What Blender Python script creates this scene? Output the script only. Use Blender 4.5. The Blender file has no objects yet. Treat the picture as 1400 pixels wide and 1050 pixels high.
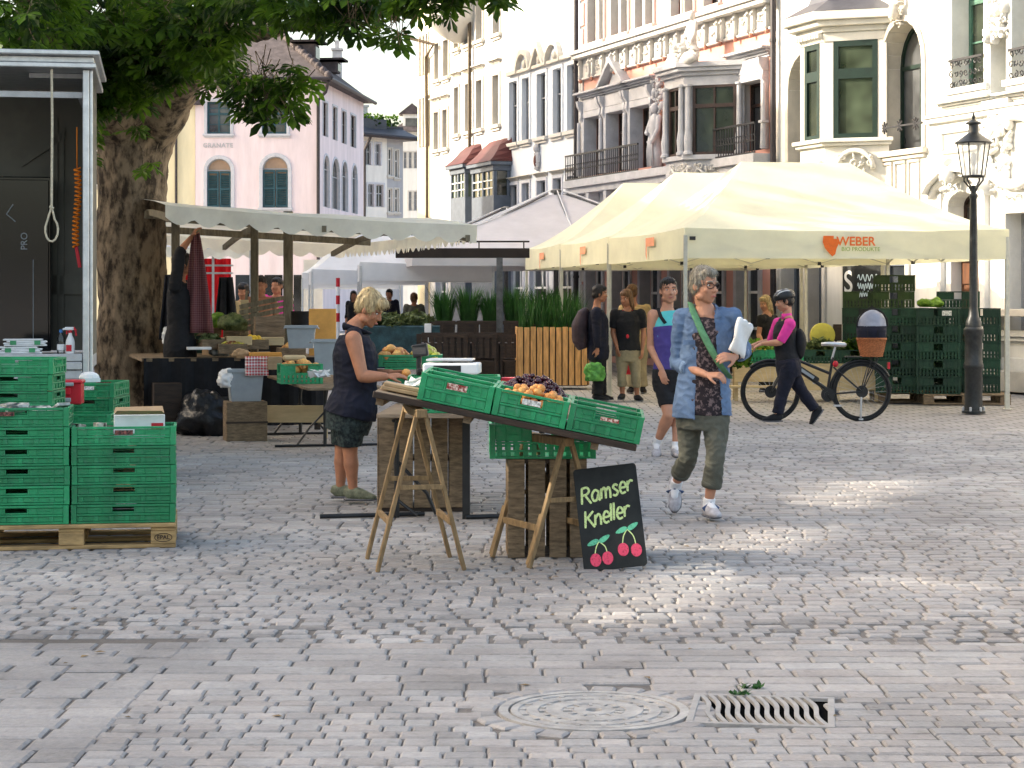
import bpy, bmesh, math, random
import numpy as np
from mathutils import Vector, Matrix, Quaternion, noise
R = math.radians
rnd = random.Random(7)
SC = bpy.context.scene
COL = SC.collection
CAMH = 1.45; FPX = 2700.0; HOR = 411.0
NOM = 1100.0; K = FPX/NOM      # distances below are noted at a 1100 px focal length; K turns them into metres for the real 2700 px lens
def P(px, py, Y, dy=0.0):
 """photograph pixel -> point at noted distance Y (dy in metres)"""
 return Vector(((px-700.0)/NOM*Y, Y*K+dy, CAMH+(HOR-py)/NOM*Y))
def GY(py): return CAMH*NOM/(py-HOR)          # noted distance of a ground point
def PX(px, Y): return (px-700.0)/NOM*Y
def PZ(py, Y): return CAMH+(HOR-py)/NOM*Y
def GL(px, Y, dy=0.0, z=0.0): return Vector((PX(px,Y), Y*K+dy, z))
# ------------------------------------------------------------------ materials
def mat(name, col, rough=0.7, var=0.15, scale=6.0, bump=0.0, bscale=None, metal=0.0, spec=0.4,
  trans=0.0, stretch=(1,1,1), detail=4.0, col2=None, sheen=0.0, coat=0.0, attr=None, ramp=None, rand=0.0, wear=None):
 m = bpy.data.materials.new(name); m.use_nodes = True
 nt = m.node_tree; N = nt.nodes; L = nt.links
 b = N['Principled BSDF']
 b.inputs['Roughness'].default_value = rough
 b.inputs['Metallic'].default_value = metal
 b.inputs['Specular IOR Level'].default_value = spec
 if coat: b.inputs['Coat Weight'].default_value = coat; b.inputs['Coat Roughness'].default_value = .15
 if sheen: b.inputs['Sheen Weight'].default_value = sheen
 tc = N.new('ShaderNodeTexCoord'); mp = N.new('ShaderNodeMapping')
 mp.inputs['Scale'].default_value = stretch
 L.new(tc.outputs['Object'], mp.inputs['Vector'])
 nz = N.new('ShaderNodeTexNoise'); nz.inputs['Scale'].default_value = scale; nz.inputs['Detail'].default_value = detail
 nz.inputs['Roughness'].default_value = .65
 L.new(mp.outputs['Vector'], nz.inputs['Vector'])
 cr = N.new('ShaderNodeValToRGB')
 a = [max(0, c*(1-var)) for c in col]
 c2 = col2 or [min(1, c*(1+var)) for c in col]
 lo, hi = ramp or (.35, .68)
 cr.color_ramp.elements[0].position = lo; cr.color_ramp.elements[0].color = (*a, 1)
 cr.color_ramp.elements[1].position = hi; cr.color_ramp.elements[1].color = (*c2, 1)
 L.new(nz.outputs['Fac'], cr.inputs['Fac'])
 out = cr.outputs['Color']
 if wear:
  w1 = N.new('ShaderNodeTexNoise'); w1.inputs['Scale'].default_value = 23; w1.inputs['Detail'].default_value = 9; w1.inputs['Roughness'].default_value = .8
  oi = N.new('ShaderNodeObjectInfo'); av = N.new('ShaderNodeVectorMath'); av.operation = 'ADD'; L.new(tc.outputs['Object'], av.inputs[0]); L.new(oi.outputs['Location'], av.inputs[1]); L.new(av.outputs[0], w1.inputs['Vector'])
  wr = N.new('ShaderNodeValToRGB'); wr.color_ramp.elements[0].position = .52; wr.color_ramp.elements[0].color = (0,0,0,1); wr.color_ramp.elements[1].position = .72; wr.color_ramp.elements[1].color = (.75,.75,.75,1)
  L.new(w1.outputs['Fac'], wr.inputs['Fac']); wm = N.new('ShaderNodeMix'); wm.data_type = 'RGBA'; L.new(wr.outputs['Color'], wm.inputs[0]); L.new(out, wm.inputs[6]); wm.inputs[7].default_value = (*wear,1); out = wm.outputs[2]
 if rand:
  oi = N.new('ShaderNodeObjectInfo'); mr = N.new('ShaderNodeMapRange'); mr.inputs['To Min'].default_value = 1-rand; mr.inputs['To Max'].default_value = 1+rand*.7; L.new(oi.outputs['Random'], mr.inputs['Value'])
  vm = N.new('ShaderNodeVectorMath'); vm.operation = 'SCALE'; L.new(out, vm.inputs[0]); L.new(mr.outputs['Result'], vm.inputs['Scale']); out = vm.outputs[0]
 if attr:
  at = N.new('ShaderNodeAttribute'); at.attribute_name = attr
  mx = N.new('ShaderNodeMix'); mx.data_type = 'RGBA'; mx.blend_type = 'MULTIPLY'; mx.inputs[0].default_value = 1.0
  L.new(out, mx.inputs[6]); L.new(at.outputs['Color'], mx.inputs[7]); out = mx.outputs[2]
 L.new(out, b.inputs['Base Color'])
 if bump:
  n2 = N.new('ShaderNodeTexNoise'); n2.inputs['Scale'].default_value = bscale or scale*4; n2.inputs['Detail'].default_value = 5
  L.new(mp.outputs['Vector'], n2.inputs['Vector'])
  bp = N.new('ShaderNodeBump'); bp.inputs['Strength'].default_value = bump; bp.inputs['Distance'].default_value = .02
  L.new(n2.outputs['Fac'], bp.inputs['Height']); L.new(bp.outputs['Normal'], b.inputs['Normal'])
 if trans:
  o = N['Material Output']; tr = N.new('ShaderNodeBsdfTranslucent'); ms = N.new('ShaderNodeMixShader')
  ms.inputs[0].default_value = trans
  L.new(out, tr.inputs['Color']); L.new(b.outputs[0], ms.inputs[1]); L.new(tr.outputs[0], ms.inputs[2]); L.new(ms.outputs[0], o.inputs['Surface'])
 return m
def glass_mat(name, col=(.02,.025,.03), rough=.05):
 m = mat(name, col, rough=rough, var=.6, scale=1.3, spec=.9, detail=2, rand=.55)
 return m
def clear_glass(name):
 m = bpy.data.materials.new(name); m.use_nodes = True
 nt = m.node_tree; N = nt.nodes; L = nt.links
 for n in list(N):
  if n.type == 'BSDF_PRINCIPLED': N.remove(n)
 t = N.new('ShaderNodeBsdfTransparent'); t.inputs[0].default_value = (.92,.95,.95,1)
 g = N.new('ShaderNodeBsdfGlossy'); g.inputs['Roughness'].default_value = .08
 fr = N.new('ShaderNodeFresnel'); fr.inputs['IOR'].default_value = 1.6
 mx = N.new('ShaderNodeMixShader')
 L.new(fr.outputs[0], mx.inputs[0]); L.new(t.outputs[0], mx.inputs[1]); L.new(g.outputs[0], mx.inputs[2])
 L.new(mx.outputs[0], N['Material Output'].inputs['Surface'])
 return m
M = {}
# ------------------------------------------------------------------ mesh builder
class MB:
 def __init__(s): s.v = []; s.f = []; s.mi = []; s.cur = 0; s.marks = []
 def cut(s): s.marks.append((len(s.v), len(s.f)))
 def build_split(s, name, m, parent=None, **k):
  mk = [(0,0)]+s.marks+[(len(s.v), len(s.f))]
  for (v0, f0), (v1, f1) in zip(mk[:-1], mk[1:]):
   if f1 > f0:
    q = MB(); q.v = s.v[v0:v1]; q.f = [[i-v0 for i in f] for f in s.f[f0:f1]]; q.mi = s.mi[f0:f1]; q.build(name, m, parent, **k)
 def add(s, vs, fs):
  n = len(s.v); s.v += [Vector(v) for v in vs]
  for f in fs: s.f.append([n+i for i in f]); s.mi.append(s.cur)
  return s
 def xf(s, mtx, start=0):
  for i in range(start, len(s.v)): s.v[i] = mtx @ s.v[i]
 def box(s, c, size, rot=None):
  x, y, z = [d/2 for d in size]
  vs = [Vector((sx*x, sy*y, sz*z)) for sz in (-1,1) for sy in (-1,1) for sx in (-1,1)]
  if rot is not None:
   q = rot if isinstance(rot, Matrix) else Matrix.Rotation(rot, 3, 'Z')
   vs = [q @ v for v in vs]
  c = Vector(c)
  return s.add([v+c for v in vs], [(0,2,3,1),(4,5,7,6),(0,1,5,4),(1,3,7,5),(3,2,6,7),(2,0,4,6)])
 def b2(s, x0, x1, y0, y1, z0, z1):
  return s.box(((x0+x1)/2,(y0+y1)/2,(z0+z1)/2),(abs(x1-x0),abs(y1-y0),abs(z1-z0)))
 def beam(s, p0, p1, w, h=None, up=(0,0,1)):
  p0 = Vector(p0); p1 = Vector(p1); h = h or w
  d = (p1-p0).normalized(); u = Vector(up)
  if abs(d.dot(u)) > .98: u = Vector((0,1,0))
  r = d.cross(u).normalized(); u = r.cross(d)
  vs = []
  for p in (p0, p1):
   for a, b in ((-1,-1),(1,-1),(1,1),(-1,1)): vs.append(p + r*(a*w/2) + u*(b*h/2))
  return s.add(vs, [(0,1,2,3),(4,7,6,5),(0,4,5,1),(1,5,6,2),(2,6,7,3),(3,7,4,0)])
 def tube(s, pts, rads, n=8, caps=True, ref=None, closed=False):
  """loft along pts; rads: float, list of floats or list of (ru, rv); ref: the u axis"""
  pts = [Vector(p) for p in pts]; k = len(pts)
  if not isinstance(rads, (list, tuple)): rads = [rads]*k
  base = len(s.v); vs = []; pu = None
  for i, p in enumerate(pts):
   if closed: d = (pts[(i+1) % k]-pts[i-1]).normalized()
   elif i == 0: d = (pts[1]-p).normalized()
   elif i == k-1: d = (p-pts[i-1]).normalized()
   else: d = (pts[i+1]-pts[i-1]).normalized()
   if ref is not None: u = Vector(ref)
   elif pu is not None: u = pu
   else: u = Vector((1,0,0)) if abs(d.x) < .8 else Vector((0,1,0))
   u = u - d*u.dot(d)
   if u.length < 1e-5: u = d.orthogonal()
   u.normalize(); pu = u; w = d.cross(u)
   r = rads[i]; ru, rv = r if isinstance(r, (list, tuple)) else (r, r)
   for j in range(n):
    a = 2*math.pi*j/n
    vs.append(p + u*(ru*math.cos(a)) + w*(rv*math.sin(a)))
  fs = []
  for i in range(k if closed else k-1):
   i2 = (i+1) % k
   for j in range(n):
    j2 = (j+1) % n
    fs.append((i*n+j, i*n+j2, i2*n+j2, i2*n+j))
  if caps and not closed:
   fs.append(tuple(range(n-1, -1, -1))); fs.append(tuple((k-1)*n+j for j in range(n)))
  return s.add(vs, fs)
 def cyl(s, p0, p1, r0, r1=None, n=12): return s.tube([p0, p1], [r0, r0 if r1 is None else r1], n)
 def cap(s, p0, p1, r0, r1=None, n=10):
  """capsule with rounded ends"""
  p0 = Vector(p0); p1 = Vector(p1); r1 = r0 if r1 is None else r1
  d = (p1-p0); d = d.normalized() if d.length > 1e-6 else Vector((0,0,1))
  pts = [p0-d*r0*.98, p0-d*r0*.8, p0-d*r0*.45, p0, p1, p1+d*r1*.45, p1+d*r1*.8, p1+d*r1*.98]
  rs = [r0*.18, r0*.6, r0*.89, r0, r1, r1*.89, r1*.6, r1*.18]
  return s.tube(pts, rs, n)
 def ell(s, c, r, mtx=None, n=12, m=8):
  c = Vector(c); r = r if isinstance(r, (tuple, list)) else (r, r, r)
  vs = [Vector((0,0,r[2]))]
  for i in range(1, m):
   t = math.pi*i/m
   for j in range(n):
    a = 2*math.pi*j/n
    vs.append(Vector((r[0]*math.sin(t)*math.cos(a), r[1]*math.sin(t)*math.sin(a), r[2]*math.cos(t))))
  vs.append(Vector((0,0,-r[2])))
  if mtx is not None: vs = [mtx @ v for v in vs]
  fs = [(0, 1+j, 1+(j+1) % n) for j in range(n)]
  for i in range(m-2):
   for j in range(n):
    fs.append((1+i*n+j, 1+(i+1)*n+j, 1+(i+1)*n+(j+1) % n, 1+i*n+(j+1) % n))
  l = len(vs)-1; o = 1+(m-2)*n
  fs += [(l, o+(j+1) % n, o+j) for j in range(n)]
  return s.add([v+c for v in vs], fs)
 def lathe(s, prof, c=(0,0,0), n=16, axis=None):
  """prof: list of (r, z)"""
  c = Vector(c); vs = []; k = len(prof)
  for r, z in prof:
   for j in range(n):
    a = 2*math.pi*j/n; vs.append(Vector((r*math.cos(a), r*math.sin(a), z)))
  if axis is not None: vs = [axis @ v for v in vs]
  fs = [(i*n+j, i*n+(j+1) % n, (i+1)*n+(j+1) % n, (i+1)*n+j) for i in range(k-1) for j in range(n)]
  fs.append(tuple(range(n-1, -1, -1))); fs.append(tuple((k-1)*n+j for j in range(n)))
  return s.add([v+c for v in vs], fs)
 def prism(s, poly, y0, y1, f=None):
  """polygon in (x,z) extruded in y (or mapped by f(x,y,z))"""
  f = f or (lambda x, y, z: Vector((x, y, z)))
  n = len(poly)
  vs = [f(x, y0, z) for x, z in poly]+[f(x, y1, z) for x, z in poly]
  fs = [tuple(range(n)), tuple(range(2*n-1, n-1, -1))]+[(i, i+n, (i+1) % n+n, (i+1) % n) for i in range(n)]
  return s.add(vs, fs)
 def quad(s, a, b, c, d): return s.add([a, b, c, d], [(0,1,2,3)])
 def join(s, o, mtx=None):
  vs = [mtx @ v for v in o.v] if mtx is not None else o.v
  n = len(s.v); s.v += [Vector(v) for v in vs]
  for f, mi in zip(o.f, o.mi): s.f.append([n+i for i in f]); s.mi.append(mi if s.cur == 0 else s.cur)
  return s
 def mesh(s, name='m', recalc=True):
  me = bpy.data.meshes.new(name)
  me.from_pydata([tuple(v) for v in s.v], [], s.f)
  me.polygons.foreach_set('material_index', s.mi)
  if recalc:
   bm = bmesh.new(); bm.from_mesh(me); bmesh.ops.recalc_face_normals(bm, faces=bm.faces[:]); bm.to_mesh(me); bm.free()
  me.update(); return me
 def build(s, name, m, parent=None, smooth=False, bevel=0, loc=None, rz=0, recalc=True, seg=1):
  me = s.mesh(name, recalc)
  return mkobj(name, me, m, parent, smooth, bevel, loc, rz, seg)
def mkobj(name, me, m, parent=None, smooth=False, bevel=0, loc=None, rz=0, seg=1):
 ms = m if isinstance(m, (list, tuple)) else [m]
 mi_ = np.zeros(len(me.polygons), dtype=np.int32); me.polygons.foreach_get('material_index', mi_)
 me.materials.clear()
 for x in ms: me.materials.append(M[x] if isinstance(x, str) else x)
 if len(ms) > 1: me.polygons.foreach_set('material_index', mi_)
 o = bpy.data.objects.new(name, me); COL.objects.link(o)
 if parent is not None: o.parent = parent
 if loc is not None: o.location = loc
 if rz: o.rotation_euler = (0,0,rz)
 if smooth:
  me.polygons.foreach_set('use_smooth', [True]*len(me.polygons))
  if smooth == 'auto': me.set_sharp_from_angle(angle=R(38))
 if bevel:
  bv = o.modifiers.new('bevel', 'BEVEL'); bv.width = bevel; bv.segments = seg; bv.limit_method = 'ANGLE'; bv.angle_limit = R(40)
  bv.harden_normals = False
 return o
def thing(name, label, cat, loc=(0,0,0), rz=0, group=None):
 o = bpy.data.objects.new(name, None); COL.objects.link(o); o.empty_display_size = .1
 o.location = loc; o.rotation_euler = (0,0,rz)
 return tag(o, label, cat, group)
def tag(o, label, cat, group=None):
 o['label'] = label; o['category'] = cat
 if group: o['group'] = group
 return o
def structure(o): o['kind'] = 'structure'; return o
KIDS = {}
def dup(root, loc, rz=None, label=None, group=None, rot=None):
 def cp(o, par):
  c = o.copy(); COL.objects.link(c)
  if par is not None: c.parent = par
  for ch in [x for x in o.children]: cp(ch, c)
  return c
 r = cp(root, None); r.location = loc
 if rz is not None: r.rotation_euler = (0,0,rz)
 if rot is not None: r.rotation_euler = rot
 if label: r['label'] = label
 if group: r['group'] = group
 return r
def remesh(mb, voxel, smooth=3, fac=.5):
 me = mb.mesh('tmp') if isinstance(mb, MB) else mb
 ob = bpy.data.objects.new('tmp', me); COL.objects.link(ob)
 md = ob.modifiers.new('r', 'REMESH'); md.mode = 'VOXEL'; md.voxel_size = voxel
 if smooth:
  sm = ob.modifiers.new('s', 'SMOOTH'); sm.iterations = smooth; sm.factor = fac
 dg = bpy.context.evaluated_depsgraph_get()
 new = bpy.data.meshes.new_from_object(ob.evaluated_get(dg))
 bpy.data.objects.remove(ob); bpy.data.meshes.remove(me)
 return new
def displace(me, fn):
 """move each vertex along its normal by fn(co)"""
 n = len(me.vertices)
 co = np.empty(n*3); me.vertices.foreach_get('co', co); co = co.reshape(-1, 3)
 nr = np.array([v.normal[:] for v in me.vertices])
 d = np.array([fn(Vector(c)) for c in co])
 co = co + nr*d[:, None]
 me.vertices.foreach_set('co', co.ravel()); me.update()
def text_mesh(txt, size, extrude=.002, bold=0.0, shear=0.0, space=1.0):
 cu = bpy.data.curves.new('t', 'FONT'); cu.body = txt; cu.size = size; cu.extrude = extrude
 cu.align_x = 'CENTER'; cu.align_y = 'CENTER'; cu.offset = bold; cu.shear = shear; cu.space_character = space
 ob = bpy.data.objects.new('t', cu); COL.objects.link(ob)
 dg = bpy.context.evaluated_depsgraph_get()
 me = bpy.data.meshes.new_from_object(ob.evaluated_get(dg))
 bpy.data.objects.remove(ob); bpy.data.curves.remove(cu)
 return me
# ------------------------------------------------------------------ palette
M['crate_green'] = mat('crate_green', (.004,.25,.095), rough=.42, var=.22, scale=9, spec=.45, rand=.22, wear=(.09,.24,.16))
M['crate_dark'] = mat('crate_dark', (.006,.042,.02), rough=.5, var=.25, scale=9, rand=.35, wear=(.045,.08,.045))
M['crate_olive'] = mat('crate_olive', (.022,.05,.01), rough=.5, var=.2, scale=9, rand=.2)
M['pallet_wood'] = mat('pallet_wood', (.42,.27,.12), rough=.85, var=.35, scale=5, stretch=(1,6,6), bump=.3)
M['old_wood'] = mat('old_wood', (.2,.14,.085), rough=.85, var=.4, scale=6, stretch=(2,2,9), bump=.35)
M['trestle_wood'] = mat('trestle_wood', (.24,.155,.075), rough=.8, var=.35, scale=7, stretch=(5,5,1), bump=.25)
M['board_wood'] = mat('board_wood', (.25,.18,.12), rough=.8, var=.4, scale=4, stretch=(1,7,7), bump=.3)
M['dark_wood'] = mat('dark_wood', (.035,.02,.012), rough=.6, var=.4, scale=6, stretch=(1,5,5), bump=.2)
M['slat_wood'] = mat('slat_wood', (.62,.33,.12), rough=.7, var=.3, scale=3, stretch=(7,7,1), bump=.2)
M['beam_wood'] = mat('beam_wood', (.2,.165,.11), rough=.85, var=.35, scale=5, stretch=(5,5,1), bump=.3)
M['plywood'] = mat('plywood', (.55,.42,.24), rough=.7, var=.15, scale=3, stretch=(1,1,5))
M['orange_wood'] = mat('orange_wood', (.72,.34,.08), rough=.65, var=.15, scale=5)
M['black_steel'] = mat('black_steel', (.015,.015,.016), rough=.45, var=.4, scale=12)
M['grey_steel'] = mat('grey_steel', (.12,.12,.12), rough=.4, var=.3, scale=12, metal=.4)
M['alu'] = mat('alu', (.62,.63,.64), rough=.35, var=.12, scale=10, metal=.7)
M['alu_dull'] = mat('alu_dull', (.5,.5,.5), rough=.5, var=.12, scale=10, metal=.3)
M['cast_iron'] = mat('cast_iron', (.022,.024,.024), rough=.42, var=.4, scale=14, bump=.1)
M['white_plastic'] = mat('white_plastic', (.78,.78,.77), rough=.4, var=.06, scale=8)
M['grey_plastic'] = mat('grey_plastic', (.33,.36,.38), rough=.45, var=.1, scale=5)
M['red_plastic'] = mat('red_plastic', (.55,.015,.03), rough=.4, var=.15)
M['paper'] = mat('paper', (.76,.76,.75), rough=.8, var=.08, scale=8)
M['cardboard'] = mat('cardboard', (.42,.28,.16), rough=.9, var=.15, scale=8)
M['black_plastic'] = mat('black_plastic', (.012,.012,.013), rough=.4, var=.4, scale=10)
M['rubber'] = mat('rubber', (.012,.012,.012), rough=.75, var=.4, scale=20)
M['canvas_cream'] = mat('canvas_cream', (.93,.87,.74), rough=.9, var=.1, scale=2.5, trans=.35, bump=.08, bscale=120)
M['canvas_white'] = mat('canvas_white', (.8,.8,.8), rough=.9, var=.05, scale=2, trans=.3)
M['canvas_yellow'] = mat('canvas_yellow', (.88,.855,.66), rough=.85, var=.06, scale=1.6, trans=.42, bump=.25, bscale=3.5)
M['canvas_grey'] = mat('canvas_grey', (.66,.635,.64), rough=.9, var=.06, scale=2, trans=.25)
M['canvas_brown'] = mat('canvas_brown', (.03,.022,.018), rough=.9, var=.2, scale=3)
M['canvas_red'] = mat('canvas_red', (.62,.012,.02), rough=.9, var=.12, scale=2, trans=.3)
M['print_orange'] = mat('print_orange', (.85,.16,.025), rough=.8, var=.1, scale=20)
M['print_faded'] = mat('print_faded', (.86,.36,.2), rough=.8, var=.1, scale=20)
M['print_green'] = mat('print_green', (.3,.42,.06), rough=.8, var=.1, scale=20)
M['rope'] = mat('rope', (.6,.52,.38), rough=.9, var=.2, scale=40)
M['orange_strap'] = mat('orange_strap', (.8,.2,.01), rough=.6, var=.15)
M['leaf'] = mat('leaf', (.03,.095,.01), rough=.45, var=.5, scale=2.2, trans=.52, spec=.4, col2=(.15,.29,.025), ramp=(.4,.66))
M['grass_blade'] = mat('grass_blade', (.03,.11,.02), rough=.55, var=.4, scale=5, trans=.3)
M['bark'] = mat('bark', (.085,.055,.032), rough=.95, var=.6, scale=6.5, stretch=(1.3,1.3,.6), bump=1.0, bscale=13, col2=(.25,.18,.115), detail=10, ramp=(.4,.58))
M['skin'] = mat('skin', (.5,.24,.15), rough=.55, var=.12, scale=9, spec=.35)
M['skin_tan'] = mat('skin_tan', (.42,.18,.1), rough=.55, var=.15, scale=9, spec=.35)
M['eye_white'] = mat('eye_white', (.75,.72,.7), rough=.3, var=.03)
M['eye_dark'] = mat('eye_dark', (.02,.015,.012), rough=.3, var=.1)
M['lips'] = mat('lips', (.4,.12,.1), rough=.5, var=.1)
M['hair_blond'] = mat('hair_blond', (.42,.27,.11), rough=.5, var=.6, scale=26, stretch=(2,2,.5), col2=(.68,.52,.28), detail=6)
M['hair_grey'] = mat('hair_grey', (.2,.17,.13), rough=.55, var=.6, scale=26, stretch=(2,2,.6), col2=(.42,.38,.3), detail=6)
M['hair_dark'] = mat('hair_dark', (.02,.014,.01), rough=.5, var=.5, scale=26, stretch=(2,2,.5))
M['hair_brown'] = mat('hair_brown', (.14,.065,.025), rough=.5, var=.5, scale=26, stretch=(2,2,.5))
M['cloth_navy'] = mat('cloth_navy', (.008,.009,.02), rough=.9, var=.35, scale=12, bump=.15, bscale=200)
M['cloth_black'] = mat('cloth_black', (.009,.009,.011), rough=.85, var=.35, scale=12)
M['cloth_shorts'] = mat('cloth_shorts', (.02,.035,.042), rough=.9, var=.7, scale=38, detail=2, col2=(.045,.065,.06))
M['cloth_denim'] = mat('cloth_denim', (.1,.165,.285), rough=.9, var=.2, scale=7, bump=.2, bscale=160, col2=(.14,.22,.35))
M['cloth_pattern'] = mat('cloth_pattern', (.03,.02,.025), rough=.9, var=.3, scale=38, detail=2, col2=(.17,.12,.12), ramp=(.5,.62))
M['cloth_olive'] = mat('cloth_olive', (.1,.1,.078), rough=.9, var=.2, scale=6, bump=.2, bscale=160)
M['cloth_khaki'] = mat('cloth_khaki', (.3,.25,.155), rough=.9, var=.2, scale=6)
M['cloth_tan'] = mat('cloth_tan', (.42,.3,.15), rough=.9, var=.2, scale=6)
M['cloth_teal'] = mat('cloth_teal', (.08,.5,.52), rough=.8, var=.1, scale=6)
M['cloth_purple'] = mat('cloth_purple', (.055,.04,.2), rough=.8, var=.15, scale=6)
M['cloth_pink'] = mat('cloth_pink', (.75,.04,.3), rough=.75, var=.1, scale=6)
M['strap_green'] = mat('strap_green', (.1,.26,.13), rough=.8, var=.2, scale=30)
M['shoe_grey'] = mat('shoe_grey', (.42,.4,.42), rough=.8, var=.25, scale=25)
M['shoe_sole'] = mat('shoe_sole', (.12,.12,.13), rough=.8, var=.2, scale=25)
M['shoe_olive'] = mat('shoe_olive', (.16,.17,.11), rough=.8, var=.4, scale=25)
M['sock'] = mat('sock', (.7,.7,.72), rough=.9, var=.05)
M['apricot'] = mat('apricot', (.75,.25,.06), rough=.5, var=.3, scale=20, col2=(.85,.42,.12))
M['peach'] = mat('peach', (.72,.2,.07), rough=.6, var=.5, scale=14, col2=(.85,.5,.15))
M['cherry'] = mat('cherry', (.05,.004,.012), rough=.22, var=.5, scale=30, spec=.5)
M['apple_mix'] = mat('apple_mix', (.35,.09,.03), rough=.35, var=.5, scale=9, col2=(.5,.52,.06), ramp=(.4,.6))
M['apple_green'] = mat('apple_green', (.4,.45,.05), rough=.35, var=.3, scale=12)
M['lettuce'] = mat('lettuce', (.09,.3,.02), rough=.5, var=.5, scale=14, trans=.25, col2=(.3,.5,.06))
M['herbs'] = mat('herbs', (.05,.1,.025), rough=.6, var=.5, scale=14, trans=.2, col2=(.2,.24,.09))
M['lemon'] = mat('lemon', (.8,.5,.04), rough=.45, var=.2, scale=14)
M['gingham'] = None
M['tile_roof'] = mat('tile_roof', (.07,.058,.062), rough=.9, var=.4, scale=3, bump=.8, bscale=4, detail=8)
M['copper_red'] = mat('copper_red', (.085,.016,.014), rough=.6, var=.25, scale=3)
M['slate'] = mat('slate', (.05,.052,.065), rough=.5, var=.25, scale=3)
M['slab'] = None
def checker_mat(name, a, b, size, rough=.9, mapping='Object'):
 m = bpy.data.materials.new(name); m.use_nodes = True
 nt = m.node_tree; N = nt.nodes; L = nt.links; bs = N['Principled BSDF']; bs.inputs['Roughness'].default_value = rough
 tc = N.new('ShaderNodeTexCoord'); sp = N.new('ShaderNodeSeparateXYZ'); L.new(tc.outputs['Object'], sp.inputs[0])
 vals = []
 for ax in ('X', 'Z'):
  f = N.new('ShaderNodeMath'); f.operation = 'MULTIPLY'; f.inputs[1].default_value = 1/size; L.new(sp.outputs[ax], f.inputs[0])
  g = N.new('ShaderNodeMath'); g.operation = 'FRACT'; L.new(f.outputs[0], g.inputs[0])
  h = N.new('ShaderNodeMath'); h.operation = 'GREATER_THAN'; h.inputs[1].default_value = .5; L.new(g.outputs[0], h.inputs[0]); vals.append(h)
 ad = N.new('ShaderNodeMath'); ad.operation = 'ADD'; L.new(vals[0].outputs[0], ad.inputs[0]); L.new(vals[1].outputs[0], ad.inputs[1])
 hf = N.new('ShaderNodeMath'); hf.operation = 'MULTIPLY'; hf.inputs[1].default_value = .5; L.new(ad.outputs[0], hf.inputs[0])
 mx = N.new('ShaderNodeMix'); mx.data_type = 'RGBA'; mx.inputs[6].default_value = (*a,1); mx.inputs[7].default_value = (*b,1)
 L.new(hf.outputs[0], mx.inputs[0]); L.new(mx.outputs[2], bs.inputs['Base Color'])
 return m
M['gingham'] = checker_mat('gingham', (.75,.7,.68), (.5,.02,.03), .03)
M['gingham_dark'] = checker_mat('gingham_dark', (.22,.1,.1), (.09,.012,.018), .02)
# ------------------------------------------------------------------ world, sun, camera
SUN_AZ = R(275.0)      # compass angle of the sun measured clockwise from +Y (square to the left)
SUN_EL = R(25.0)
w = bpy.data.worlds.new('World'); SC.world = w; w.use_nodes = True
nt = w.node_tree; bg = nt.nodes['Background']
sky = nt.nodes.new('ShaderNodeTexSky'); sky.sky_type = 'NISHITA'; sky.sun_disc = False
sky.sun_elevation = SUN_EL; sky.sun_rotation = SUN_AZ; sky.air_density = 1.0; sky.dust_density = 5.0; sky.ozone_density = 1.0
nt.links.new(sky.outputs[0], bg.inputs['Color']); bg.inputs['Strength'].default_value = .15
sun_dir = Vector((math.sin(SUN_AZ)*math.cos(SUN_EL), math.cos(SUN_AZ)*math.cos(SUN_EL), math.sin(SUN_EL)))
sl = bpy.data.lights.new('sun', 'SUN'); sl.energy = 2.4; sl.angle = R(.53); sl.color = (1.0,.955,.9)
so = bpy.data.objects.new('sun', sl); COL.objects.link(so); so.rotation_euler = sun_dir.to_track_quat('Z', 'Y').to_euler(); so.location = (0,0,40)
cam = bpy.data.cameras.new('camera'); co = bpy.data.objects.new('camera', cam); COL.objects.link(co)
co.location = (0,0,CAMH); co.rotation_euler = (R(90),0,0); cam.sensor_width = 36; cam.lens = FPX/1400*36
cam.shift_y = -(525-HOR)/1400; cam.clip_end = 2000; cam.clip_start = .05
SC.camera = co
SC.view_settings.view_transform = 'Standard'; SC.view_settings.look = 'None'; SC.view_settings.exposure = 2.05; SC.view_settings.gamma = 1
SC.view_settings.use_white_balance = True; SC.view_settings.white_balance_temperature = 7450; SC.view_settings.white_balance_tint = 8
SC.cycles.use_denoising = True
try: SC.cycles.denoiser = 'OPENIMAGEDENOISE'
except Exception: pass
SC.cycles.max_bounces = 6; SC.cycles.diffuse_bounces = 3; SC.cycles.glossy_bounces = 3; SC.cycles.transparent_max_bounces = 8
SC.cycles.transmission_bounces = 4
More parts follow.
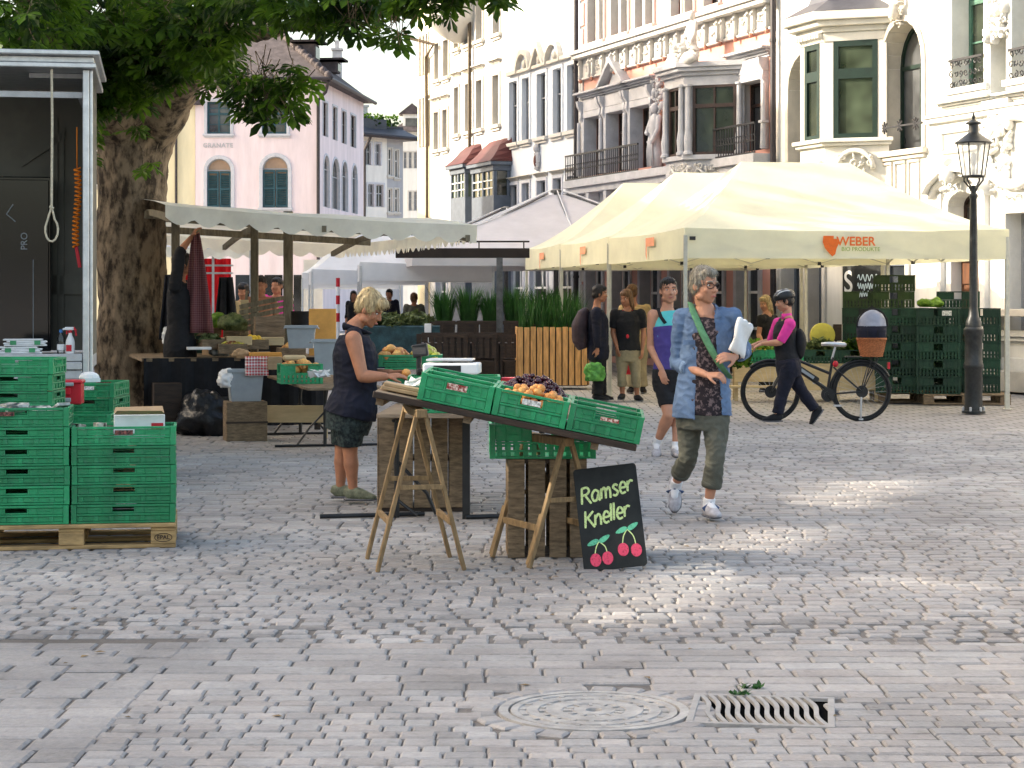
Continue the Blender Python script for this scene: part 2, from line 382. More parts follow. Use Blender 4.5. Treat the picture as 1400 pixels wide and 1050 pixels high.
# ------------------------------------------------------------------ ground: one sheet + real setts near the viewer
def ground_mat(name):
 m = bpy.data.materials.new(name); m.use_nodes = True
 nt = m.node_tree; N = nt.nodes; L = nt.links; b = N['Principled BSDF']; b.inputs['Roughness'].default_value = .8; b.inputs['Specular IOR Level'].default_value = .15
 tc = N.new('ShaderNodeTexCoord')
 nz = N.new('ShaderNodeTexNoise'); nz.inputs['Scale'].default_value = .8; nz.inputs['Detail'].default_value = 3
 L.new(tc.outputs['Object'], nz.inputs['Vector'])
 mxv = N.new('ShaderNodeMix'); mxv.data_type = 'VECTOR'; mxv.factor_mode = 'UNIFORM'; mxv.inputs[0].default_value = .06
 L.new(tc.outputs['Object'], mxv.inputs[4]); L.new(nz.outputs['Color'], mxv.inputs[5])
 br = N.new('ShaderNodeTexBrick'); br.offset = .5
 br.inputs['Scale'].default_value = 1.0; br.inputs['Brick Width'].default_value = .24; br.inputs['Row Height'].default_value = .2
 br.inputs['Mortar Size'].default_value = .012; br.inputs['Mortar Smooth'].default_value = .4; br.inputs['Bias'].default_value = 0
 br.inputs['Color1'].default_value = (.4,.38,.37,1); br.inputs['Color2'].default_value = (.31,.295,.29,1); br.inputs['Mortar'].default_value = (.14,.13,.12,1)
 L.new(mxv.outputs[1], br.inputs['Vector'])
 n2 = N.new('ShaderNodeTexNoise'); n2.inputs['Scale'].default_value = .3; n2.inputs['Detail'].default_value = 7
 L.new(tc.outputs['Object'], n2.inputs['Vector'])
 cr = N.new('ShaderNodeValToRGB'); cr.color_ramp.elements[0].color = (.74,.74,.74,1); cr.color_ramp.elements[1].color = (1.12,1.09,1.06,1)
 cr.color_ramp.elements[0].position = .3; cr.color_ramp.elements[1].position = .7
 L.new(n2.outputs['Fac'], cr.inputs['Fac'])
 mu = N.new('ShaderNodeMix'); mu.data_type = 'RGBA'; mu.blend_type = 'MULTIPLY'; mu.inputs[0].default_value = 1
 L.new(br.outputs['Color'], mu.inputs[6]); L.new(cr.outputs['Color'], mu.inputs[7]); L.new(mu.outputs[2], b.inputs['Base Color'])
 bp = N.new('ShaderNodeBump'); bp.inputs['Strength'].default_value = .5; bp.inputs['Distance'].default_value = .02; bp.invert = True
 L.new(br.outputs['Fac'], bp.inputs['Height']); L.new(bp.outputs['Normal'], b.inputs['Normal'])
 return m
M['ground'] = ground_mat('ground')
def sett_mat():
 """worn granite: fine grain, broad stains, darker damp patches and sandy ones"""
 m = mat('sett', (.345,.33,.325), rough=.6, var=.1, scale=34, bump=.35, bscale=70, attr='tone', detail=8, spec=.18)
 nt = m.node_tree; N = nt.nodes; L = nt.links; b = N['Principled BSDF']; src = b.inputs['Base Color'].links[0].from_socket
 tc = [n for n in N if n.type == 'TEX_COORD'][0]; last = src
 for sc, lo, hi, ca, cb, det in ((.55,.38,.62,(.72,.71,.7),(1.08,1.06,1.03),9),(2.6,.3,.5,(.84,.83,.82),(1.0,1.0,1.0),7),(9.0,.22,.4,(.66,.64,.62),(1,1,1),3)):
  n = N.new('ShaderNodeTexNoise'); n.inputs['Scale'].default_value = sc; n.inputs['Detail'].default_value = det; n.inputs['Roughness'].default_value = .68; L.new(tc.outputs['Object'], n.inputs['Vector'])
  cr = N.new('ShaderNodeValToRGB'); cr.color_ramp.elements[0].position = lo; cr.color_ramp.elements[0].color = (*ca,1); cr.color_ramp.elements[1].position = hi; cr.color_ramp.elements[1].color = (*cb,1)
  L.new(n.outputs['Fac'], cr.inputs['Fac']); mx = N.new('ShaderNodeMix'); mx.data_type = 'RGBA'; mx.blend_type = 'MULTIPLY'; mx.inputs[0].default_value = 1
  L.new(last, mx.inputs[6]); L.new(cr.outputs['Color'], mx.inputs[7]); last = mx.outputs[2]
 L.new(last, b.inputs['Base Color']); return m
M['sett'] = sett_mat()
g = MB(); S = 900
g.quad((-S,-S,-.014),(S,-S,-.014),(S,S,-.014),(-S,S,-.014))
structure(g.build('ground', 'ground', recalc=False))
MHX, MHY = (812-700)/FPX*7.0, 7.0
GRX, GRY = (1042-700)/FPX*7.0, 7.0
def setts():
 r = random.Random(3)
 V = []; F = []; T = []
 def stone(cx, cy, w, d, gap, h, tone, rot):
  x, y = w/2-gap, d/2-gap; bv = min(.011, gap*1.2+.004)
  n = len(V); c, s_ = math.cos(rot), math.sin(rot)
  tx, ty = r.gauss(0,.005), r.gauss(0,.007)
  jj = .0018 if cy < 8.35 else .0045; j = [(r.uniform(-1,1)*jj, r.uniform(-1,1)*jj) for _ in range(4)]
  for lev, (ins, z) in enumerate(((-.001,-.03),(0,h-.007),(bv,h))):
   for k, (sx, sy) in enumerate(((-1,-1),(1,-1),(1,1),(-1,1))):
    px = sx*(x-ins)+j[k][0]; py = sy*(y-ins)+j[k][1]
    V.append((cx+px*c-py*s_, cy+px*s_+py*c, z+(px*tx+py*ty if lev else 0)))
  for a in range(2):
   o = n+a*4
   for k in range(4): F.append((o+k, o+(k+1) % 4, o+4+(k+1) % 4, o+4+k))
  F.append((n+8,n+9,n+10,n+11))
  T.extend([tone]*9)
 y = 5.7; SLX = (172-700)/FPX
 while y < 22.0:
  if y < 7.25: row, lw, gap, dis = .105, (.085,.16), .0031, .35
  elif y < 8.35: row, lw, gap, dis = .15, (.17,.36), .0042, .4
  elif y < 8.95: row, lw, gap, dis = .11, (.1,.17), .010, 1.25
  elif y < 12.5: row, lw, gap, dis = .115, (.09,.17), .0058, .8
  else: row, lw, gap, dis = .15, (.12,.24), .0055, .7
  row *= r.uniform(.9,1.1)
  half = .275*y+.5
  x = -half
  if y < 8.36: x = SLX*7.0+r.uniform(-.04,.02)
  ph = r.uniform(0,6)
  while x < half:
   w = r.uniform(*lw)
   cx = x+w/2; cy = y+row/2 + .012*math.sin(cx*1.7+ph) + .05*math.sin(cx*.6+y*.35)
   if ((cx-MHX)/.44)**2+((cy-MHY)/.44)**2 < 1 or (abs(cx-GRX) < .27 and abs(cy-GRY) < .27): x += w; continue
   t = max(.55, min(1.3, r.gauss(1.0,.085)))
   if dis > .8 and r.random() < .1: t *= .74
   hue = r.uniform(-.025,.03)
   h = r.gauss(0,.0013*dis+.0005)
   g2 = gap*(1+dis*.9*(r.random()-.35))
   stone(cx, cy, w, row, max(.002,g2), h, (t*(1+hue), t, t*(1-hue*.6), 1), r.gauss(0,.013*dis))
   x += w
  y += row
 n = len(V); V += [(-8,5.5,-.0115),(8,5.5,-.0115),(8,22.1,-.0115),(-8,22.1,-.0115)]; F.append((n,n+1,n+2,n+3)); T.append((.46,.43,.4,1))
 y = 5.7
 while y < 8.36:
  row = .17*r.uniform(.95,1.05); x0 = SLX*7.0; first = True
  while x0 > -.3*y-.6:
   w = r.uniform(.2,.32)*(r.uniform(.4,1) if first else 1); first = False
   q = max(.7, r.gauss(.97,.045)); stone(x0-w/2, y+row/2, w, row, .0065, r.gauss(0,.002), (q,q,q,1), r.gauss(0,.003)); x0 -= w
  y += row
 for ring, (ra, rb) in enumerate(((.345,.44),)):
  n = 24
  for k in range(n):
   t = 2*math.pi*(k+.5)/n; rm = (ra+rb)/2; q = r.gauss(1,.07)
   stone(MHX+rm*math.cos(t), MHY+rm*math.sin(t), rb-ra, 2*math.pi*rm/n, .005, r.gauss(0,.001), (q,q,q,1), t)
 me = bpy.data.meshes.new('paving_setts'); me.from_pydata(V, [], F)
 at = me.color_attributes.new('tone', 'FLOAT_COLOR', 'CORNER')
 cols = np.repeat(np.array(T, dtype=np.float32), [len(p.vertices) for p in me.polygons], axis=0)
 at.data.foreach_set('color', cols.ravel())
 structure(mkobj('paving', me, 'sett'))
setts()
M['stone_plain'] = mat('stone_plain', (.31,.295,.282), rough=.7, var=.15, scale=8, bump=.3, bscale=80)
M['iron_cover'] = mat('iron_cover', (.36,.342,.325), rough=.6, var=.25, scale=9, bump=.35, bscale=70, detail=8, spec=.2)
mh = thing('manhole_cover', 'round worn manhole cover set in the cobbles beside the grate', 'manhole cover', (MHX,MHY,0))
a = MB(); n = 64; vs = []
for k in range(n):
 t = 2*math.pi*k/n
 for rr, z in ((.34,-.02),(.338,.001),(.305,.001),(.303,-.02)): vs.append((rr*math.cos(t), rr*math.sin(t), z))
a.add(vs, [(k*4+q, ((k+1) % n)*4+q, ((k+1) % n)*4+q+1, k*4+q+1) for k in range(n) for q in range(3)])
a.build('rim', 'iron_cover', mh)
a = MB(); a.lathe([(.297,-.02),(.295,.0),(.27,.0),(.266,-.005),(.24,-.005),(.237,.0),(.2,.0),(.197,-.005),(.175,-.005),(.172,.0),(.115,.0),(.112,-.004),(.075,-.004),(.072,.0),(.03,.0),(.025,-.012)], n=48); a.build('lid', 'iron_cover', mh)
a = MB()
for k in range(36):
 t = 2*math.pi*(k+.5)/36; rr = (.242,.264) if k % 2 else (.177,.195); a.beam((rr[0]*math.cos(t),rr[0]*math.sin(t),-.003),(rr[1]*math.cos(t),rr[1]*math.sin(t),-.003),.016,.006)
 if k % 3 == 0: a.beam((.078*math.cos(t),.078*math.sin(t),-.002),(.11*math.cos(t),.11*math.sin(t),-.002),.012,.005)
a.build('tread_pattern', 'iron_cover', mh)
gr = thing('drain_grate', 'square cast drain grate with wavy slots in the cobbles', 'drain grate', (GRX,GRY,0), R(-9))
a = MB()
a.b2(-.255,.255,-.255,-.23,-.03,.002); a.b2(-.255,.255,.23,.255,-.03,.002); a.b2(-.255,-.23,-.23,.23,-.03,.002); a.b2(.23,.255,-.23,.23,-.03,.002)
a.build('frame', 'stone_plain', gr, bevel=.002)
for k in range(12):
 a = MB(); x = -.19+k*.38/11; vs = []
 for q in range(17):
  y = -.23+q*.46/16; xx = x-.04*math.sin(y/.23*math.pi*.5)+.02*math.sin(y/.23*math.pi)
  for dx, z in ((-.0085,-.012),(-.0085,.002),(.0085,.002),(.0085,-.012)): vs.append((xx+dx, y, z))
 a.add(vs, [(q*4+e, (q+1)*4+e, (q+1)*4+e+1, q*4+e+1) for q in range(16) for e in range(3)]); a.build('slat', 'stone_plain', gr)
M['pit'] = mat('pit', (.006,.006,.006), rough=1, var=.3, spec=0)
a = MB(); a.quad((-.25,-.25,-.0108),(.25,-.25,-.0108),(.25,.25,-.0108),(-.25,.25,-.0108)); a.build('pit', 'pit', gr, recalc=False)
for i, (px, py) in enumerate(((1025,941),(1013,950))):
 Y = CAMH*FPX/(py-HOR); a = MB(); rr = random.Random(i)
 for k in range(30):
  t = rr.uniform(0,6.28); l = rr.uniform(.012,.035); s0 = Vector((rr.gauss(0,.02), rr.gauss(0,.012), 0)); d = Vector((math.cos(t), math.sin(t), rr.uniform(.2,.9)))*l; sd = Vector((-math.sin(t), math.cos(t),0))*l*.3
  a.add([s0, s0+d*.5+sd, s0+d, s0+d*.5-sd], [(0,1,2,3)])
 tag(a.build('weed', 'grass_blade', loc=((px-700)/FPX*Y,Y,0), recalc=False), ['small green weed tuft in the joint just behind the drain grate','tiny weed sprout nearest the rear edge of the drain grate'][i], 'weed', 'weeds in the paving joints')
r = random.Random(44); m = MB()
for k in range(26):
 y = r.uniform(6.4,13); x = r.uniform(-.24,.24)*y; p = Vector((x,y,.003)); a_ = r.uniform(0,6.28); s_ = r.uniform(.012,.03); d = Vector((math.cos(a_),math.sin(a_),0))*s_; e = Vector((-d.y,d.x,0))*.55
 m.add([p-d, p-e+Vector((0,0,.004)), p+d, p+e+Vector((0,0,.003))], [(0,1,2,3)])
M['dry_leaf'] = mat('dry_leaf', (.2,.13,.06), rough=.8, var=.5, scale=9)
o = m.build('fallen_leaves', 'dry_leaf', recalc=False); o['kind'] = 'stuff'; tag(o, 'dry leaf scraps scattered over the cobbles', 'leaves')
# ------------------------------------------------------------------ building kit (local frame: x right, y into the wall, z up)
M['wall_pink'] = mat('wall_pink', (.6,.31,.25), rough=.9, var=.1, scale=1.1, stretch=(2,2,.35), detail=8, bump=.15, bscale=40)
M['wall_pale'] = mat('wall_pale', (.66,.69,.73), rough=.9, var=.1, scale=1.1, stretch=(2,2,.35), detail=8, bump=.12, bscale=40)
M['wall_cream'] = mat('wall_cream', (.69,.68,.65), rough=.9, var=.1, scale=1.1, stretch=(2,2,.35), detail=8, bump=.12, bscale=40)
M['wall_bay'] = mat('wall_bay', (.58,.56,.51), rough=.9, var=.1, scale=1.1, stretch=(2,2,.35), detail=8, bump=.15, bscale=40)
M['wall_white'] = mat('wall_white', (.7,.69,.66), rough=.9, var=.1, scale=1.1, stretch=(2,2,.35), detail=8, bump=.12, bscale=40)
M['wall_rose'] = mat('wall_rose', (.72,.61,.635), rough=.9, var=.1, scale=1.1, stretch=(2,2,.35), detail=8, bump=.12, bscale=40)
M['wall_yellow'] = mat('wall_yellow', (.75,.66,.45), rough=.9, var=.1, scale=1.1, stretch=(2,2,.35), detail=8)
M['wall_greyhouse'] = mat('wall_greyhouse', (.36,.37,.4), rough=.9, var=.1, scale=1.1, stretch=(2,2,.35), detail=8)
M['stone_grey'] = mat('stone_grey', (.42,.42,.44), rough=.85, var=.14, scale=3, bump=.3, bscale=30)
M['stone_light'] = mat('stone_light', (.52,.5,.47), rough=.85, var=.1, scale=3, bump=.3, bscale=30)
M['stone_cream'] = mat('stone_cream', (.5,.465,.41), rough=.85, var=.1, scale=3, bump=.25, bscale=30)
M['stone_white'] = mat('stone_white', (.64,.635,.615), rough=.85, var=.08, scale=3, bump=.25, bscale=30)
M['frame_brown'] = mat('frame_brown', (.035,.018,.014), rough=.5, var=.3, scale=8)
M['frame_green'] = mat('frame_green', (.004,.02,.014), rough=.45, var=.2, scale=8)
M['frame_jade'] = mat('frame_jade', (.06,.15,.11), rough=.5, var=.2, scale=8)
M['frame_grey'] = mat('frame_grey', (.3,.31,.33), rough=.6, var=.1, scale=8)
M['frame_white'] = mat('frame_white', (.75,.75,.73), rough=.5, var=.05, scale=8)
M['shutter_teal'] = mat('shutter_teal', (.016,.065,.085), rough=.6, var=.25, scale=4)
M['bay_blue'] = mat('bay_blue', (.1,.12,.15), rough=.6, var=.15, scale=4)
M['trim_blue'] = mat('trim_blue', (.5,.51,.56), rough=.8, var=.08, scale=4)
M['pane_dark'] = glass_mat('pane_dark', (.03,.035,.04))
M['pane_grey'] = glass_mat('pane_grey', (.05,.053,.056), rough=.12)
M['pane_green'] = glass_mat('pane_green', (.05,.065,.045), rough=.08)
M['pane_pale'] = glass_mat('pane_pale', (.06,.06,.06), rough=.15)
M['blind_tan'] = mat('blind_tan', (.35,.24,.17), rough=.8, var=.1)
M['pipe_dark'] = mat('pipe_dark', (.03,.025,.03), rough=.5, var=.3)
M['pipe_copper'] = mat('pipe_copper', (.08,.055,.03), rough=.5, var=.3)
M['iron_rail'] = mat('iron_rail', (.02,.02,.024), rough=.5, var=.3)
M['door_brown'] = mat('door_brown', (.11,.04,.015), rough=.5, var=.3, scale=3, stretch=(5,5,1))
M['dark_room'] = mat('dark_room', (.012,.012,.014), rough=.8, var=.4)
class Face:
 """a facade: origin, direction of local x"""
 def __init__(s, ox, oy, ang):
  s.o = Vector((ox, oy, 0)); s.a = ang
  s.dx = Vector((math.cos(ang), math.sin(ang), 0)); s.dy = Vector((-math.sin(ang), math.cos(ang), 0))
 def at(s, px, py, y=0.0):
  """photo pixel -> (x, z) on the plane local y"""
  o = s.o + s.dy*y; k = (px-700)/FPX
  t = (o.x-k*o.y)/(k*s.dx.y-s.dx.x); Y = o.y+s.dx.y*t
  return t, CAMH+(HOR-py)/FPX*Y
 def rect(s, x0, x1, y0, y1, y=0.0):
  a, _ = s.at(x0, y0, y); b, _ = s.at(x1, y1, y)
  _, zt = s.at((x0+x1)/2, y0, y); _, zb = s.at((x0+x1)/2, y1, y)
  return (a, b, zb, zt)
def arch_pts(x0, x1, zs, rise, n=10):
 c = (x0+x1)/2; r = (x1-x0)/2
 return [(c-r*math.cos(math.pi*i/n), zs+rise*math.sin(math.pi*i/n)) for i in range(n+1)]
def wall_with(mb, x0, x1, z0, z1, ops, depth=.22, y=0.0):
 """front face with openings (x0,x1,z0,z1[,rise]) and their reveals"""
 xs = sorted(set([x0, x1]+[o[0] for o in ops]+[o[1] for o in ops])); zs = sorted(set([z0, z1]+[o[2] for o in ops]+[o[3] for o in ops]))
 xs = [x for x in xs if x0 <= x <= x1]; zs = [z for z in zs if z0 <= z <= z1]
 for i in range(len(xs)-1):
  for j in range(len(zs)-1):
   cx = (xs[i]+xs[i+1])/2; cz = (zs[j]+zs[j+1])/2
   if any(o[0] < cx < o[1] and o[2] < cz < o[3] for o in ops): continue
   mb.quad((xs[i],y,zs[j]),(xs[i+1],y,zs[j]),(xs[i+1],y,zs[j+1]),(xs[i],y,zs[j+1]))
 for o in ops:
  a, b, c, d = o[:4]; rise = o[4] if len(o) > 4 else 0; yd = y+depth
  sp = d-rise
  mb.quad((a,y,c),(a,yd,c),(a,yd,sp),(a,y,sp)); mb.quad((b,y,c),(b,y,sp),(b,yd,sp),(b,yd,c)); mb.quad((a,y,c),(b,y,c),(b,yd,c),(a,yd,c))
  if rise:
   pts = arch_pts(a, b, sp, rise)
   for (xa, za), (xb, zb) in zip(pts[:-1], pts[1:]):
    mb.quad((xa,y,za),(xb,y,zb),(xb,y,d),(xa,y,d)); mb.quad((xa,y,za),(xa,yd,za),(xb,yd,zb),(xb,y,zb))
  else: mb.quad((a,y,d),(a,yd,d),(b,yd,d),(b,y,d))
def shell(mb, x0, x1, z0, z1, depth, ops, rev=.22):
 wall_with(mb, x0, x1, z0, z1, ops, rev)
 mb.quad((x0,0,z0),(x0,0,z1),(x0,depth,z1),(x0,depth,z0)); mb.quad((x1,0,z0),(x1,depth,z0),(x1,depth,z1),(x1,0,z1))
 mb.quad((x0,depth,z0),(x0,depth,z1),(x1,depth,z1),(x1,depth,z0)); mb.quad((x0,0,z1),(x1,0,z1),(x1,depth,z1),(x0,depth,z1))
def window(par, o, y, frame='frame_white', pane='pane_dark', nx=2, tz=(.7,), fw=.05, sur=None, sw=.12, proud=.05, sill=None, bars=(), name='window', rail=None):
 """frame + pane (+ surround, sill) in the opening o, set back to local y"""
 a, b, c, d = o[:4]; rise = o[4] if len(o) > 4 else 0; sp = d-rise
 m = MB(); t = .05
 m.b2(a, a+fw, y-t, y, c, sp); m.b2(b-fw, b, y-t, y, c, sp); m.b2(a+fw, b-fw, y-t, y, c, c+fw)
 if rise:
  pts = arch_pts(a, b, sp, rise); pin = arch_pts(a+fw, b-fw, sp, rise-fw)
  for i in range(len(pts)-1):
   m.prism([pts[i], pts[i+1], pin[i+1], pin[i]], y-t, y)
  m.b2(a+fw, b-fw, y-t, y, sp-fw/2, sp+fw/2)
 else: m.b2(a+fw, b-fw, y-t, y, d-fw, d)
 for i in range(1, nx):
  xx = a+(b-a)*i/nx; m.b2(xx-fw*.45, xx+fw*.45, y-t*.9, y-.004, c+fw, sp-fw if not rise else sp)
 for q in tz:
  zz = c+(sp-c)*q; m.b2(a+fw, b-fw, y-t*.96, y-.002, zz-fw*.55, zz+fw*.55)
 for q in bars:
  zz = c+(sp-c)*q; m.b2(a+fw, b-fw, y-t*.7, y-.006, zz-fw*.2, zz+fw*.2)
 w = m.build(name, frame, par)
 p = MB(); yy = y-.012
 if rise: p.add([(x, yy, z) for x, z in [(a,c),(b,c)]+list(reversed(arch_pts(a,b,sp,rise)))[0:]], [tuple(range(2+11))])
 else: p.quad((a,yy,c),(b,yy,c),(b,yy,d),(a,yy,d))
 p.build('pane', pane, w, recalc=False)
 if sur:
  s = MB()
  yi = max(.06, y-.055); s.b2(a-sw, a+.006, -proud, yi, c, sp); s.b2(b-.006, b+sw, -proud, yi, c, sp)
  if rise:
   po = arch_pts(a-sw, b+sw, sp, rise+sw); pi = arch_pts(a+.006, b-.006, sp, rise-.006)
   for i in range(len(po)-1): s.prism([po[i], po[i+1], pi[i+1], pi[i]], -proud, yi)
  else: s.b2(a-sw, b+sw, -proud, yi, d-.006, d+sw)
  s.build('surround', sur, w, bevel=.01)
 if sill:
  s = MB(); s.b2(a-sw-.05, b+sw+.05, -proud-.07, .05, c-.1, c-.003); s.b2(a-sw, b+sw, -proud-.02, .05, c-.17, c-.103)
  s.build('sill', sill, w, bevel=.008)
 return w
def cornice(mb, x0, x1, z, h=.3, out=.28, y=0.0, steps=4):
 """stepped moulding projecting further towards the top; z is its top"""
 for i in range(steps):
  q = (i+1)/steps; mb.b2(x0-out*q*.5, x1+out*q*.5, y-out*q*q*.9-.02, y+.05, z-h+h*i/steps, z-h+h*(i+1)/steps-.002)
def ornament(mb, c, w, h, seed=0, out=.1, n=16):
 """carved relief: a cluster of scrolls, bosses and leaves on the plane"""
 r = random.Random(seed)
 for i in range(n):
  x = r.uniform(-.5,.5)*w; z = r.uniform(-.5,.5)*h
  s = min(w,h)*r.uniform(.07,.15)
  if i % 3 == 0:
   pts = []; a0 = r.uniform(0,6.28)
   for k in range(9):
    t = a0+k*.75; rr = s*(1.5-.14*k); pts.append((c[0]+x+rr*math.cos(t), c[1]-out*.45, c[2]+z+rr*math.sin(t)))
   mb.tube(pts, [s*.34]*8+[s*.5], n=6)
  elif i % 3 == 1: mb.ell((c[0]+x, c[1]-out*.3, c[2]+z), (s, out*.6, s*r.uniform(.8,1.6)), n=8, m=5)
  else:
   a = r.uniform(0,6.28); q = Matrix.Rotation(a, 3, 'Y'); mb.ell((c[0]+x, c[1]-out*.25, c[2]+z), (s*.5, out*.5, s*1.7), q, n=8, m=5)
def figure_relief(mb, c, h):
 """draped standing stone figure against the wall; c = base"""
 x, y, z = c; y -= .12
 mb.tube([(x,y,z),(x+.02*h,y,z+.2*h),(x-.02*h,y-.02,z+.45*h),(x+.01*h,y-.02,z+.66*h),(x,y,z+.8*h)], [(.13*h,.1*h),(.14*h,.1*h),(.12*h,.09*h),(.13*h,.09*h),(.05*h,.05*h)], n=10, ref=(1,0,0))
 mb.ell((x+.01*h,y-.02,z+.89*h), (.065*h,.07*h,.085*h))
 mb.cap((x-.12*h,y,z+.74*h), (x-.17*h,y-.07*h,z+.52*h), .045*h, .035*h); mb.cap((x-.17*h,y-.07*h,z+.52*h), (x-.03*h,y-.13*h,z+.5*h), .035*h, .03*h)
 mb.cap((x+.13*h,y,z+.74*h), (x+.17*h,y-.04*h,z+.55*h), .045*h, .035*h); mb.cap((x+.17*h,y-.04*h,z+.55*h), (x+.12*h,y-.12*h,z+.36*h), .035*h, .03*h)
 for k in range(5): mb.tube([(x+(-.1+.05*k)*h,y-.085*h,z),(x+(-.09+.045*k)*h,y-.1*h,z+.25*h),(x+(-.05+.03*k)*h,y-.08*h,z+.5*h)], .014*h, n=5)
def rail_panel(mb, x0, x1, z0, z1, y, seed=0, ornate=False):
 mb.b2(x0, x1, y-.02, y+.02, z1-.04, z1); mb.b2(x0, x1, y-.015, y+.015, z0, z0+.03)
 r = random.Random(seed)
 if ornate:
  n = max(3, int((x1-x0)/.13)); hh = z1-z0
  for i in range(n):
   for j in range(max(2, int(hh/.13))):
    cx = x0+(i+.5)*(x1-x0)/n; cz = z0+(j+.5)*hh/max(2, int(hh/.13)); a0 = r.uniform(0,6.28); sg = r.choice((-1,1))
    pts = [(cx+.062*(1-.1*k)*math.cos(a0+sg*k*.9), y, cz+.062*(1-.1*k)*math.sin(a0+sg*k*.9)) for k in range(8)]
    mb.tube(pts, .011, n=5)
 else:
  n = max(2, int((x1-x0)/.11))
  for i in range(n+1):
   xx = x0+(x1-x0)*i/n; mb.b2(xx-.008, xx+.008, y-.008, y+.008, z0+.03, z1-.04)
  for i in range(0, n):
   cx = x0+(x1-x0)*(i+.5)/n; mb.tube([(cx+.045*math.cos(t*.785), y, (z0+z1)/2+.07*math.sin(t*.785)) for t in range(9)], .008, n=5)
def simple_roof(mb, x0, x1, z, depth, h, ov=.35):
 mb.add([(x0-ov,-ov,z),(x1+ov,-ov,z),(x1+ov,depth+ov,z),(x0-ov,depth+ov,z),(x0-ov,depth/2,z+h),(x1+ov,depth/2,z+h)],
     [(0,1,5,4),(2,3,4,5),(0,4,3),(1,2,5),(3,2,1,0)])
# ------------------------------------------------------------------ the lit row on the right
RA = R(-69.5)
FR = Face(7.7, 13.0*K, RA)
def bld(name, label, face, x, cat='building'):
 return thing(name, label, cat, face.o+face.dx*x, face.a)
def shift(o, x): return tuple([o[0]-x, o[1]-x]+list(o[2:]))
# ---- white baroque house at the right edge
x0, _ = FR.at(1268,300); x1 = x0+12
B = bld('baroque_house', 'bright white ornate house at right edge behind lamp post and crates', FR, x0); BX = x0
def rc(*a): return shift(FR.rect(*a), BX)
win1 = rc(1304,1348,-75,118); win2 = rc(1357,1379,48,136); win3 = rc(1386,1440,-90,104)
arch_w = rc(1300,1338,262,310); arch_w = arch_w[:4]+(.22,)
door = rc(1299,1340,352,545); door = (arch_w[0], arch_w[1], 0.12, door[3])
shopw = rc(1378,1430,290,452)
ops = [win1, win2, win3, arch_w, door, shopw]
m = MB(); shell(m, 0, 12, 0, 10.5, 9, ops, .34); m.build('wall', 'wall_white', B)
window(B, win1, .34, 'frame_jade', 'pane_green', 2, (.62,), .07, 'stone_white', .12, .05, 'stone_white', bars=(.33,))
window(B, win2, .34, 'frame_jade', 'pane_green', 1, (), .05, 'stone_white', .1, .05, 'stone_white')
window(B, win3, .34, 'frame_jade', 'pane_grey', 2, (.62,), .07, 'stone_white', .12, .05, 'stone_white', bars=(.33,))
window(B, arch_w, .3, 'frame_brown', 'pane_pale', 2, (), .05, 'stone_white', .16, .07)
window(B, shopw, .3, 'frame_grey', 'pane_grey', 1, (.6,), .06, 'stone_white', .16, .06, 'stone_white')
m = MB(); m.b2(door[0], door[1], .2, .26, door[2], door[3]);
for q in range(3): m.b2(door[0]+.08, door[1]-.08, .17, .2, door[2]+.1+q*.75, door[2]+.7+q*.75)
d = m.build('door', 'door_brown', B, bevel=.01)
m = MB(); m.cap((door[0]+.1,.13,1.1),(door[0]+.1,.13,1.25),.015); m.build('handle', 'alu', d)
m = MB()
for wv in (win1, win3):
 cornice(m, wv[0]-.22, wv[1]+.22, wv[2]-.2, .16, .22)
x_, z_ = FR.at(1320,158); m.b2(0.02, 11.98, -.09, .05, z_-.06, z_+.02); m.b2(.02, 11.98, -.13, .05, z_+.022, z_+.07)
pn = rc(1288,1340,176,208)
for a_ in ((pn[0],pn[1],pn[3]-.05,pn[3]),(pn[0],pn[1],pn[2],pn[2]+.05)): m.b2(a_[0], a_[1], -.06, .05, a_[2], a_[3])
m.b2(pn[0],pn[0]+.05,-.06,.05,pn[2]+.052,pn[3]-.052); m.b2(pn[1]-.05,pn[1],-.06,.05,pn[2]+.052,pn[3]-.052)
c_ = (arch_w[0]+arch_w[1])/2; zt = FR.at(1318,228)[1]
hw_ = (arch_w[1]-arch_w[0])/2+.42
hood = [(c_-hw_,zt-.36),(c_-.8*hw_,zt-.2),(c_-.4*hw_,zt-.04),(c_,zt),(c_+.4*hw_,zt-.04),(c_+.8*hw_,zt-.2),(c_+hw_,zt-.36)]
for (xa,za),(xb,zb) in zip(hood[:-1],hood[1:]):
 m.prism([(xa,za-.16),(xb,zb-.16),(xb,zb-.08),(xa,za-.08)], -.2, .05); m.prism([(xa,za-.078),(xb,zb-.078),(xb,zb),(xa,za)], -.32, .05)
m.b2(arch_w[0]-.3, arch_w[0]-.165, -.1, .05, .1, arch_w[3]); m.b2(arch_w[1]+.165, arch_w[1]+.3, -.1, .05, .1, arch_w[3])
m.b2(0.03, 11.97, -.05, .05, .02, .55)
m.build('moulding', 'stone_white', B, bevel=.012)
m = MB(); cx, cz = FR.at(1391,205); cx -= BX
po = [(cx+.75*math.cos(t*math.pi/12), cz+.55*math.sin(t*math.pi/12)) for t in range(24)]
m.tube([(x,-.06,z) for x, z in po], .09, n=8, closed=True)
for t in range(18):
 a = t/18*6.283; ornament(m, (cx+.92*math.cos(a), -.02, cz+.68*math.sin(a)), .26, .22, t, .12, 5)
mx, mz = FR.at(1369,205); m.cut(); ornament(m, (mx-BX,-.02,mz), .6, 1.1, 5, .14, 44)
mx, mz = FR.at(1369,30); m.cut(); ornament(m, (mx-BX,-.02,mz), .5, .75, 8, .2, 30); mx, mz = FR.at(1318,238); m.cut(); ornament(m, (mx-BX,-.22,mz-.05), .34, .5, 9, .18, 18)
m.ell((mx-BX,-.3,mz-.02),(.1,.12,.14))
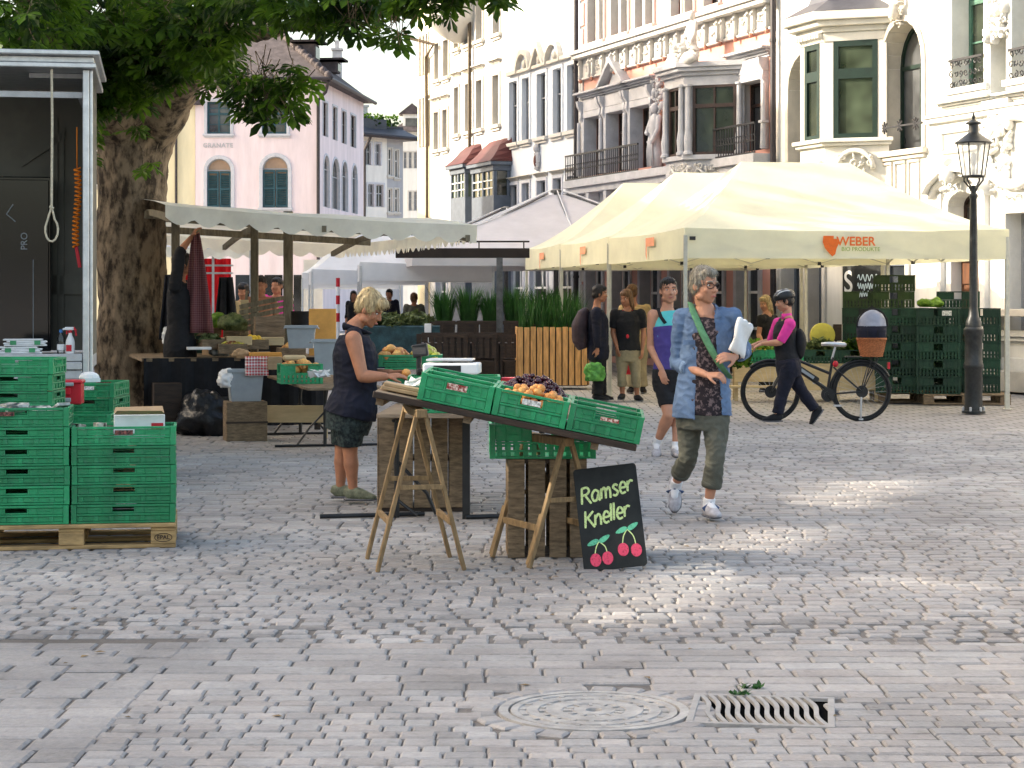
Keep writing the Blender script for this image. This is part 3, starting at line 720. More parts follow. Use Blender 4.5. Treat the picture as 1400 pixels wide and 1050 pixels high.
m.build_split('carving', 'stone_white', B, smooth=True)
rp = rc(1300,1348,113,152); r_ = MB(); rail_panel(r_, win1[0]-.02, win1[1]+.02, win1[2]-.02, win1[2]+.48, -.08, 1, True); r_.build('railing', 'iron_rail', B)
r_ = MB(); rail_panel(r_, win3[0]-.02, win3[1]+.02, win3[2]-.02, win3[2]+.48, -.08, 2, True); r_.build('railing', 'iron_rail', B)
m = MB(); sx = shopw[0]-.3
prof = [(.0,.35),(-.24,.36),(-.34,.5),(-.3,.68),(-.16,.78),(-.1,.92),(-.2,1.06),(-.3,1.12),(-.3,1.2),(.0,1.2)]
for xx in (sx, sx+2.2): m.add([(xx+.0, p[0], p[1]) for p in prof]+[(xx+.2, p[0], p[1]) for p in prof], [tuple(range(10)), tuple(range(19,9,-1))]+[(i,i+10,(i+1)%10+10,(i+1)%10) for i in range(10)])
m.b2(sx-.05, sx+2.45, -.42, .05, 1.202, 1.32); m.b2(sx-.02, sx+2.42, -.28, .05, .02, .345)
m.build('console', 'stone_cream', B, bevel=.01)
m = MB(); simple_roof(m, 0, 12, 10.5, 9, 3.5); m.build('roof', 'tile_roof', B)
# ---- cream house with the green bay window
x0, _ = FR.at(1061,300); x1, _ = FR.at(1268,300); BW = x1-x0; BX = x0
B = bld('bay_window_house', 'cream house with green framed bay window and tall arched niche', FR, x0)
niche = rc(1206,1262,28,205); r_ = (niche[1]-niche[0])/2; niche = niche[:4]+(r_*1.15,)
nich2 = rc(1079,1118,80,236); nich2 = (nich2[0], nich2[0]+1.3, nich2[2], nich2[3]+.1, .65)
gd = []
for a, b in ((1070,1096),(1104,1126),(1158,1184),(1196,1240)):
 o = rc(a, b, 360, 500); gd.append((o[0], o[1], .15, 2.75))
ops = [niche, nich2]+gd
m = MB(); shell(m, .003, BW-.003, 0, 10.5, 9, ops, .42); m.build('wall', 'wall_cream', B)
window(B, niche, .42, 'frame_green', 'pane_grey', 2, (), .07, 'stone_cream', .1, .04, 'stone_cream', bars=())
window(B, nich2, .42, 'frame_green', 'pane_grey', 2, (), .06, 'stone_cream', .1, .04, 'stone_cream')
for o in gd: window(B, o, .3, 'frame_green' if o is gd[2] else 'bay_blue', 'pane_dark', 1, (.75,), .06, 'stone_light', .12, .05)
m = MB(); zz = niche[2]+.42; m.b2(niche[0]-.1, niche[1]+.05, -.06, -.04, zz-.015, zz+.015)
for q in (.12,.5,.88):
 cx = niche[0]+(niche[1]-niche[0])*q
 for k in range(4):
  a = k*math.pi/4; m.beam((cx-.11*math.cos(a),-.05,zz-.11*math.sin(a)),(cx+.11*math.cos(a),-.05,zz+.11*math.sin(a)),.022,.022)
m.build('window_bar', 'iron_rail', B)
m = MB(); nx = (niche[0]+niche[1])/2; ornament(m, (nx,-.06,niche[3]+.12), .3, .5, 4, .16, 20); m.ell((nx,-.16,niche[3]+.18),(.09,.1,.16)); m.build('keystone_carving', 'stone_cream', B, smooth=True)
m = MB()
for k in range(3):
 pw_ = (niche[1]-niche[0])/3; xa = niche[0]+k*pw_
 for q in ((xa,xa+.36,niche[2]-.95,niche[2]-.9),(xa,xa+.36,niche[2]-.24,niche[2]-.19)): m.b2(q[0],q[1],-.04,.05,q[2],q[3])
 m.b2(xa,xa+.04,-.04,.05,niche[2]-.898,niche[2]-.242); m.b2(xa+.32,xa+.36,-.04,.05,niche[2]-.898,niche[2]-.242)
m.build('moulding', 'stone_cream', B, bevel=.008)
fy = -.8
fl, zb = FR.at(1094,190, fy); fr_, _ = FR.at(1127,190, fy); fl -= BX; fr_ -= BX
br_ = fr_+.8; bl = fl-.8; cy = fy*.5
plan = [(bl,0),(fl,fy),(fr_,fy),(br_,0)]
zw0 = FR.at(1160,188,cy)[1]; zw1 = FR.at(1160,62,cy)[1]; zc0 = FR.at(1160,45,cy)[1]; zc1 = FR.at(1160,18,cy)[1]; zbase = FR.at(1160,250,cy)[1]-.4
bay = MB()
def off_plan(pl, d):
 c = Vector(((bl+br_)/2, .0)); out = []
 for (x, y) in pl:
  v = Vector((x,y))-c; l = v.length; v = v*((l+d)/l); out.append((v.x+c.x, min(y, y-d) if y < -.01 else 0.05))
 return out
def slab(mb, d, z0, z1):
 p = off_plan(plan, d); n = len(p)
 mb.add([(x,y,z0) for x,y in p]+[(x,y,z1) for x,y in p], [tuple(range(n-1,-1,-1)), tuple(range(n,2*n))]+[(i,(i+1)%n,(i+1)%n+n,i+n) for i in range(n)])
slab(bay, 0, zbase, zw0-.16); slab(bay, .08, zw0-.158, zw0-.1); slab(bay, .14, zw0-.098, zw0-.03)
slab(bay, .02, zw1+.06, zc0); slab(bay, .07, zc0+.002, zc0+.1); slab(bay, .2, zc0+.102, zc0+.2); slab(bay, .3, zc0+.202, zc1)
for z_, d_ in ((zbase-.25,-.15),(zbase-.5,-.32)): slab(bay, d_, z_, z_+.248)
for (pa, pb) in zip(plan[:-1], plan[1:]):
 a = Vector((*pa,0)); b = Vector((*pb,0)); d = (b-a); L_ = d.length; d.normalize()
 for s0 in (0, L_-.17):
  q0 = a+d*s0+Vector((0,0,zw0-.03)); q1 = a+d*(s0+.17)+Vector((0,0,zw0-.03)); nrm = Vector((d.y,-d.x,0))
  bay.beam((q0+q1)/2-nrm*.06, (q0+q1)/2-nrm*.06+Vector((0,0,zw1+.06-zw0+.028)), .168, .12, up=nrm)
for k in range(9): bay.b2(fl+.05+k*(fr_-fl-.1)/8-.03, fl+.05+k*(fr_-fl-.1)/8+.03, fy-.12, fy-.02, zc0-.09, zc0-.005)
by = bay.build('bay', 'wall_bay', B, bevel=.008)
for i, (pa, pb) in enumerate(zip(plan[:-1], plan[1:])):
 a = Vector((*pa,0)); b = Vector((*pb,0)); ang = math.atan2((b-a).y, (b-a).x); L_ = (b-a).length
 e = bpy.data.objects.new('bay_window', None); COL.objects.link(e); e.parent = by; e.location = a; e.rotation_euler = (0,0,ang)
 m = MB(); x_0, x_1, y_ = .17, L_-.17, .05
 m.b2(x_0,x_0+.09,y_-.06,y_,zw0-.03,zw1+.06); m.b2(x_1-.09,x_1,y_-.06,y_,zw0-.03,zw1+.06); m.b2(x_0+.09,x_1-.09,y_-.06,y_,zw0-.03,zw0+.06); m.b2(x_0+.09,x_1-.09,y_-.06,y_,zw1-.04,zw1+.06)
 zt = zw0+(zw1-zw0)*.7; m.b2(x_0+.09,x_1-.09,y_-.06,y_,zt-.12,zt+.06)
 bpy.data.objects.remove(e)
 m.cur = 1; m.quad((x_0,y_-.015,zw0-.02),(x_1,y_-.015,zw0-.02),(x_1,y_-.015,zw1+.05),(x_0,y_-.015,zw1+.05))
 m.build('bay_window', ['frame_green','pane_green'], by, loc=a, rz=ang)
m = MB(); mc = MB(); ornament(mc, (0,-.01,0), .6, .42, 12, .12, 24); mc.tube([(.33*math.cos(t*math.pi/10), -.04, -.03+.33*math.sin(t*math.pi/10)) for t in range(11)], .05, n=6)
m.join(mc, Matrix.Translation(((fr_+br_)/2, fy/2, zw0-.55)) @ Matrix.Rotation(R(45),4,'Z')); m.cut(); ornament(m, ((fl+fr_)/2, fy-.01, zw0-.55), .8, .4, 13, .1, 22)
m.build_split('shell_carving', 'wall_bay', by, smooth=True)
m = MB(); c_ = Vector(((bl+br_)/2, 0, 0)); rings = []
for q, z_ in ((1.0,zc1+.002),(.92,zc1+.05),(.62,zc1+.25),(.5,zc1+.6),(.42,zc1+1.1),(.1,zc1+1.6)):
 rings.append([Vector((c_.x+(x-c_.x)*q, (y if y < 0 else .05)*q if y < 0 else .05, z_)) for x, y in off_plan(plan, .3)])
for r0, r1 in zip(rings[:-1], rings[1:]):
 n = len(r0)
 for i in range(n): m.quad(r0[i], r0[(i+1)%n], r1[(i+1)%n], r1[i])
m.build('bay_roof', 'slate', by)
m = MB(); m.tube([(0.1,-.12,0),(0.1,-.12,10.2)], .06, n=8);
for z_ in (1.5,4,6.5,9): m.tube([(0.1,-.12,z_),(0.1,-.12,z_+.06)], .075, n=8)
m.build('downpipe', 'pipe_dark', B, smooth='auto')
m = MB(); simple_roof(m, 0, BW, 10.5, 9, 3.5); m.build('roof', 'tile_roof', B)
# ---- pink house with grey stone bay
x0, _ = FR.at(795,300); x1, _ = FR.at(1061,300); BW = x1-x0; BX = x0
B = bld('pink_house', 'salmon pink house with grey stone bay, frieze and iron balcony', FR, x0)
ops = []; w1 = []
for a, b, t, bo in ((803,824,161,246),(833,857,153,244),(866,893,143,242)): w1.append(rc(a,b,t,bo))
wr = rc(1011,1046,104,222)
zt_ = sum(o[3] for o in w1)/3; zb_ = 4.45
w1 = [(o[0],o[1],zb_,zt_) for o in w1]; wr = (wr[0],wr[1],zb_,zt_)
up = []
for a, b in ((805,817),(821,827),(837,848),(851,860),(870,881),(884,895),(919,933),(938,950),(964,985),(1005,1025)):
 xa, _ = FR.at(a,20); xb, _ = FR.at(b,20); up.append((xa-BX, xb-BX, 7.62, 9.9))
gw = []
for k in range(6): xa = .35+k*(BW-.4)/6; gw.append((xa, xa+(BW-.4)/6*.6, .15, 3.0, .4))
ops = w1+[wr]+up+gw
m = MB(); shell(m, .003, BW-.003, 0, 10.6, 9, ops, .3); m.build('wall', 'wall_pink', B)
for o in w1+[wr]: window(B, o, .3, 'frame_brown', 'pane_grey', 2, (.68,), .055, 'stone_grey', .15, .1)
for o in up: window(B, o, .22, 'frame_brown', 'pane_grey', 1, (.68,), .04, 'stone_light', .06, .05, 'stone_light')
for o in gw: window(B, o, .28, 'frame_white', 'pane_dark', 2, (.3,.6), .05, 'stone_grey', .12, .05)
m = MB()
z_ = 7.28; m.b2(.01, BW-.01, -.28, .05, z_, z_+.1); m.b2(.01, BW-.01, -.34, .05, z_+.102, z_+.18); m.b2(.01,BW-.01,-.06,.05,z_-.45,z_-.003); m.b2(.01,BW-.01,-.1,.05,z_-.5,z_-.452)
nb = 15
for k in range(nb):
 for dx in ((-.11,.11) if k % 2 else (0,)):
  x_ = .18+k*(BW-.36)/(nb-1)+dx
  m.prism([(x_-.035,z_-.42),(x_+.035,z_-.42),(x_+.045,z_-.004),(x_-.045,z_-.004)], -.15, -.06)
  m.ell((x_,-.12,z_-.44),(.04,.05,.05),n=8,m=5); m.tube([(x_-.04,-.16,z_-.12),(x_+.04,-.16,z_-.12)],.03,n=6)
m.build('cornice', 'stone_light', B, bevel=.006)
m = MB()
for k in range(nb-1): ornament(m, (.18+(k+.5)*(BW-.36)/(nb-1), -.06, z_-.23), .2, .2, k, .06, 8); m.cut()
m.build_split('frieze_carving', 'stone_light', B, smooth=True)
m = MB()
for k in range(nb):
 x_ = .18+k*(BW-.36)/(nb-1); m.ell((x_,-.1,z_-.53),(.04,.05,.055),n=6,m=4); m.cut()
M['terracotta'] = mat('terracotta', (.42,.2,.14), rough=.9, var=.15)
m.build_split('terracotta_drop', 'terracotta', B)
HM = [MB() for _ in range(4)]
for o, m in zip(w1+[wr], HM):
 cornice(m, o[0]-.2, o[1]+.2, o[3]+.62, .2, .26)
 m.b2(o[0]-.15, o[1]+.15, -.1, .05, o[3]+.155, o[3]+.415)
 for sx in (o[0]-.11, o[1]+.11):
  pr = [(-.1,o[3]-.1),(-.16,o[3]),(-.14,o[3]+.15),(-.22,o[3]+.28),(-.24,o[3]+.41),(-.1,o[3]+.41)]
  m.add([(sx-.055,y,z) for y,z in pr]+[(sx+.055,y,z) for y,z in pr], [tuple(range(6)),tuple(range(11,5,-1))]+[(i,i+6,(i+1)%6+6,(i+1)%6) for i in range(6)])
m = HM[1]; o = w1[1]; c_ = (o[0]+o[1])/2; zz = o[3]+.622
for sg in (-1,1): m.prism([(c_+sg*(o[1]-o[0]+.55)/2,zz),(c_+sg*(o[1]-o[0]+.3)/2,zz),(c_,zz+.52),(c_,zz+.66)], -.25, .05)
m.prism([(c_-.42,zz),(c_+.42,zz),(c_,zz+.5)], -.06, .05)
for o, m in zip(w1+[wr], HM):
 for sx in (o[0]-.2, o[1]+.2):
  m.tube([(sx,-.14,zb_),(sx,-.14,zb_+.5)], [.075,.06], n=8); m.tube([(sx,-.14,zb_+.55),(sx,-.14,zt_-.1)], [.055,.045], n=8); m.b2(sx-.08,sx+.08,-.22,-.06,zb_+.5,zb_+.55)
for m in HM: m.build('hood', 'stone_grey', B, bevel=.006)
m = MB(); m.b2(.01,BW-.01,-.5,.05,4.15,4.33); m.b2(.01,BW-.01,-.42,.05,4.0,4.148); m.b2(.01,BW-.01,-.12,.05,3.6,3.998)
for k in range(10):
 x_ = .25+k*(BW-.5)/9; m.prism([(x_-.07,3.55),(x_+.07,3.55),(x_+.09,3.998),(x_-.09,3.998)], -.4, -.12)
m.build('balcony', 'stone_grey', B, bevel=.01)
m = MB(); rail_panel(m, .05, w1[2][1]+.15, 4.34, 4.95, -.44, 3); m.cut(); rail_panel(m, wr[0]-.3, BW-.05, 4.34, 4.95, -.44, 5)
m.build_split('railing', 'iron_rail', B)
fy = -.9; fl, _ = FR.at(910,180,fy); fr_, _ = FR.at(936,180,fy); fl -= BX; fr_ -= BX; bl = fl-.9; br_ = fr_+.9; cy = fy*.5; plan = [(bl,0),(fl,fy),(fr_,fy),(br_,0)]
zw0 = FR.at(967,211,cy)[1]; zw1 = FR.at(967,118,cy)[1]; zc = FR.at(967,95,cy)[1]
bay = MB(); slab(bay,0,3.6,zw0-.12); slab(bay,.07,zw0-.118,zw0-.02); slab(bay,.03,zw1,zw1+.2); slab(bay,.1,zw1+.202,zw1+.28); slab(bay,.2,zw1+.282,zw1+.36); slab(bay,.26,zw1+.362,zc+.12)
for pa, pb in zip(plan[:-1], plan[1:]):
 a = Vector((*pa,0)); b = Vector((*pb,0)); d = (b-a); L_ = d.length; d.normalize(); nrm = Vector((d.y,-d.x,0))
 for s0 in (.09, L_-.09):
  q = a+d*s0-nrm*.08; bay.beam(q+Vector((0,0,zw0-.018)), q+Vector((0,0,zw1-.002)), .17, .12, up=nrm)
  q = a+d*s0+nrm*.04; bay.lathe([(.1,0),(.1,.05),(.075,.08),(.09,.3),(.07,.45),(.06,.5),(.06,.55),(.05,1.4),(.08,1.45),(.085,zw1-zw0)], q+Vector((0,0,zw0-.018)), n=10)
by = bay.build('stone_bay', 'stone_grey', B, bevel=.006)
for pa, pb in zip(plan[:-1], plan[1:]):
 a = Vector((*pa,0)); b = Vector((*pb,0)); ang = math.atan2((b-a).y,(b-a).x); L_ = (b-a).length; m = MB(); x_0, x_1, y_ = .17, L_-.17, .06
 if x_1-x_0 < .12: continue
 m.b2(x_0,x_0+.06,y_-.06,y_,zw0-.02,zw1); m.b2(x_1-.06,x_1,y_-.06,y_,zw0-.02,zw1); m.b2(x_0+.06,x_1-.06,y_-.06,y_,zw0-.02,zw0+.04); m.b2(x_0+.06,x_1-.06,y_-.06,y_,zw1-.05,zw1)
 zt = zw0+(zw1-zw0)*.7; m.b2(x_0+.06,x_1-.06,y_-.06,y_,zt-.04,zt+.04); m.b2((x_0+x_1)/2-.02,(x_0+x_1)/2+.02,y_-.05,y_-.004,zw0+.04,zw1-.05)
 m.cur = 1; m.quad((x_0,y_-.012,zw0),(x_1,y_-.012,zw0),(x_1,y_-.012,zw1),(x_0,y_-.012,zw1))
 m.build('bay_window', ['frame_brown','pane_green'], by, loc=a, rz=ang)
m = MB(); cx = (fl+fr_)/2+.35
for sg in (-1,1):
 m.tube([(cx+sg*.1,fy-.02,zc+.15),(cx+sg*.4,fy-.05,zc+.2),(cx+sg*.62,fy,zc+.18)], [.1,.14,.05], n=8)
 m.cap((cx+sg*.15,fy+.2,zc+.4),(cx+sg*.42,fy+.1,zc+.25),.11,.08)
figure_relief(m, (cx,fy+.35,zc+.1), 1.15); ornament(m, (cx,fy+.1,zc+.3), .9, .42, 77, .2, 26)
m.build('crowning_sculpture', 'stone_light', by, smooth=True)
mc = MB(); ornament(mc, (0,-.02,0), .95, .42, 31, .1, 30)
for sg in (-1,1): mc.tube([(sg*.12,-.05,-.18),(sg*.2,-.07,.02),(sg*.34,-.06,.12),(sg*.42,-.05,-.08),(sg*.3,-.05,-.16)], .035, n=6)
m = MB(); m.join(mc, Matrix.Translation(((fr_+br_)/2, fy/2, zw0-.42)) @ Matrix.Rotation(R(45),4,'Z')); m.cut(); m.join(mc, Matrix.Translation((cx, fy, zw0-.42)))
m.build_split('panel_carving', 'stone_light', by, smooth=True)
m = MB(); fx, _ = FR.at(904,180); fx -= BX; figure_relief(m, (fx,-.02,FR.at(904,228)[1]), (FR.at(904,120)[1]-FR.at(904,232)[1])*.8); ornament(m, (fx,-.08,4.05), .4, .8, 41, .16, 30); ornament(m, (fx,-.06,6.0), .5, .7, 43, .12, 26)
m.tube([(fx+.22*math.cos(t*math.pi/8),-.06,FR.at(904,135)[1]+.22*math.sin(t*math.pi/8)) for t in range(9)], .05, n=6)
m.build('statue', 'stone_grey', B, smooth=True)
m = MB()
for k in range(17):
 w_ = .2 if k % 2 else .14; m.b2(.01,.01+w_,-.045,.04,.05+k*.62,.6+k*.62)
m.build('quoin', 'stone_light', B, bevel=.012)
m = MB(); simple_roof(m,0,BW,10.6,9,3.5); m.build('roof', 'tile_roof', B)
# ---- pale blue house
x0, _ = FR.at(690,300); x1, _ = FR.at(795,300); BW = x1-x0; BX = x0
B = bld('pale_blue_house', 'pale blue white house with five tall windows and a small crest', FR, x0)
w2 = []; w1 = []
for a, b, t, bo in ((697,708,115,195),(714.5,724.5,108,193),(735,747,100,187),(757,768.5,92,182),(776.5,787,85,178)): w2.append(rc(a,b,t,bo))
zt_ = sum(o[3] for o in w2)/5; zb_ = sum(o[2] for o in w2)/5; w2 = [(o[0],o[1],zb_,zt_) for o in w2]
z1_ = FR.at(740,247)[1]; w1 = [(o[0],o[1],3.05,z1_) for o in w2]
up = []
gw = [(.4,1.4,.1,2.5),(1.9,3.1,.1,2.5),(3.6,4.8,.1,2.5)]
gw = [g_ for g_ in gw if g_[1] < BW-.1]
m = MB(); shell(m, .003, BW-.003, 0, 11.2, 9, w2+w1+gw, .16); m.build('wall', 'wall_pale', B)
for o in w2: window(B, o, .15, 'frame_grey', 'pane_grey', 1, (.62,), .03, 'wall_pale', .09, .035, 'stone_light')
for o in w1: window(B, o, .15, 'frame_grey', 'pane_dark', 1, (.62,), .03, 'trim_blue', .07, .035)
for o in gw: window(B, o, .15, 'frame_white', 'pane_dark', 2, (.3,.7), .05, 'trim_blue', .1, .03)
m = MB()
for o in w1: cornice(m, o[0]-.08, o[1]+.08, o[3]+.2, .1, .12)
z_ = FR.at(740,92)[1]; xs_ = [FR.at(q,70)[0]-BX for q in (697,709,728,749,770,788)]
m.b2(xs_[0],xs_[1],-.12,.05,z_+.0,z_+.1); m.cut(); m.b2(xs_[4],xs_[5]+.05,-.12,.05,z_+.0,z_+.1); m.cut()
for k, (a, b) in enumerate(zip(xs_[1:4], xs_[2:5])):
 c_ = (a+b)/2; r_ = (b-a)/2
 if k == 1:
  for sg in (-1,1): m.prism([(c_+sg*r_,z_),(c_+sg*(r_-.12),z_),(c_,z_+.52),(c_,z_+.68)], -.14, .05)
 else:
  po = arch_pts(a,b,z_,.6); pi = arch_pts(a+.09,b-.09,z_,.46)
  for i in range(10): m.prism([po[i],po[i+1],pi[i+1],pi[i]], -.14, .05)
 m.b2(a+.1,b-.1,-.1,.05,z_,z_+.08); m.ell((c_,-.04,z_+.2),(.09,.06,.12),n=8,m=6); m.cut()
m.build_split('pediment', 'stone_cream', B, bevel=.006)
m = MB(); cx, cz = FR.at(737,222); cx -= BX
m.ell((cx,-.04,cz+.05),(.14,.09,.26)); m.ell((cx,-.07,cz+.36),(.09,.09,.12)); ornament(m,(cx,-.04,cz+.1),.3,.6,61,.1,16); m.build('crest', 'stone_grey', B, smooth=True)
m = MB(); m.ell((cx,-.1,cz+.04),(.08,.05,.16)); m.build('crest_shield', 'copper_red', B, smooth=True)
pa = rc(697,790,-4,60); m = MB(); t_ = .03; zq0 = FR.at(697,62)[1]; zq1 = zq0+1.1
m.b2(pa[0],pa[1],-.02,.03,zq0,zq0+t_); m.b2(pa[0],pa[1],-.02,.03,zq1,zq1+t_); m.b2(pa[0],pa[0]+t_,-.02,.03,zq0+t_,zq1); m.b2(pa[1]-t_,pa[1],-.02,.03,zq0+t_,zq1)
m.build('wall_panel', 'trim_blue', B)
m = MB(); m.tube([(BW-.1,-.1,0),(BW-.1,-.1,11)], .065, n=8);
for z_ in (2,4.5,7,9): m.tube([(BW-.1,-.1,z_),(BW-.1,-.1,z_+.06)], .08, n=8)
m.build('downpipe', 'pipe_dark', B, smooth='auto')
m = MB(); simple_roof(m,0,BW,11.2,9,3.5); m.build('roof', 'tile_roof', B)
# ---- cream white house with red capped oriels
x0, _ = FR.at(588,300); x1, _ = FR.at(690,300); BW = x1-x0; BX = x0
B = bld('white_house', 'sunlit cream white house with two red capped blue oriels', FR, x0)
up = []; mid = []
for a, b, t, bo in ((595,601,64,110),(607,614,50,104),(621.5,628,28,72),(636.5,643,5,60),(652,660.5,-8,54),(675,684,-20,42)): up.append(rc(a,b,t,bo))
for a, b, t, bo in ((594,600.5,155,206),(606,612.5,148,201),(622,628,121,183),(637,643.5,115,177),(652,660,110,178),(674.5,683,100,172)): mid.append(rc(a,b,t,bo))
f = lambda L_: [(o[0],o[1],sum(q[2] for q in L_)/len(L_),sum(q[3] for q in L_)/len(L_)) for o in L_]
up = f(up[:2])+f(up[2:]); mid = f(mid[:2])+f(mid[2:])
gw = [(.6,1.6,.1,2.4),(2.4,3.6,.1,2.4),(4.4,5.6,.1,2.4)]; gw = [g_ for g_ in gw if g_[1] < BW-.1]
m = MB(); shell(m,.003,BW-.003,0,11.8,9,up+mid+gw,.2); m.build('wall', 'wall_cream', B)
for o in up+mid: window(B, o, .18, 'frame_grey', 'pane_pale', 1, (.6,), .035, 'stone_cream', .09, .04, 'stone_cream')
for o in gw: window(B, o, .18, 'frame_white', 'pane_dark', 2, (.3,.7), .05, 'trim_blue', .1, .03)
m = MB()
for o in mid: cornice(m, o[0]-.1, o[1]+.1, o[3]+.42, .12, .14); m.cut()
m.build_split('hood', 'stone_cream', B, bevel=.006)
m = MB(); dx, _ = FR.at(646.5,100); dx -= BX; m.tube([(dx,-.1,4),(dx,-.1,11.8)], .055, n=8); m.build('downpipe', 'pipe_copper', B, smooth='auto')
for i, (a, b, pt, pb) in enumerate(((612,634,197,226),(641,673,190,223))):
 fy = -.55; xa, zb = FR.at(a,pb,fy); xb, _ = FR.at(b,pb,fy); _, zt = FR.at((a+b)/2,pt,fy); _, zb = FR.at((a+b)/2,pb,fy); xa -= BX; xb -= BX
 m = MB(); m.b2(xa+.06,xb-.06,fy+.06,.0,.5,zb-.9);
 for q in (xa+.06, xb-.16, (xa+xb)/2-.05): m.b2(q,q+.1,fy+.06,fy+.16,zb-.898,zb-.25)
 m.b2(xa+.06,xa+.16,-.1,-.02,zb-.898,zb-.25); m.b2(xb-.16,xb-.06,-.1,-.02,zb-.898,zb-.25)
 m.b2(xa+.03,xb-.03,fy+.03,0,zb-.248,zb-.1); m.b2(xa-.06,xb+.06,fy-.06,0,zb-.098,zb)
 orl = m.build('oriel', 'bay_blue', B, bevel=.008)
 m = MB()
 m.quad((xa+.1,fy+.1,zb-.9),(xb-.1,fy+.1,zb-.9),(xb-.1,fy+.1,zb-.25),(xa+.1,fy+.1,zb-.25)); m.quad((xa+.1,fy+.1,zb-.9),(xa+.1,0,zb-.9),(xa+.1,0,zb-.25),(xa+.1,fy+.1,zb-.25)); m.quad((xb-.1,fy+.1,zb-.9),(xb-.1,0,zb-.9),(xb-.1,0,zb-.25),(xb-.1,fy+.1,zb-.25))
 m.build('pane', 'pane_green', orl, recalc=False)
 m = MB()
 for q in range(1,4):
  xx = xa+.16+(xb-xa-.32)*q/4; m.b2(xx-.015,xx+.015,fy+.07,fy+.095,zb-.89,zb-.26)
 for q in (.3,.62): m.b2(xa+.16,xb-.16,fy+.068,fy+.093,zb-.89+.64*q-.015,zb-.89+.64*q+.015)
 m.build('glazing', 'frame_white', orl)
 m = MB(); h = zt-zb; prof = [(0,0),(.2,.18),(.42,.42),(.62,.7),(.85,.93),(1,1.0)]
 rings = [[(xa-.08+(xb-xa+.16)*q*.28, fy-.08+(-fy+.08)*q, zb+.003+h*t), (xb+.08-(xb-xa+.16)*q*.28, fy-.08+(-fy+.08)*q, zb+.003+h*t), (xb+.08-(xb-xa+.16)*q*.1, .04, zb+.003+h*t), (xa-.08+(xb-xa+.16)*q*.1, .04, zb+.003+h*t)] for q, t in prof]
 for r0, r1 in zip(rings[:-1], rings[1:]):
  for k in range(4): m.quad(r0[k], r0[(k+1)%4], r1[(k+1)%4], r1[k])
 m.build('oriel_roof', 'copper_red', orl)
m = MB(); simple_roof(m,0,BW,11.8,9,3.2,.3); m.build('roof', 'tile_roof', B)
# ---- narrow cream house at the end of the row, with its rounded oriel under the eaves
x0, _ = FR.at(571,300); x1, _ = FR.at(588,300); BW = x1-x0; BX = x0
B = bld('narrow_house', 'narrow cream house with slit windows and round oriel under its eaves', FR, x0)
ops = []
for a, b in ((574.5,577),(579,581.5),(583.5,586)):
 for t, bo in ((50,104),(135,202)):
  o = rc(a,b,t,bo); ops.append(o)
ops = [(o[0],o[1],ops[k%2][2],ops[k%2][3]) for k, o in enumerate(ops)]
m = MB(); shell(m,.003,BW-.003,0,10.9,9,ops,.2); m.build('wall', 'wall_yellow', B)
for o in ops: window(B, o, .18, 'frame_grey', 'pane_pale', 1, (.6,), .03, 'stone_cream', .05, .04)
fy = -1.1; xa, zb = FR.at(566,45,fy); xb, _ = FR.at(612,40,fy); xa -= BX; xb -= BX
m = MB(); cx = (xa+xb)/2; rr = (xb-xa)/2
rr *= .62; m.lathe([(.12,-.55),(.5*rr,-.35),(.85*rr,-.08),(rr,.1),(rr,.85),(rr*1.08,.9),(rr*1.08,1.0),(rr*.3,1.7)], (cx-.3*rr,-.2,zb+.15), n=20); m.build('round_oriel', 'wall_bay', B, smooth='auto')
m = MB(); simple_roof(m,-.1,BW+.1,10.9,9,3.2,.5); m.build('roof', 'tile_roof', B)
m = MB(); xa, za = FR.at(552,40,-.9); xa -= BX; m.tube([(xa,-.9,za),(xa+.05,-.8,za-.25),(xa+.7,-.2,za-.5),(BW-.08,-.1,za-.75),(BW-.05,-.08,za-3.2),(BW-.05,-.08,1)], .05, n=8); m.build('downpipe', 'pipe_copper', B, smooth='auto')
# ------------------------------------------------------------------ rose house with green shutters (left), its neighbours, far street
YC = 36.0
FF = Face(PX(437,YC), YC*K, 0)                 # front facade: plane facing the viewer, corner at local x = 0
W = PX(437,YC)-PX(267,YC)
B = thing('rose_house', 'pale rose corner house with dark green shutters and tiled hip roof', 'building', (PX(437,YC)-W, YC*K, 0))
SX, SYL = (PX(497,YC*1.115)-PX(437,YC)), YC*.115*K
SL = math.hypot(SX, SYL); SA = math.atan2(SYL, SX)
zE = PZ(110,YC)
def rf(x0,x1,y0,y1):
 o = FF.rect(x0,x1,y0,y1); return (o[0]+W, o[1]+W, o[2], o[3])
wu = [rf(283,315,139,183), rf(358,392,138,183)]
wl = [rf(283,316,217,284), rf(359,394,214,284)]
wl = [o+((o[1]-o[0])*.48,) for o in wl]
more = [(wl[0][0]-2.7, wl[0][1]-2.7, wl[0][2], wl[0][3], wl[0][4])]
m = MB(); wall_with(m, 0, W, 0, zE, wu+wl, .15)
FS = Face(PX(437,YC), YC*K, SA); FS2 = FS
def rs(x0,x1,y0,y1): return FS.rect(x0,x1,y0,y1)
su = [rs(441,447.5,142,186), rs(454.5,460.5,147,191), rs(467,473,151,198), rs(479,486,156,200)]
su_l = [rs(442,450,215,286), rs(453.5,464,217,287), rs(467,475,221,288), rs(481,488,223,290)]
su = [(o[0],o[1],sum(q[2] for q in su)/4,sum(q[3] for q in su)/4) for o in su]
zl0 = sum(q[2] for q in su_l)/4; zl1 = sum(q[3] for q in su_l)/4
su_l = [(o[0],o[1],zl0,zl1,(o[1]-o[0])*.5) for o in su_l]
sm = MB(); wall_with(sm, 0, SL, 0, zE, su+su_l, .15)
mt = Matrix.Translation((W,0,0)) @ Matrix.Rotation(SA, 4, 'Z')
m.join(sm, mt)
e = mt @ Vector((SL,0,0))
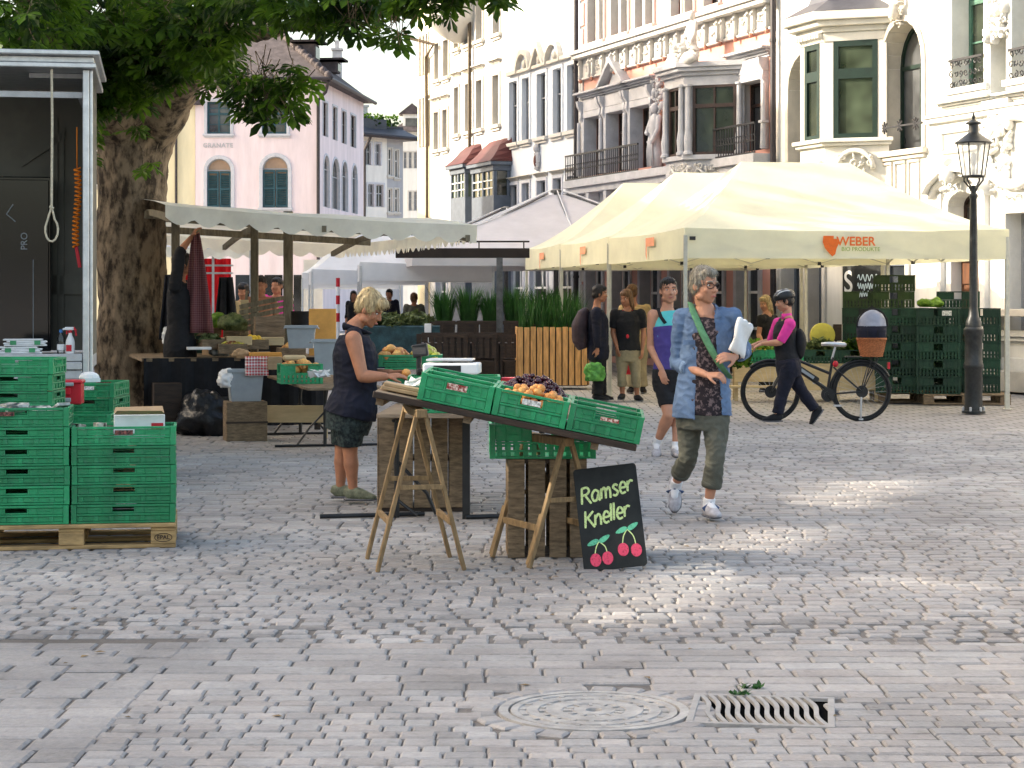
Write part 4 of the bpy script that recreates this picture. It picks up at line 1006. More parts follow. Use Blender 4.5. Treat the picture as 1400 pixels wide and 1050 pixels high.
m.quad((e.x,e.y,0),(e.x-W,e.y,0),(e.x-W,e.y,zE),(e.x,e.y,zE)); m.quad((0,0,0),(0,0,zE),(e.x-W,e.y,zE),(e.x-W,e.y,0))
m.build('wall', 'wall_rose', B)
def side_window(o, **k):
 w_ = window(B, o, .14, **k); w_.location = (W,0,0); w_.rotation_euler = (0,0,SA); return w_
for o in wu:
 window(B, o, .14, 'shutter_teal', 'pane_dark', 2, (.62,), .09, 'trim_blue', .13, .05, 'trim_blue', bars=(.3,.8))
for o in wl:
 w_ = window(B, o, .14, 'frame_grey', 'blind_tan', 1, (), .05, 'trim_blue', .16, .05, 'trim_blue')
 s = MB(); sp = o[3]-o[4]
 for q in range(2):
  xa = o[0]+(o[1]-o[0])*q/2+.02; xb = xa+(o[1]-o[0])/2-.04
  s.b2(xa,xa+.07,.02,.08,o[2]+.03,sp-.05); s.b2(xb-.07,xb,.02,.08,o[2]+.03,sp-.05); s.b2(xa+.07,xb-.07,.02,.08,o[2]+.03,o[2]+.12); s.b2(xa+.07,xb-.07,.02,.08,sp-.14,sp-.05); s.b2(xa+.07,xb-.07,.02,.08,(o[2]+sp)/2-.04,(o[2]+sp)/2+.04)
  k = 0; z = o[2]+.14
  while z < sp-.2:
   s.box(((xa+xb)/2,.05,z),(xb-xa-.15,.012,.075),Matrix.Rotation(R(35),3,'X')); z += .08
 s.build('shutter', 'shutter_teal', w_)
for o in su: side_window(o, frame='frame_brown', pane='pane_dark', nx=2, tz=(.6,), fw=.05, sur='trim_blue', sw=.09, proud=.04)
for o in su_l: side_window(o, frame='frame_grey', pane='pane_grey', nx=2, tz=(), fw=.05, sur='trim_blue', sw=.09, proud=.04)
ov = .55; A_ = Vector((0-.0,-ov,zE)); e2 = mt @ Vector((SL,0,0)); dsv = Vector((math.cos(SA), math.sin(SA), 0)); nsv = Vector((math.sin(SA), -math.cos(SA), 0))
c0 = Vector((W,0,zE))+nsv*ov+Vector((0,-ov,0)); c1 = e2+Vector((0,0,zE))+nsv*ov+dsv*.3; c2 = Vector((e2.x-W-2, e2.y+.3, zE)); c3 = Vector((-3,-ov,zE))
rz = PZ(28, YC+2.0); rt0 = Vector((PX(362,YC+2.0)-B.location.x, 2.0*K, rz)); rt1 = Vector((-3, 2.0*K, rz))
m = MB(); th = .14
for q in ((c3,c0,rt0,rt1),(c0,c1,rt0),(c1,c2,rt1,rt0)):
 n = len(q); m.add(list(q), [tuple(range(n))])
m.add([c0,c1,c2,c3], [(0,1,2,3)])
rf_ = m.build('roof', 'tile_roof', B)
m = MB()
for (p, q) in ((c3,c0),(c0,c1)):
 d = (q-p).normalized(); m.tube([p+Vector((0,0,.02)), q+Vector((0,0,.02))], .09, n=8)
m.build('gutter', 'pipe_dark', B, smooth='auto')
m = MB(); m.tube([c0+Vector((0,0,.05)), rt0+Vector((0,0,.05))], .13, n=8)
for t in range(14):
 p = c0.lerp(rt0, (t+.5)/14); m.ell(p+Vector((0,0,.1)), .17, n=8, m=5)
m.build('ridge_tile', 'tile_roof', rf_, smooth=True)
m = MB(); pd = [c0+Vector((-.1,.1,-.08)), c0+Vector((-.25,.3,-.55)), Vector((W-.05,-.12,zE-.9)), Vector((W-.05,-.12,.2))]; m.tube(pd, .075, n=8); m.build('downpipe', 'pipe_dark', B, smooth='auto')
m = MB(); m.b2(-3,W+.1,-ov*.8,-.003,zE-.22,zE-.02); m.build('eaves', 'stone_light', B)
def dormer(px, py, Y, w, h, d):
 p = P(px, py, Y)-B.location; m = MB()
 q = Matrix.Rotation(SA, 3, 'Z')
 m.box(p, (d,w,h), q); dm = m.build('dormer', 'tile_roof', rf_)
 m = MB(); f = p+nsv*0; m.box(p+q @ Vector((0,-w/2-.02,0)), (d*.86,.03,h*.7), q); m.build('pane', 'pane_pale', dm)
 m = MB()
 for sg in (-1,1): m.box(p+Vector((0,0,h/2+.12))+q @ Vector((sg*d*.0,-w*.1,0)), (d+.5,w+.5,.1), q)
 m.build('dormer_roof', 'tile_roof', dm)
dormer(419, 73, YC+1.0, 1.0, .75, 1.0)
dormer(452, 93, YC+2.6, .8, .5, .8)
m = MB(); p = P(461,82,YC+3.4)-B.location; m.b2(p.x-.22,p.x+.22,p.y-.22,p.y+.22,p.z-.9,p.z+.45); m.b2(p.x-.28,p.x+.28,p.y-.28,p.y+.28,p.z+.452,p.z+.55); m.b2(p.x-.1,p.x+.1,p.y-.1,p.y+.1,p.z+.552,p.z+.95); m.build('chimney', 'stone_grey', rf_)
me = text_mesh('GRANATE', .28, .008, 0.004, space=1.08); o = mkobj('lettering', me, M['stone_grey'], B); p = P(298,199,YC)-B.location; o.location = (p.x,-.012,p.z); o.rotation_euler = (R(90),0,0)
m = MB()
for k in range(4): m.b2(.5+k*1.3,1.3+k*1.3,-.02,.05,.1,2.6)
m.build('shop_window', 'pane_dark', B)
YN = 36.0
B = thing('yellow_house', 'pale yellow house peeping out between tree trunk and rose house', 'building', (PX(267,YN)-7.0, YN*K+.06, 0))
o1 = (4.2,5.1,6.6,8.2); m = MB(); shell(m,0,7.0-.02,0,10.2,5,[o1,(1.8,2.7,6.6,8.2)],.15); m.build('wall', 'wall_yellow', B)
for o in (o1,(1.8,2.7,6.6,8.2)): window(B, o, .14, 'frame_white', 'pane_dark', 2, (.6,), .06, 'stone_cream', .12, .04, 'stone_cream')
m = MB(); xd = PX(241,YN)-B.location.x; m.tube([(xd,-.1,0),(xd,-.1,10.2)], .06, n=8); m.build('downpipe', 'pipe_dark', B, smooth='auto')
m = MB(); simple_roof(m,0,7,10.2,5,3,.3); m.build('roof', 'tile_roof', B)
YW = 43.0
FW = Face(PX(494,YW), YW*K, R(42))
B = thing('roof_garden_house', 'white and grey house with dark eaves and plants on its roof terrace', 'building', (PX(494,YW),YW*K,0), R(42))
xw = FW.at(529,250)[0]; xg = FW.at(551,250)[0]; zE2 = FW.at(520,187)[1]
def rw(*a): return FW.rect(*a)
wa = [rw(499,507,196,226), rw(513,520,196,226)]; wb = [rw(503,511,252,282), rw(514,524,252,284)]
zz = [sum(q[2] for q in wa)/2, sum(q[3] for q in wa)/2, sum(q[2] for q in wb)/2, sum(q[3] for q in wb)/2]
wa = [(o[0],o[1],zz[0],zz[1]) for o in wa]; wb = [(o[0],o[1],zz[2],zz[3]) for o in wb]
m = MB(); shell(m,0,xw,0,zE2,6,wa+wb,.14); m.build('wall', 'wall_white', B)
for o in wa+wb: window(B, o, .13, 'frame_grey', 'pane_dark', 2, (.6,), .06, 'trim_blue', .1, .04)
gwn = [rw(531,536,203,240), rw(540,545,205,243), rw(531,536,258,290), rw(540,545,258,290)]
m = MB(); shell(m,xw+.002,xg,0,zE2+.1,6,gwn,.14); m.build('grey_wall', 'wall_greyhouse', B)
for o in gwn: window(B, o, .13, 'frame_white', 'pane_grey', 1, (.6,), .05, 'stone_light', .07, .03, 'stone_light')
m = MB(); zr = FW.at(510,158)[1]
m.add([(-.3,-.5,zE2),(xg+1.0,-.7,zE2-.1),(xg+.2,2.5,zr+.2),(-.3,2.5,zr+.9),(-.3,6,zE2),(xg+1,6,zE2)],[(0,1,2,3),(3,2,5,4),(0,3,4),(1,5,2),(0,4,5,1)]); m.build('roof', 'slate', B)
m = MB(); m.tube([(-.3,-.5,zE2+.03),(xg+1.0,-.7,zE2-.07)], .12, n=8); m.tube([(.3,-.45,zE2-.05),(.12,-.12,zE2-.8),(.12,-.1,.2)], .08, n=8); m.build('gutter', 'pipe_dark', B, smooth='auto')
m = MB(); m.b2(.1,2.2,.6,.75,zr-.7,zr-.1); m.b2(2.4,3.6,.9,1.05,zr-1.0,zr-.4); m.build('parapet', 'slate', B)
m = MB(); p = FW.at(530,142); m.b2(p[0]-.35,p[0]+.35,2.2,2.9,p[1]-1.2,p[1]); m.b2(p[0]-.42,p[0]+.42,2.15,2.95,p[1],p[1]+.12); m.build('chimney', 'stone_light', B)
def leaf_blob(mb, c, r, n, size, rr, squash=.8):
 for _ in range(n):
  d = Vector((rr.gauss(0,1),rr.gauss(0,1),rr.gauss(0,1))); d.normalize(); p = Vector(c)+Vector((d.x*r,d.y*r,d.z*r*squash))*rr.uniform(.5,1.05)
  a = Vector((rr.gauss(0,1),rr.gauss(0,1),rr.gauss(0,.7))).normalized(); b = a.cross(Vector((rr.gauss(0,1),rr.gauss(0,1),rr.gauss(0,1)))).normalized(); s = size*rr.uniform(.6,1.3)
  mb.add([p-a*s, p+b*s*.5, p+a*s, p-b*s*.5], [(0,1,2,3)])
m = MB(); rr = random.Random(5)
for k in range(7): leaf_blob(m, (.3+k*.42, .9+.1*(k%3), zr-.1-.05*k+rr.uniform(0,.4)), rr.uniform(.3,.5), 90, .12, rr)
for k in range(4): leaf_blob(m, (2.5+k*.35,1.2,zr-.55-.1*k+rr.uniform(0,.3)), .3, 60, .1, rr)
tag(m.build('terrace_plant', 'leaf', recalc=False, loc=B.location, rz=B.rotation_euler.z), 'bushy green plants trailing along the far roof terrace', 'roof garden plants')
YF = 60.0
B = thing('far_house', 'distant pale gabled house closing the end of the street', 'building', (PX(545,YF),YF*K,0))
FF2 = Face(PX(545,YF),YF*K,0); wf = [FF2.rect(559,563,208,230),FF2.rect(566,570,208,230),FF2.rect(559,563,262,288),FF2.rect(566,570,262,288),FF2.rect(552,556,208,230)]
zf = FF2.at(560,180)[1]; wd = FF2.at(590,200)[0]
m = MB(); shell(m,0,wd,0,zf,6,wf,.15); m.build('wall', 'wall_white', B)
for o in wf: window(B, o, .14, 'frame_grey', 'pane_pale', 2, (.6,), .06, 'stone_light', .1, .04)
m = MB(); zt_ = FF2.at(575,140)[1]; m.add([(-.6,-.6,zf),(wd+.6,-.6,zf),(wd+.6,6,zf),(-.6,6,zf),(wd*.95,1.5,zt_),(wd*.95,4.5,zt_)],[(0,1,4),(1,2,5,4),(2,3,5),(3,0,4,5),(3,2,1,0)]); m.build('roof', 'tile_roof', B)
m = MB(); p = FF2.at(560,160); m.b2(p[0]-.5,p[0]+.9,-.2,1.5,p[1]-1.0,p[1]+.2); dm = m.build('dormer', 'wall_white', B)
m = MB(); m.b2(p[0]-.3,p[0]+.7,-.23,-.2,p[1]-.8,p[1]-.1); m.build('pane', 'pane_pale', dm)
m = MB(); m.add([(p[0]-.8,-.4,p[1]+.2),(p[0]+1.2,-.4,p[1]+.2),(p[0]+1.2,1.5,p[1]+.2),(p[0]-.8,1.5,p[1]+.2),(p[0]+.2,-.4,p[1]+1.0),(p[0]+.2,1.5,p[1]+1.0)],[(0,1,4),(2,3,5),(0,4,5,3),(1,2,5,4),(0,3,2,1)]); m.build('dormer_roof', 'tile_roof', dm)
# ------------------------------------------------------------------ houses behind and left of the viewer: they shade the square
sx_, sy_ = sun_dir.x/math.cos(SUN_EL), sun_dir.y/math.cos(SUN_EL)
sv = Vector((sx_,sy_,0)); ev = Vector((-sy_, sx_, 0))       # ev: across the sun (positive to the right)
angB = math.atan2(ev.y, ev.x)+math.pi                      # their front faces the square
def back_house(u0, u1, H, D, label, wall, nwin, depth=10):
 o = sv*D + ev*u1
 B = thing('townhouse', label, 'building', o, angB)
 w_ = u1-u0; ops = []
 for fl in range(int(H/3.6)):
  for k in range(nwin):
   xa = w_*(k+.5)/nwin-.5; ops.append((xa,xa+1.0,1.0+fl*3.6,2.9+fl*3.6))
 ops = [q for q in ops if q[3] < H-.4 and q[0] > .1 and q[1] < w_-.1]
 m = MB(); shell(m,0,w_,0,H,depth,ops,.2); m.build('wall', wall, B)
 for q in ops: window(B, q, .18, 'frame_white', 'pane_dark', 2, (.65,), .06, 'stone_light', .12, .04, 'stone_light')
 m = MB(); m.b2(-.02,w_+.02,-.25,.02,H-.18,H+.003); m.build('cornice', 'stone_light', B)
 return B
TE = math.tan(SUN_EL); DB = 24.0
back_house(-22.0, 26, 10.0, DB, 'long cream townhouse on the sunny side left of the viewer', 'wall_cream', 12)
def caster_pt(x, y):
 p = Vector((x,y,0)); return (p.dot(ev), TE*(DB-p.dot(sv)))
FB = thing('sun_slot_wall', 'unseen slotted wall added above the long cream townhouse to cut sun patches', 'wall', sv*(DB+.4)+ev*26, angB)  # added wall out of view; its slots shape the sun patches on the paving
lx = lambda u: 26-u
def pan(ua, ub, z0, z1): m.b2(lx(ua), lx(ub), 0, .25, z0, z1)
HT = 14.6; slots = [(caster_pt(3.95,17.4), caster_pt(2.75,13.9), .21), (caster_pt(2.4,12.9), caster_pt(1.0,8.9), .14), (caster_pt(.95,12.2), caster_pt(2.75,10.0), .11)]
def in_slot(u, h):
 for (ua, ha), (ub, hb), w_ in slots:
  q = (u-ua)/(ub-ua)
  if -.03 < q < 1.03 and abs(h-(ha+(hb-ha)*q)) < w_: return True
 return False
m = MB(); ga, gb, st_ = -18.6, -7.6, .1
pan(-22, ga, 9.9, HT); pan(gb, 24, 9.9, 14.0)
for k in range(int((gb-ga)/st_+.5)):
 u = ga+(k+.5)*st_; z = 9.9; run = 9.9
 while z < HT:
  if in_slot(u, z+.03):
   if z-run > .01: pan(u-st_/2, u+st_/2, run, z)
   run = z+.06
  z += .06
 pan(u-st_/2, u+st_/2, run, HT)
m.build('wall', 'wall_cream', FB)
back_house(-36.5, -22.02, 13.9, DB, 'white townhouse next to the long cream one left of the viewer', 'wall_white', 3)
back_house(-53.0, -36.52, 17.2, DB, 'tallest rose townhouse of the left hand row', 'wall_rose', 4)
back_house(-62, -53.02, 11.5, DB, 'yellow townhouse at the far end of the left hand row', 'wall_yellow', 4)
# ------------------------------------------------------------------ horse chestnut tree
def pl(pts): return [Vector(p) for p in pts]
TB = Vector((-4.62, 9.75*K, 0))
T = thing('chestnut_tree', 'old horse chestnut tree with thick brown trunk and low hanging leaves', 'tree', TB)
def trunk_pt(px, py, Y): return P(px, py, Y)-TB
m = MB()
main = [Vector((0,0,-.1)), Vector((.0,0,.25)), trunk_pt(180,420,9.75), trunk_pt(180,300,9.75), trunk_pt(183,220,9.75), trunk_pt(190,165,9.75), trunk_pt(198,110,9.7), trunk_pt(205,40,9.6), trunk_pt(200,-80,9.5), trunk_pt(190,-260,9.6)]
m.tube(main, [.52,.43,.4,.4,.43,.48,.52,.48,.42,.2], n=20)
for pts, rs in (
 ([trunk_pt(200,175,9.7), trunk_pt(240,120,9.5), trunk_pt(268,70,9.2), trunk_pt(300,0,8.8), trunk_pt(360,-110,8.3), trunk_pt(450,-240,7.8)], [.36,.3,.25,.21,.17,.1]),
 ([trunk_pt(175,170,9.7), trunk_pt(140,120,9.4), trunk_pt(95,60,9.0), trunk_pt(55,10,8.6), trunk_pt(-20,-80,8.2), trunk_pt(-160,-200,7.8)], [.4,.33,.27,.22,.17,.08]),
 ([trunk_pt(205,60,9.6), trunk_pt(240,-60,10.2), trunk_pt(300,-190,11.2), trunk_pt(380,-300,12.2)], [.3,.24,.16,.07]),
 ([trunk_pt(200,20,9.6), trunk_pt(160,-90,9.2), trunk_pt(140,-250,8.4), trunk_pt(150,-420,7.8)], [.3,.22,.16,.07]),
 ([trunk_pt(268,70,9.2), trunk_pt(320,50,8.9), trunk_pt(390,40,8.5), trunk_pt(470,30,8.2)], [.13,.09,.06,.03]),
 ([trunk_pt(300,0,8.8), trunk_pt(390,-20,8.3), trunk_pt(500,-20,7.9), trunk_pt(620,-30,7.6)], [.14,.09,.06,.03]),
 ([trunk_pt(95,60,9.0), trunk_pt(60,55,8.4), trunk_pt(10,45,7.9)], [.12,.08,.04])):
 m.tube(pts, rs, n=12)
for k in range(6):
 a = k*1.05+.2; m.tube([Vector((.35*math.cos(a),.35*math.sin(a),.35)), Vector((.55*math.cos(a),.55*math.sin(a),.06)), Vector((.72*math.cos(a),.72*math.sin(a),-.06))], [.14,.12,.05], n=8)
me = remesh(m, .045, 3)
displace(me, lambda c: .05*noise.noise(Vector((c.x*2.2,c.y*2.2,c.z*1.1)))+.025*noise.noise(Vector((c.x*7,c.y*7,c.z*2.6)))+.02*noise.noise(Vector((c.x*13,c.y*13,c.z*8))))
mkobj('trunk', me, 'bark', T, smooth=True)
def palmate(mb, p, d, up, size, r):
 """one horse chestnut leaf: 5 to 7 drooping leaflets fanned from the stalk end"""
 d = d.normalized(); s = d.cross(up)
 if s.length < .05: s = d.orthogonal()
 s.normalize(); u = s.cross(d).normalized()
 n = r.choice((5,6,7))
 for i in range(n):
  a = (i-(n-1)/2)*R(46)*.86; k = 1-.42*abs(i-(n-1)/2)/((n-1)/2)
  L_ = size*k*r.uniform(.85,1.1)
  dr = (d*math.cos(a)+s*math.sin(a)).normalized()
  wv = dr.cross(u).normalized()*L_*.19
  droop = r.uniform(.1,.35); fold = u*L_*.035
  q1 = p+dr*L_*.5-Vector((0,0,L_*.10*droop)); q2 = p+dr*L_*.74-Vector((0,0,L_*.28*droop)); q3 = p+dr*L_-Vector((0,0,L_*.62*droop))
  b = [p, q1+wv*.62+fold, q1-wv*.62+fold, q1-fold*.4, q2+wv+fold, q2-wv+fold, q2-fold*.4, q3]
  mb.add(b, [(0,3,1),(0,2,3),(1,3,6,4),(3,2,5,6),(4,6,7),(6,5,7)])
def crown():
 r = random.Random(21); mb = MB(); tw = MB()
 blobs = []   # (centre, radii, count)
 def B_(px, py, Y, rx, ry, rz, n): blobs.append((P(px,py,Y), (rx,ry,rz), n))
 B_(20,30,7.6,.75,.8,.42,150); B_(95,15,8.2,.7,.8,.45,150); B_(55,62,8.6,.55,.5,.28,60); B_(160,20,8.8,.75,.6,.5,130); B_(120,75,9.0,.35,.4,.3,45)
 B_(235,45,8.4,.6,.6,.45,130); B_(280,32,8.2,.58,.8,.42,140); B_(348,128,8.0,.26,.4,.22,42); B_(296,85,8.2,.26,.4,.3,36); B_(290,95,8.6,.3,.3,.3,36); B_(350,4,7.8,.6,.9,.19,84)
 B_(400,118,7.7,.24,.3,.24,34); B_(362,122,7.8,.2,.26,.22,26); B_(340,150,7.9,.09,.12,.13,7); B_(366,160,7.8,.1,.1,.1,7); B_(395,155,7.7,.12,.1,.1,7); B_(412,18,7.7,.4,.8,.16,60); B_(455,4,7.6,.42,.8,.17,74); B_(510,5,7.5,.35,.5,.17,60)
 B_(525,42,7.3,.16,.16,.09,8); B_(482,38,7.4,.18,.2,.08,12); B_(545,60,7.2,.07,.08,.07,4); B_(575,-4,7.2,.3,.4,.12,40); B_(610,14,7.1,.1,.1,.07,6); B_(625,-16,7.1,.35,.4,.12,32); B_(683,4,7.0,.09,.1,.06,5); B_(665,-25,7.0,.3,.4,.12,26)
 B_(185,178,9.15,.09,.08,.1,5);  B_(200,230,9.3,.1,.06,.1,4); B_(140,118,8.7,.28,.2,.4,80); B_(165,75,8.7,.45,.3,.45,150); B_(222,85,8.7,.34,.25,.32,80); B_(190,130,8.8,.3,.2,.2,36); B_(120,190,9.2,.12,.1,.4,14); B_(250,60,8.6,.4,.2,.35,60)
 for c, rr, n in [((a_[0],a_[1]*K,a_[2]),(r_[0],r_[1]*1.6,r_[2]),int(n_*1.3)) for a_, r_, n_ in (((-6.5,7.5,6.6),(2.2,2.0,1.4),330),((-4.6,8.6,7.6),(2.6,2.2,1.8),460),((-2.6,7.6,6.3),(1.9,1.8,.9),330),((-5.5,11,7.2),(2.4,2.2,1.6),300),((-7.5,9.8,6.4),(1.8,1.8,1.4),240),((-3.0,10.2,7.4),(2.0,2.0,1.4),260),((-4.6,9.2,9.6),(2.4,2.4,1.5),300),((-6.8,6,5.6),(1.5,1.5,.8),170),((-.9,6.9,6.0),(1.5,1.2,.7),170))]:
  blobs.append((Vector(c), rr, n))
 for c, rr, n in blobs:
  small = max(rr) < .3
  for _ in range(n):
   v = Vector((r.gauss(0,1),r.gauss(0,1),r.gauss(0,1))).normalized()*(r.random()**.45)
   p = c+Vector((v.x*rr[0],v.y*rr[1],v.z*rr[2]))
   out = Vector((v.x,v.y,0)); out = out+Vector((r.gauss(0,.5),r.gauss(0,.5),r.uniform(-.75,-.05)))
   up = Vector((r.gauss(0,.45),r.gauss(0,.45),1))
   size = r.uniform(.15,.24)*(1.35 if max(rr) > 1.2 else 1)
   palmate(mb, p-TB, out, up, size, r)
   if small or r.random() < .12:
    e = out.normalized(); tw.tube([p-TB, p-TB-e*.12+Vector((0,0,.05)), p-TB-e*.22+Vector((0,0,.14))], [.003,.004,.005], n=4)
 o = mb.build('crown', 'leaf', T, recalc=False);
 tw.build('twig', 'bark', T)['kind'] = 'stuff'
crown()
# ------------------------------------------------------------------ open market trailer at the left edge
TA = R(10); TY = 6.9
tc = P(122, 500, TY); tfloor = PZ(486,TY); ttop = PZ(88,TY)
TR = thing('market_trailer', 'open fronted market trailer with aluminium frame and dark interior', 'trailer', (tc.x, tc.y, 0), TA)
M['trailer_panel'] = mat('trailer_panel', (.16,.15,.12), rough=.6, var=.2, scale=1.5)
M['trailer_black'] = mat('trailer_black', (.006,.008,.012), rough=.12, var=.3, scale=3, spec=.6)
Lt, Dt = 4.2, 1.9
m = MB()
m.b2(-Lt,0,.05,Dt,tfloor-.14,tfloor-.02); m.build('floor', 'alu_dull', TR, bevel=.006)
m = MB(); m.b2(-Lt,-.03,Dt-.04,Dt,tfloor,ttop-.05); m.b2(-.03,0,.06,Dt,tfloor-.02,ttop-.05); m.b2(-Lt,-Lt+.03,.06,Dt,tfloor,ttop-.05); m.build('panel', 'trailer_panel', TR)
m = MB(); m.b2(-Lt,.06,-.12,Dt+.05,ttop-.045,ttop+.0); m.b2(-Lt,.09,-.16,Dt+.05,ttop+.06,ttop+.1); m.b2(-Lt,.04,-.06,Dt,ttop+.002,ttop+.058); m.build('roof', 'alu', TR, bevel=.008)
m = MB(); m.b2(-.055,0,-.03,.055,tfloor-.3,ttop-.05); m.b2(.004,.03,-.012,.04,tfloor-.3,ttop-.05); m.build('corner_post', 'alu', TR, bevel=.006)
m = MB(); m.b2(-Lt,-.06,-.04,.045,tfloor-.05,tfloor+.015); m.b2(-Lt,-.06,-.05,.045,tfloor-.12,tfloor-.055); m.b2(-Lt,-.06,-.03,.045,tfloor-.2,tfloor-.125); m.build('sill', 'alu_dull', TR, bevel=.006)
m = MB(); m.b2(-Lt,-.06,.1,.14,ttop-.28,ttop-.23); m.b2(-.52,-.06,.3,.34,ttop-.09,ttop-.05); m.b2(-.1,-.06,.2,1.0,ttop-.28,ttop-.24); m.build('rail', 'alu_dull', TR)
m = MB(); m.b2(-Lt,-.4,Dt-.4,Dt-.045,tfloor,tfloor+1.62); m.build('cabinet', 'trailer_black', TR, bevel=.01)
m = MB(); m.b2(-1.2,-.42,Dt-.43,Dt-.404,tfloor+.02,tfloor+1.59); d = m.build('cabinet_door', 'trailer_black', TR, bevel=.006)
me = text_mesh('PRO', .085, .002); o = mkobj('lettering', me, 'grey_plastic', d); o.location = (-.64,Dt-.435,tfloor+1.02); o.rotation_euler = (R(90),R(-90),0)
m = MB(); m.tube([(-.72,Dt-.438,tfloor+1.2),(-.8,Dt-.438,tfloor+1.27),(-.74,Dt-.438,tfloor+1.36)],.006,n=5); m.tube([(-.56,Dt-.438,tfloor+.1),(-.56,Dt-.438,tfloor+.85)],.004,n=5); m.build('emblem', 'grey_plastic', d)
m = MB(); m.b2(-.4,-.36,Dt-.07,Dt-.045,tfloor,ttop-.3); m.b2(-.34,-.3,Dt-.07,Dt-.045,tfloor,ttop-.4); m.box((-.26,Dt-.06,tfloor+.62),(.35,.02,.18)); m.box((-.5,Dt-.06,tfloor+1.9),(.5,.02,.06),Matrix.Rotation(R(-35),3,'Y')); m.build('bracket', 'trailer_panel', TR)
m = MB(); m.b2(-Lt+.2,-.3,.2,.28,.45,tfloor-.142); m.b2(-Lt+.2,-.3,Dt-.3,Dt-.22,.45,tfloor-.142); m.build('chassis', 'black_steel', TR)
q = Matrix.Rotation(R(90),3,'X')
m = MB(); m.lathe([(.2,-.1),(.33,-.1),(.35,-.05),(.35,.05),(.33,.1),(.2,.1)], (-2.2,.3,.35), 24, q); w_ = m.build('wheel', 'rubber', TR, smooth='auto')
m = MB(); m.lathe([(.02,-.08),(.2,-.08),(.2,.08),(.02,.08)], (-2.2,.3,.35), 20, q); m.build('rim', 'alu_dull', w_, smooth='auto')
def tpt(x, y, z): return TR.matrix_basis @ Vector((x,y,z))
rp = P(75,100,TY,-.12)
m = MB(); zl = PZ(283,TY)-rp.z
m.tube([(0,0,.02),(.005,0,-.4),(.0,0,zl)], .011, n=8)
m.tube([(0,0,zl)]+[(.055*math.sin(t*.5)*1.0*(1 if t<13 else 1), 0, zl-.1-.1*(1-math.cos(t*.5))/1.0+.1*0) for t in range(1,12)]+[(0,0,zl)], .009, n=6)
m.tube([(-.016,0,zl-.0),(.016,0,zl-.02)], .014, n=6)
tag(m.build('pull_rope', 'rope', loc=rp), 'pale pull rope ending in a loop hanging from the trailer roof', 'rope')
hp = P(101,228,TY,.12)
m = MB(); pts = []; zlen = PZ(338,TY)-hp.z
for t in range(190):
 a = t*.62; pts.append((.026*math.cos(a)+.012*math.sin(t*.03), .026*math.sin(a), zlen*t/190))
m.tube(pts, .0085, n=5); m.tube([(0,0,.35),(0,0,0)], .006, n=5)
tag(m.build('coil_hose', 'orange_strap', loc=hp, smooth=True), 'orange coiled hose hanging inside the trailer corner', 'hose')
m = MB(); m.beam((0,0,.02),(.03,.01,-.16),.03,.012); hp2 = P(100,340,TY,.12)
tag(m.build('hose_handle', 'red_plastic', loc=hp2, bevel=.004), 'red handle hanging just below the orange coil', 'handle')
def on_sill(px, d): p = P(px, 480, TY); return Vector((p.x, TY*K+d+.18*(p.x-tc.x), tfloor+.016))
s = thing('spray_bottle', 'white spray bottle with red trigger head on the trailer sill', 'bottle', on_sill(95,.06), .2)
m = MB(); m.lathe([(.036,0),(.04,.01),(.04,.09),(.034,.12),(.016,.16),(.014,.18)], n=16); m.build('bottle', 'white_plastic', s, smooth='auto')
m = MB(); m.lathe([(.017,.178),(.017,.2)], n=12); m.build('collar', 'red_plastic', s)
m = MB(); m.b2(-.045,.03,-.011,.011,.2,.228); m.beam((-.04,0,.215),(-.065,0,.205),.02,.018); m.build('spray_head', 'white_plastic', s, bevel=.005)
m = MB(); m.beam((.028,0,.225),(.05,0,.19),.016,.02); m.beam((.045,0,.2),(.05,0,.15),.014,.016); m.beam((-.028,0,.2),(-.03,0,.165),.012,.01); m.build('trigger', 'red_plastic', s, bevel=.003)
m = MB(); m.b2(-.034,.012,-.0425,-.039,.02,.075); m.build('sticker', 'red_plastic', s)
M['clear'] = clear_glass('clear')
s = thing('water_bottle', 'clear water bottle with blue cap beside the spray bottle', 'bottle', on_sill(82,.08))
m = MB(); m.lathe([(.03,0),(.033,.01),(.033,.05),(.03,.06),(.033,.07),(.033,.13),(.014,.17),(.013,.19)], n=14); m.build('bottle', 'clear', s, smooth='auto')
M['blue_plastic'] = mat('blue_plastic', (.05,.2,.5), rough=.4, var=.1)
m = MB(); m.lathe([(.015,.18),(.015,.205)], n=12); m.build('cap', 'blue_plastic', s); m = MB(); m.lathe([(.034,.03),(.034,.08)], n=14); m.build('label_band', 'paper', s)
M['bag_print'] = mat('bag_print', (.05,.28,.12), rough=.6, var=.1)
for i, (px, dz, lab) in enumerate(((28,0,'lower white paper bag bundle with green print on the trailer sill'),(34,.065,'upper white paper bag bundle with green print on the trailer sill'))):
 p = on_sill(px,.12); p.z += dz; s = thing('bag_bundle', lab, 'paper bags', p, TA+.05*i)
 m = MB()
 for k in range(4): m.box((.006*k*(-1)**k,0,.008+.0155*k),(.36-.01*k,.2,.014),.03*(-1)**k)
 m.build('stack', 'paper', s, bevel=.005)
 m = MB()
 for x in (-.1,.1): m.box((x,-.104,.03),(.05,.004,.035)); m.cut()
 m.build_split('print', 'bag_print', s)
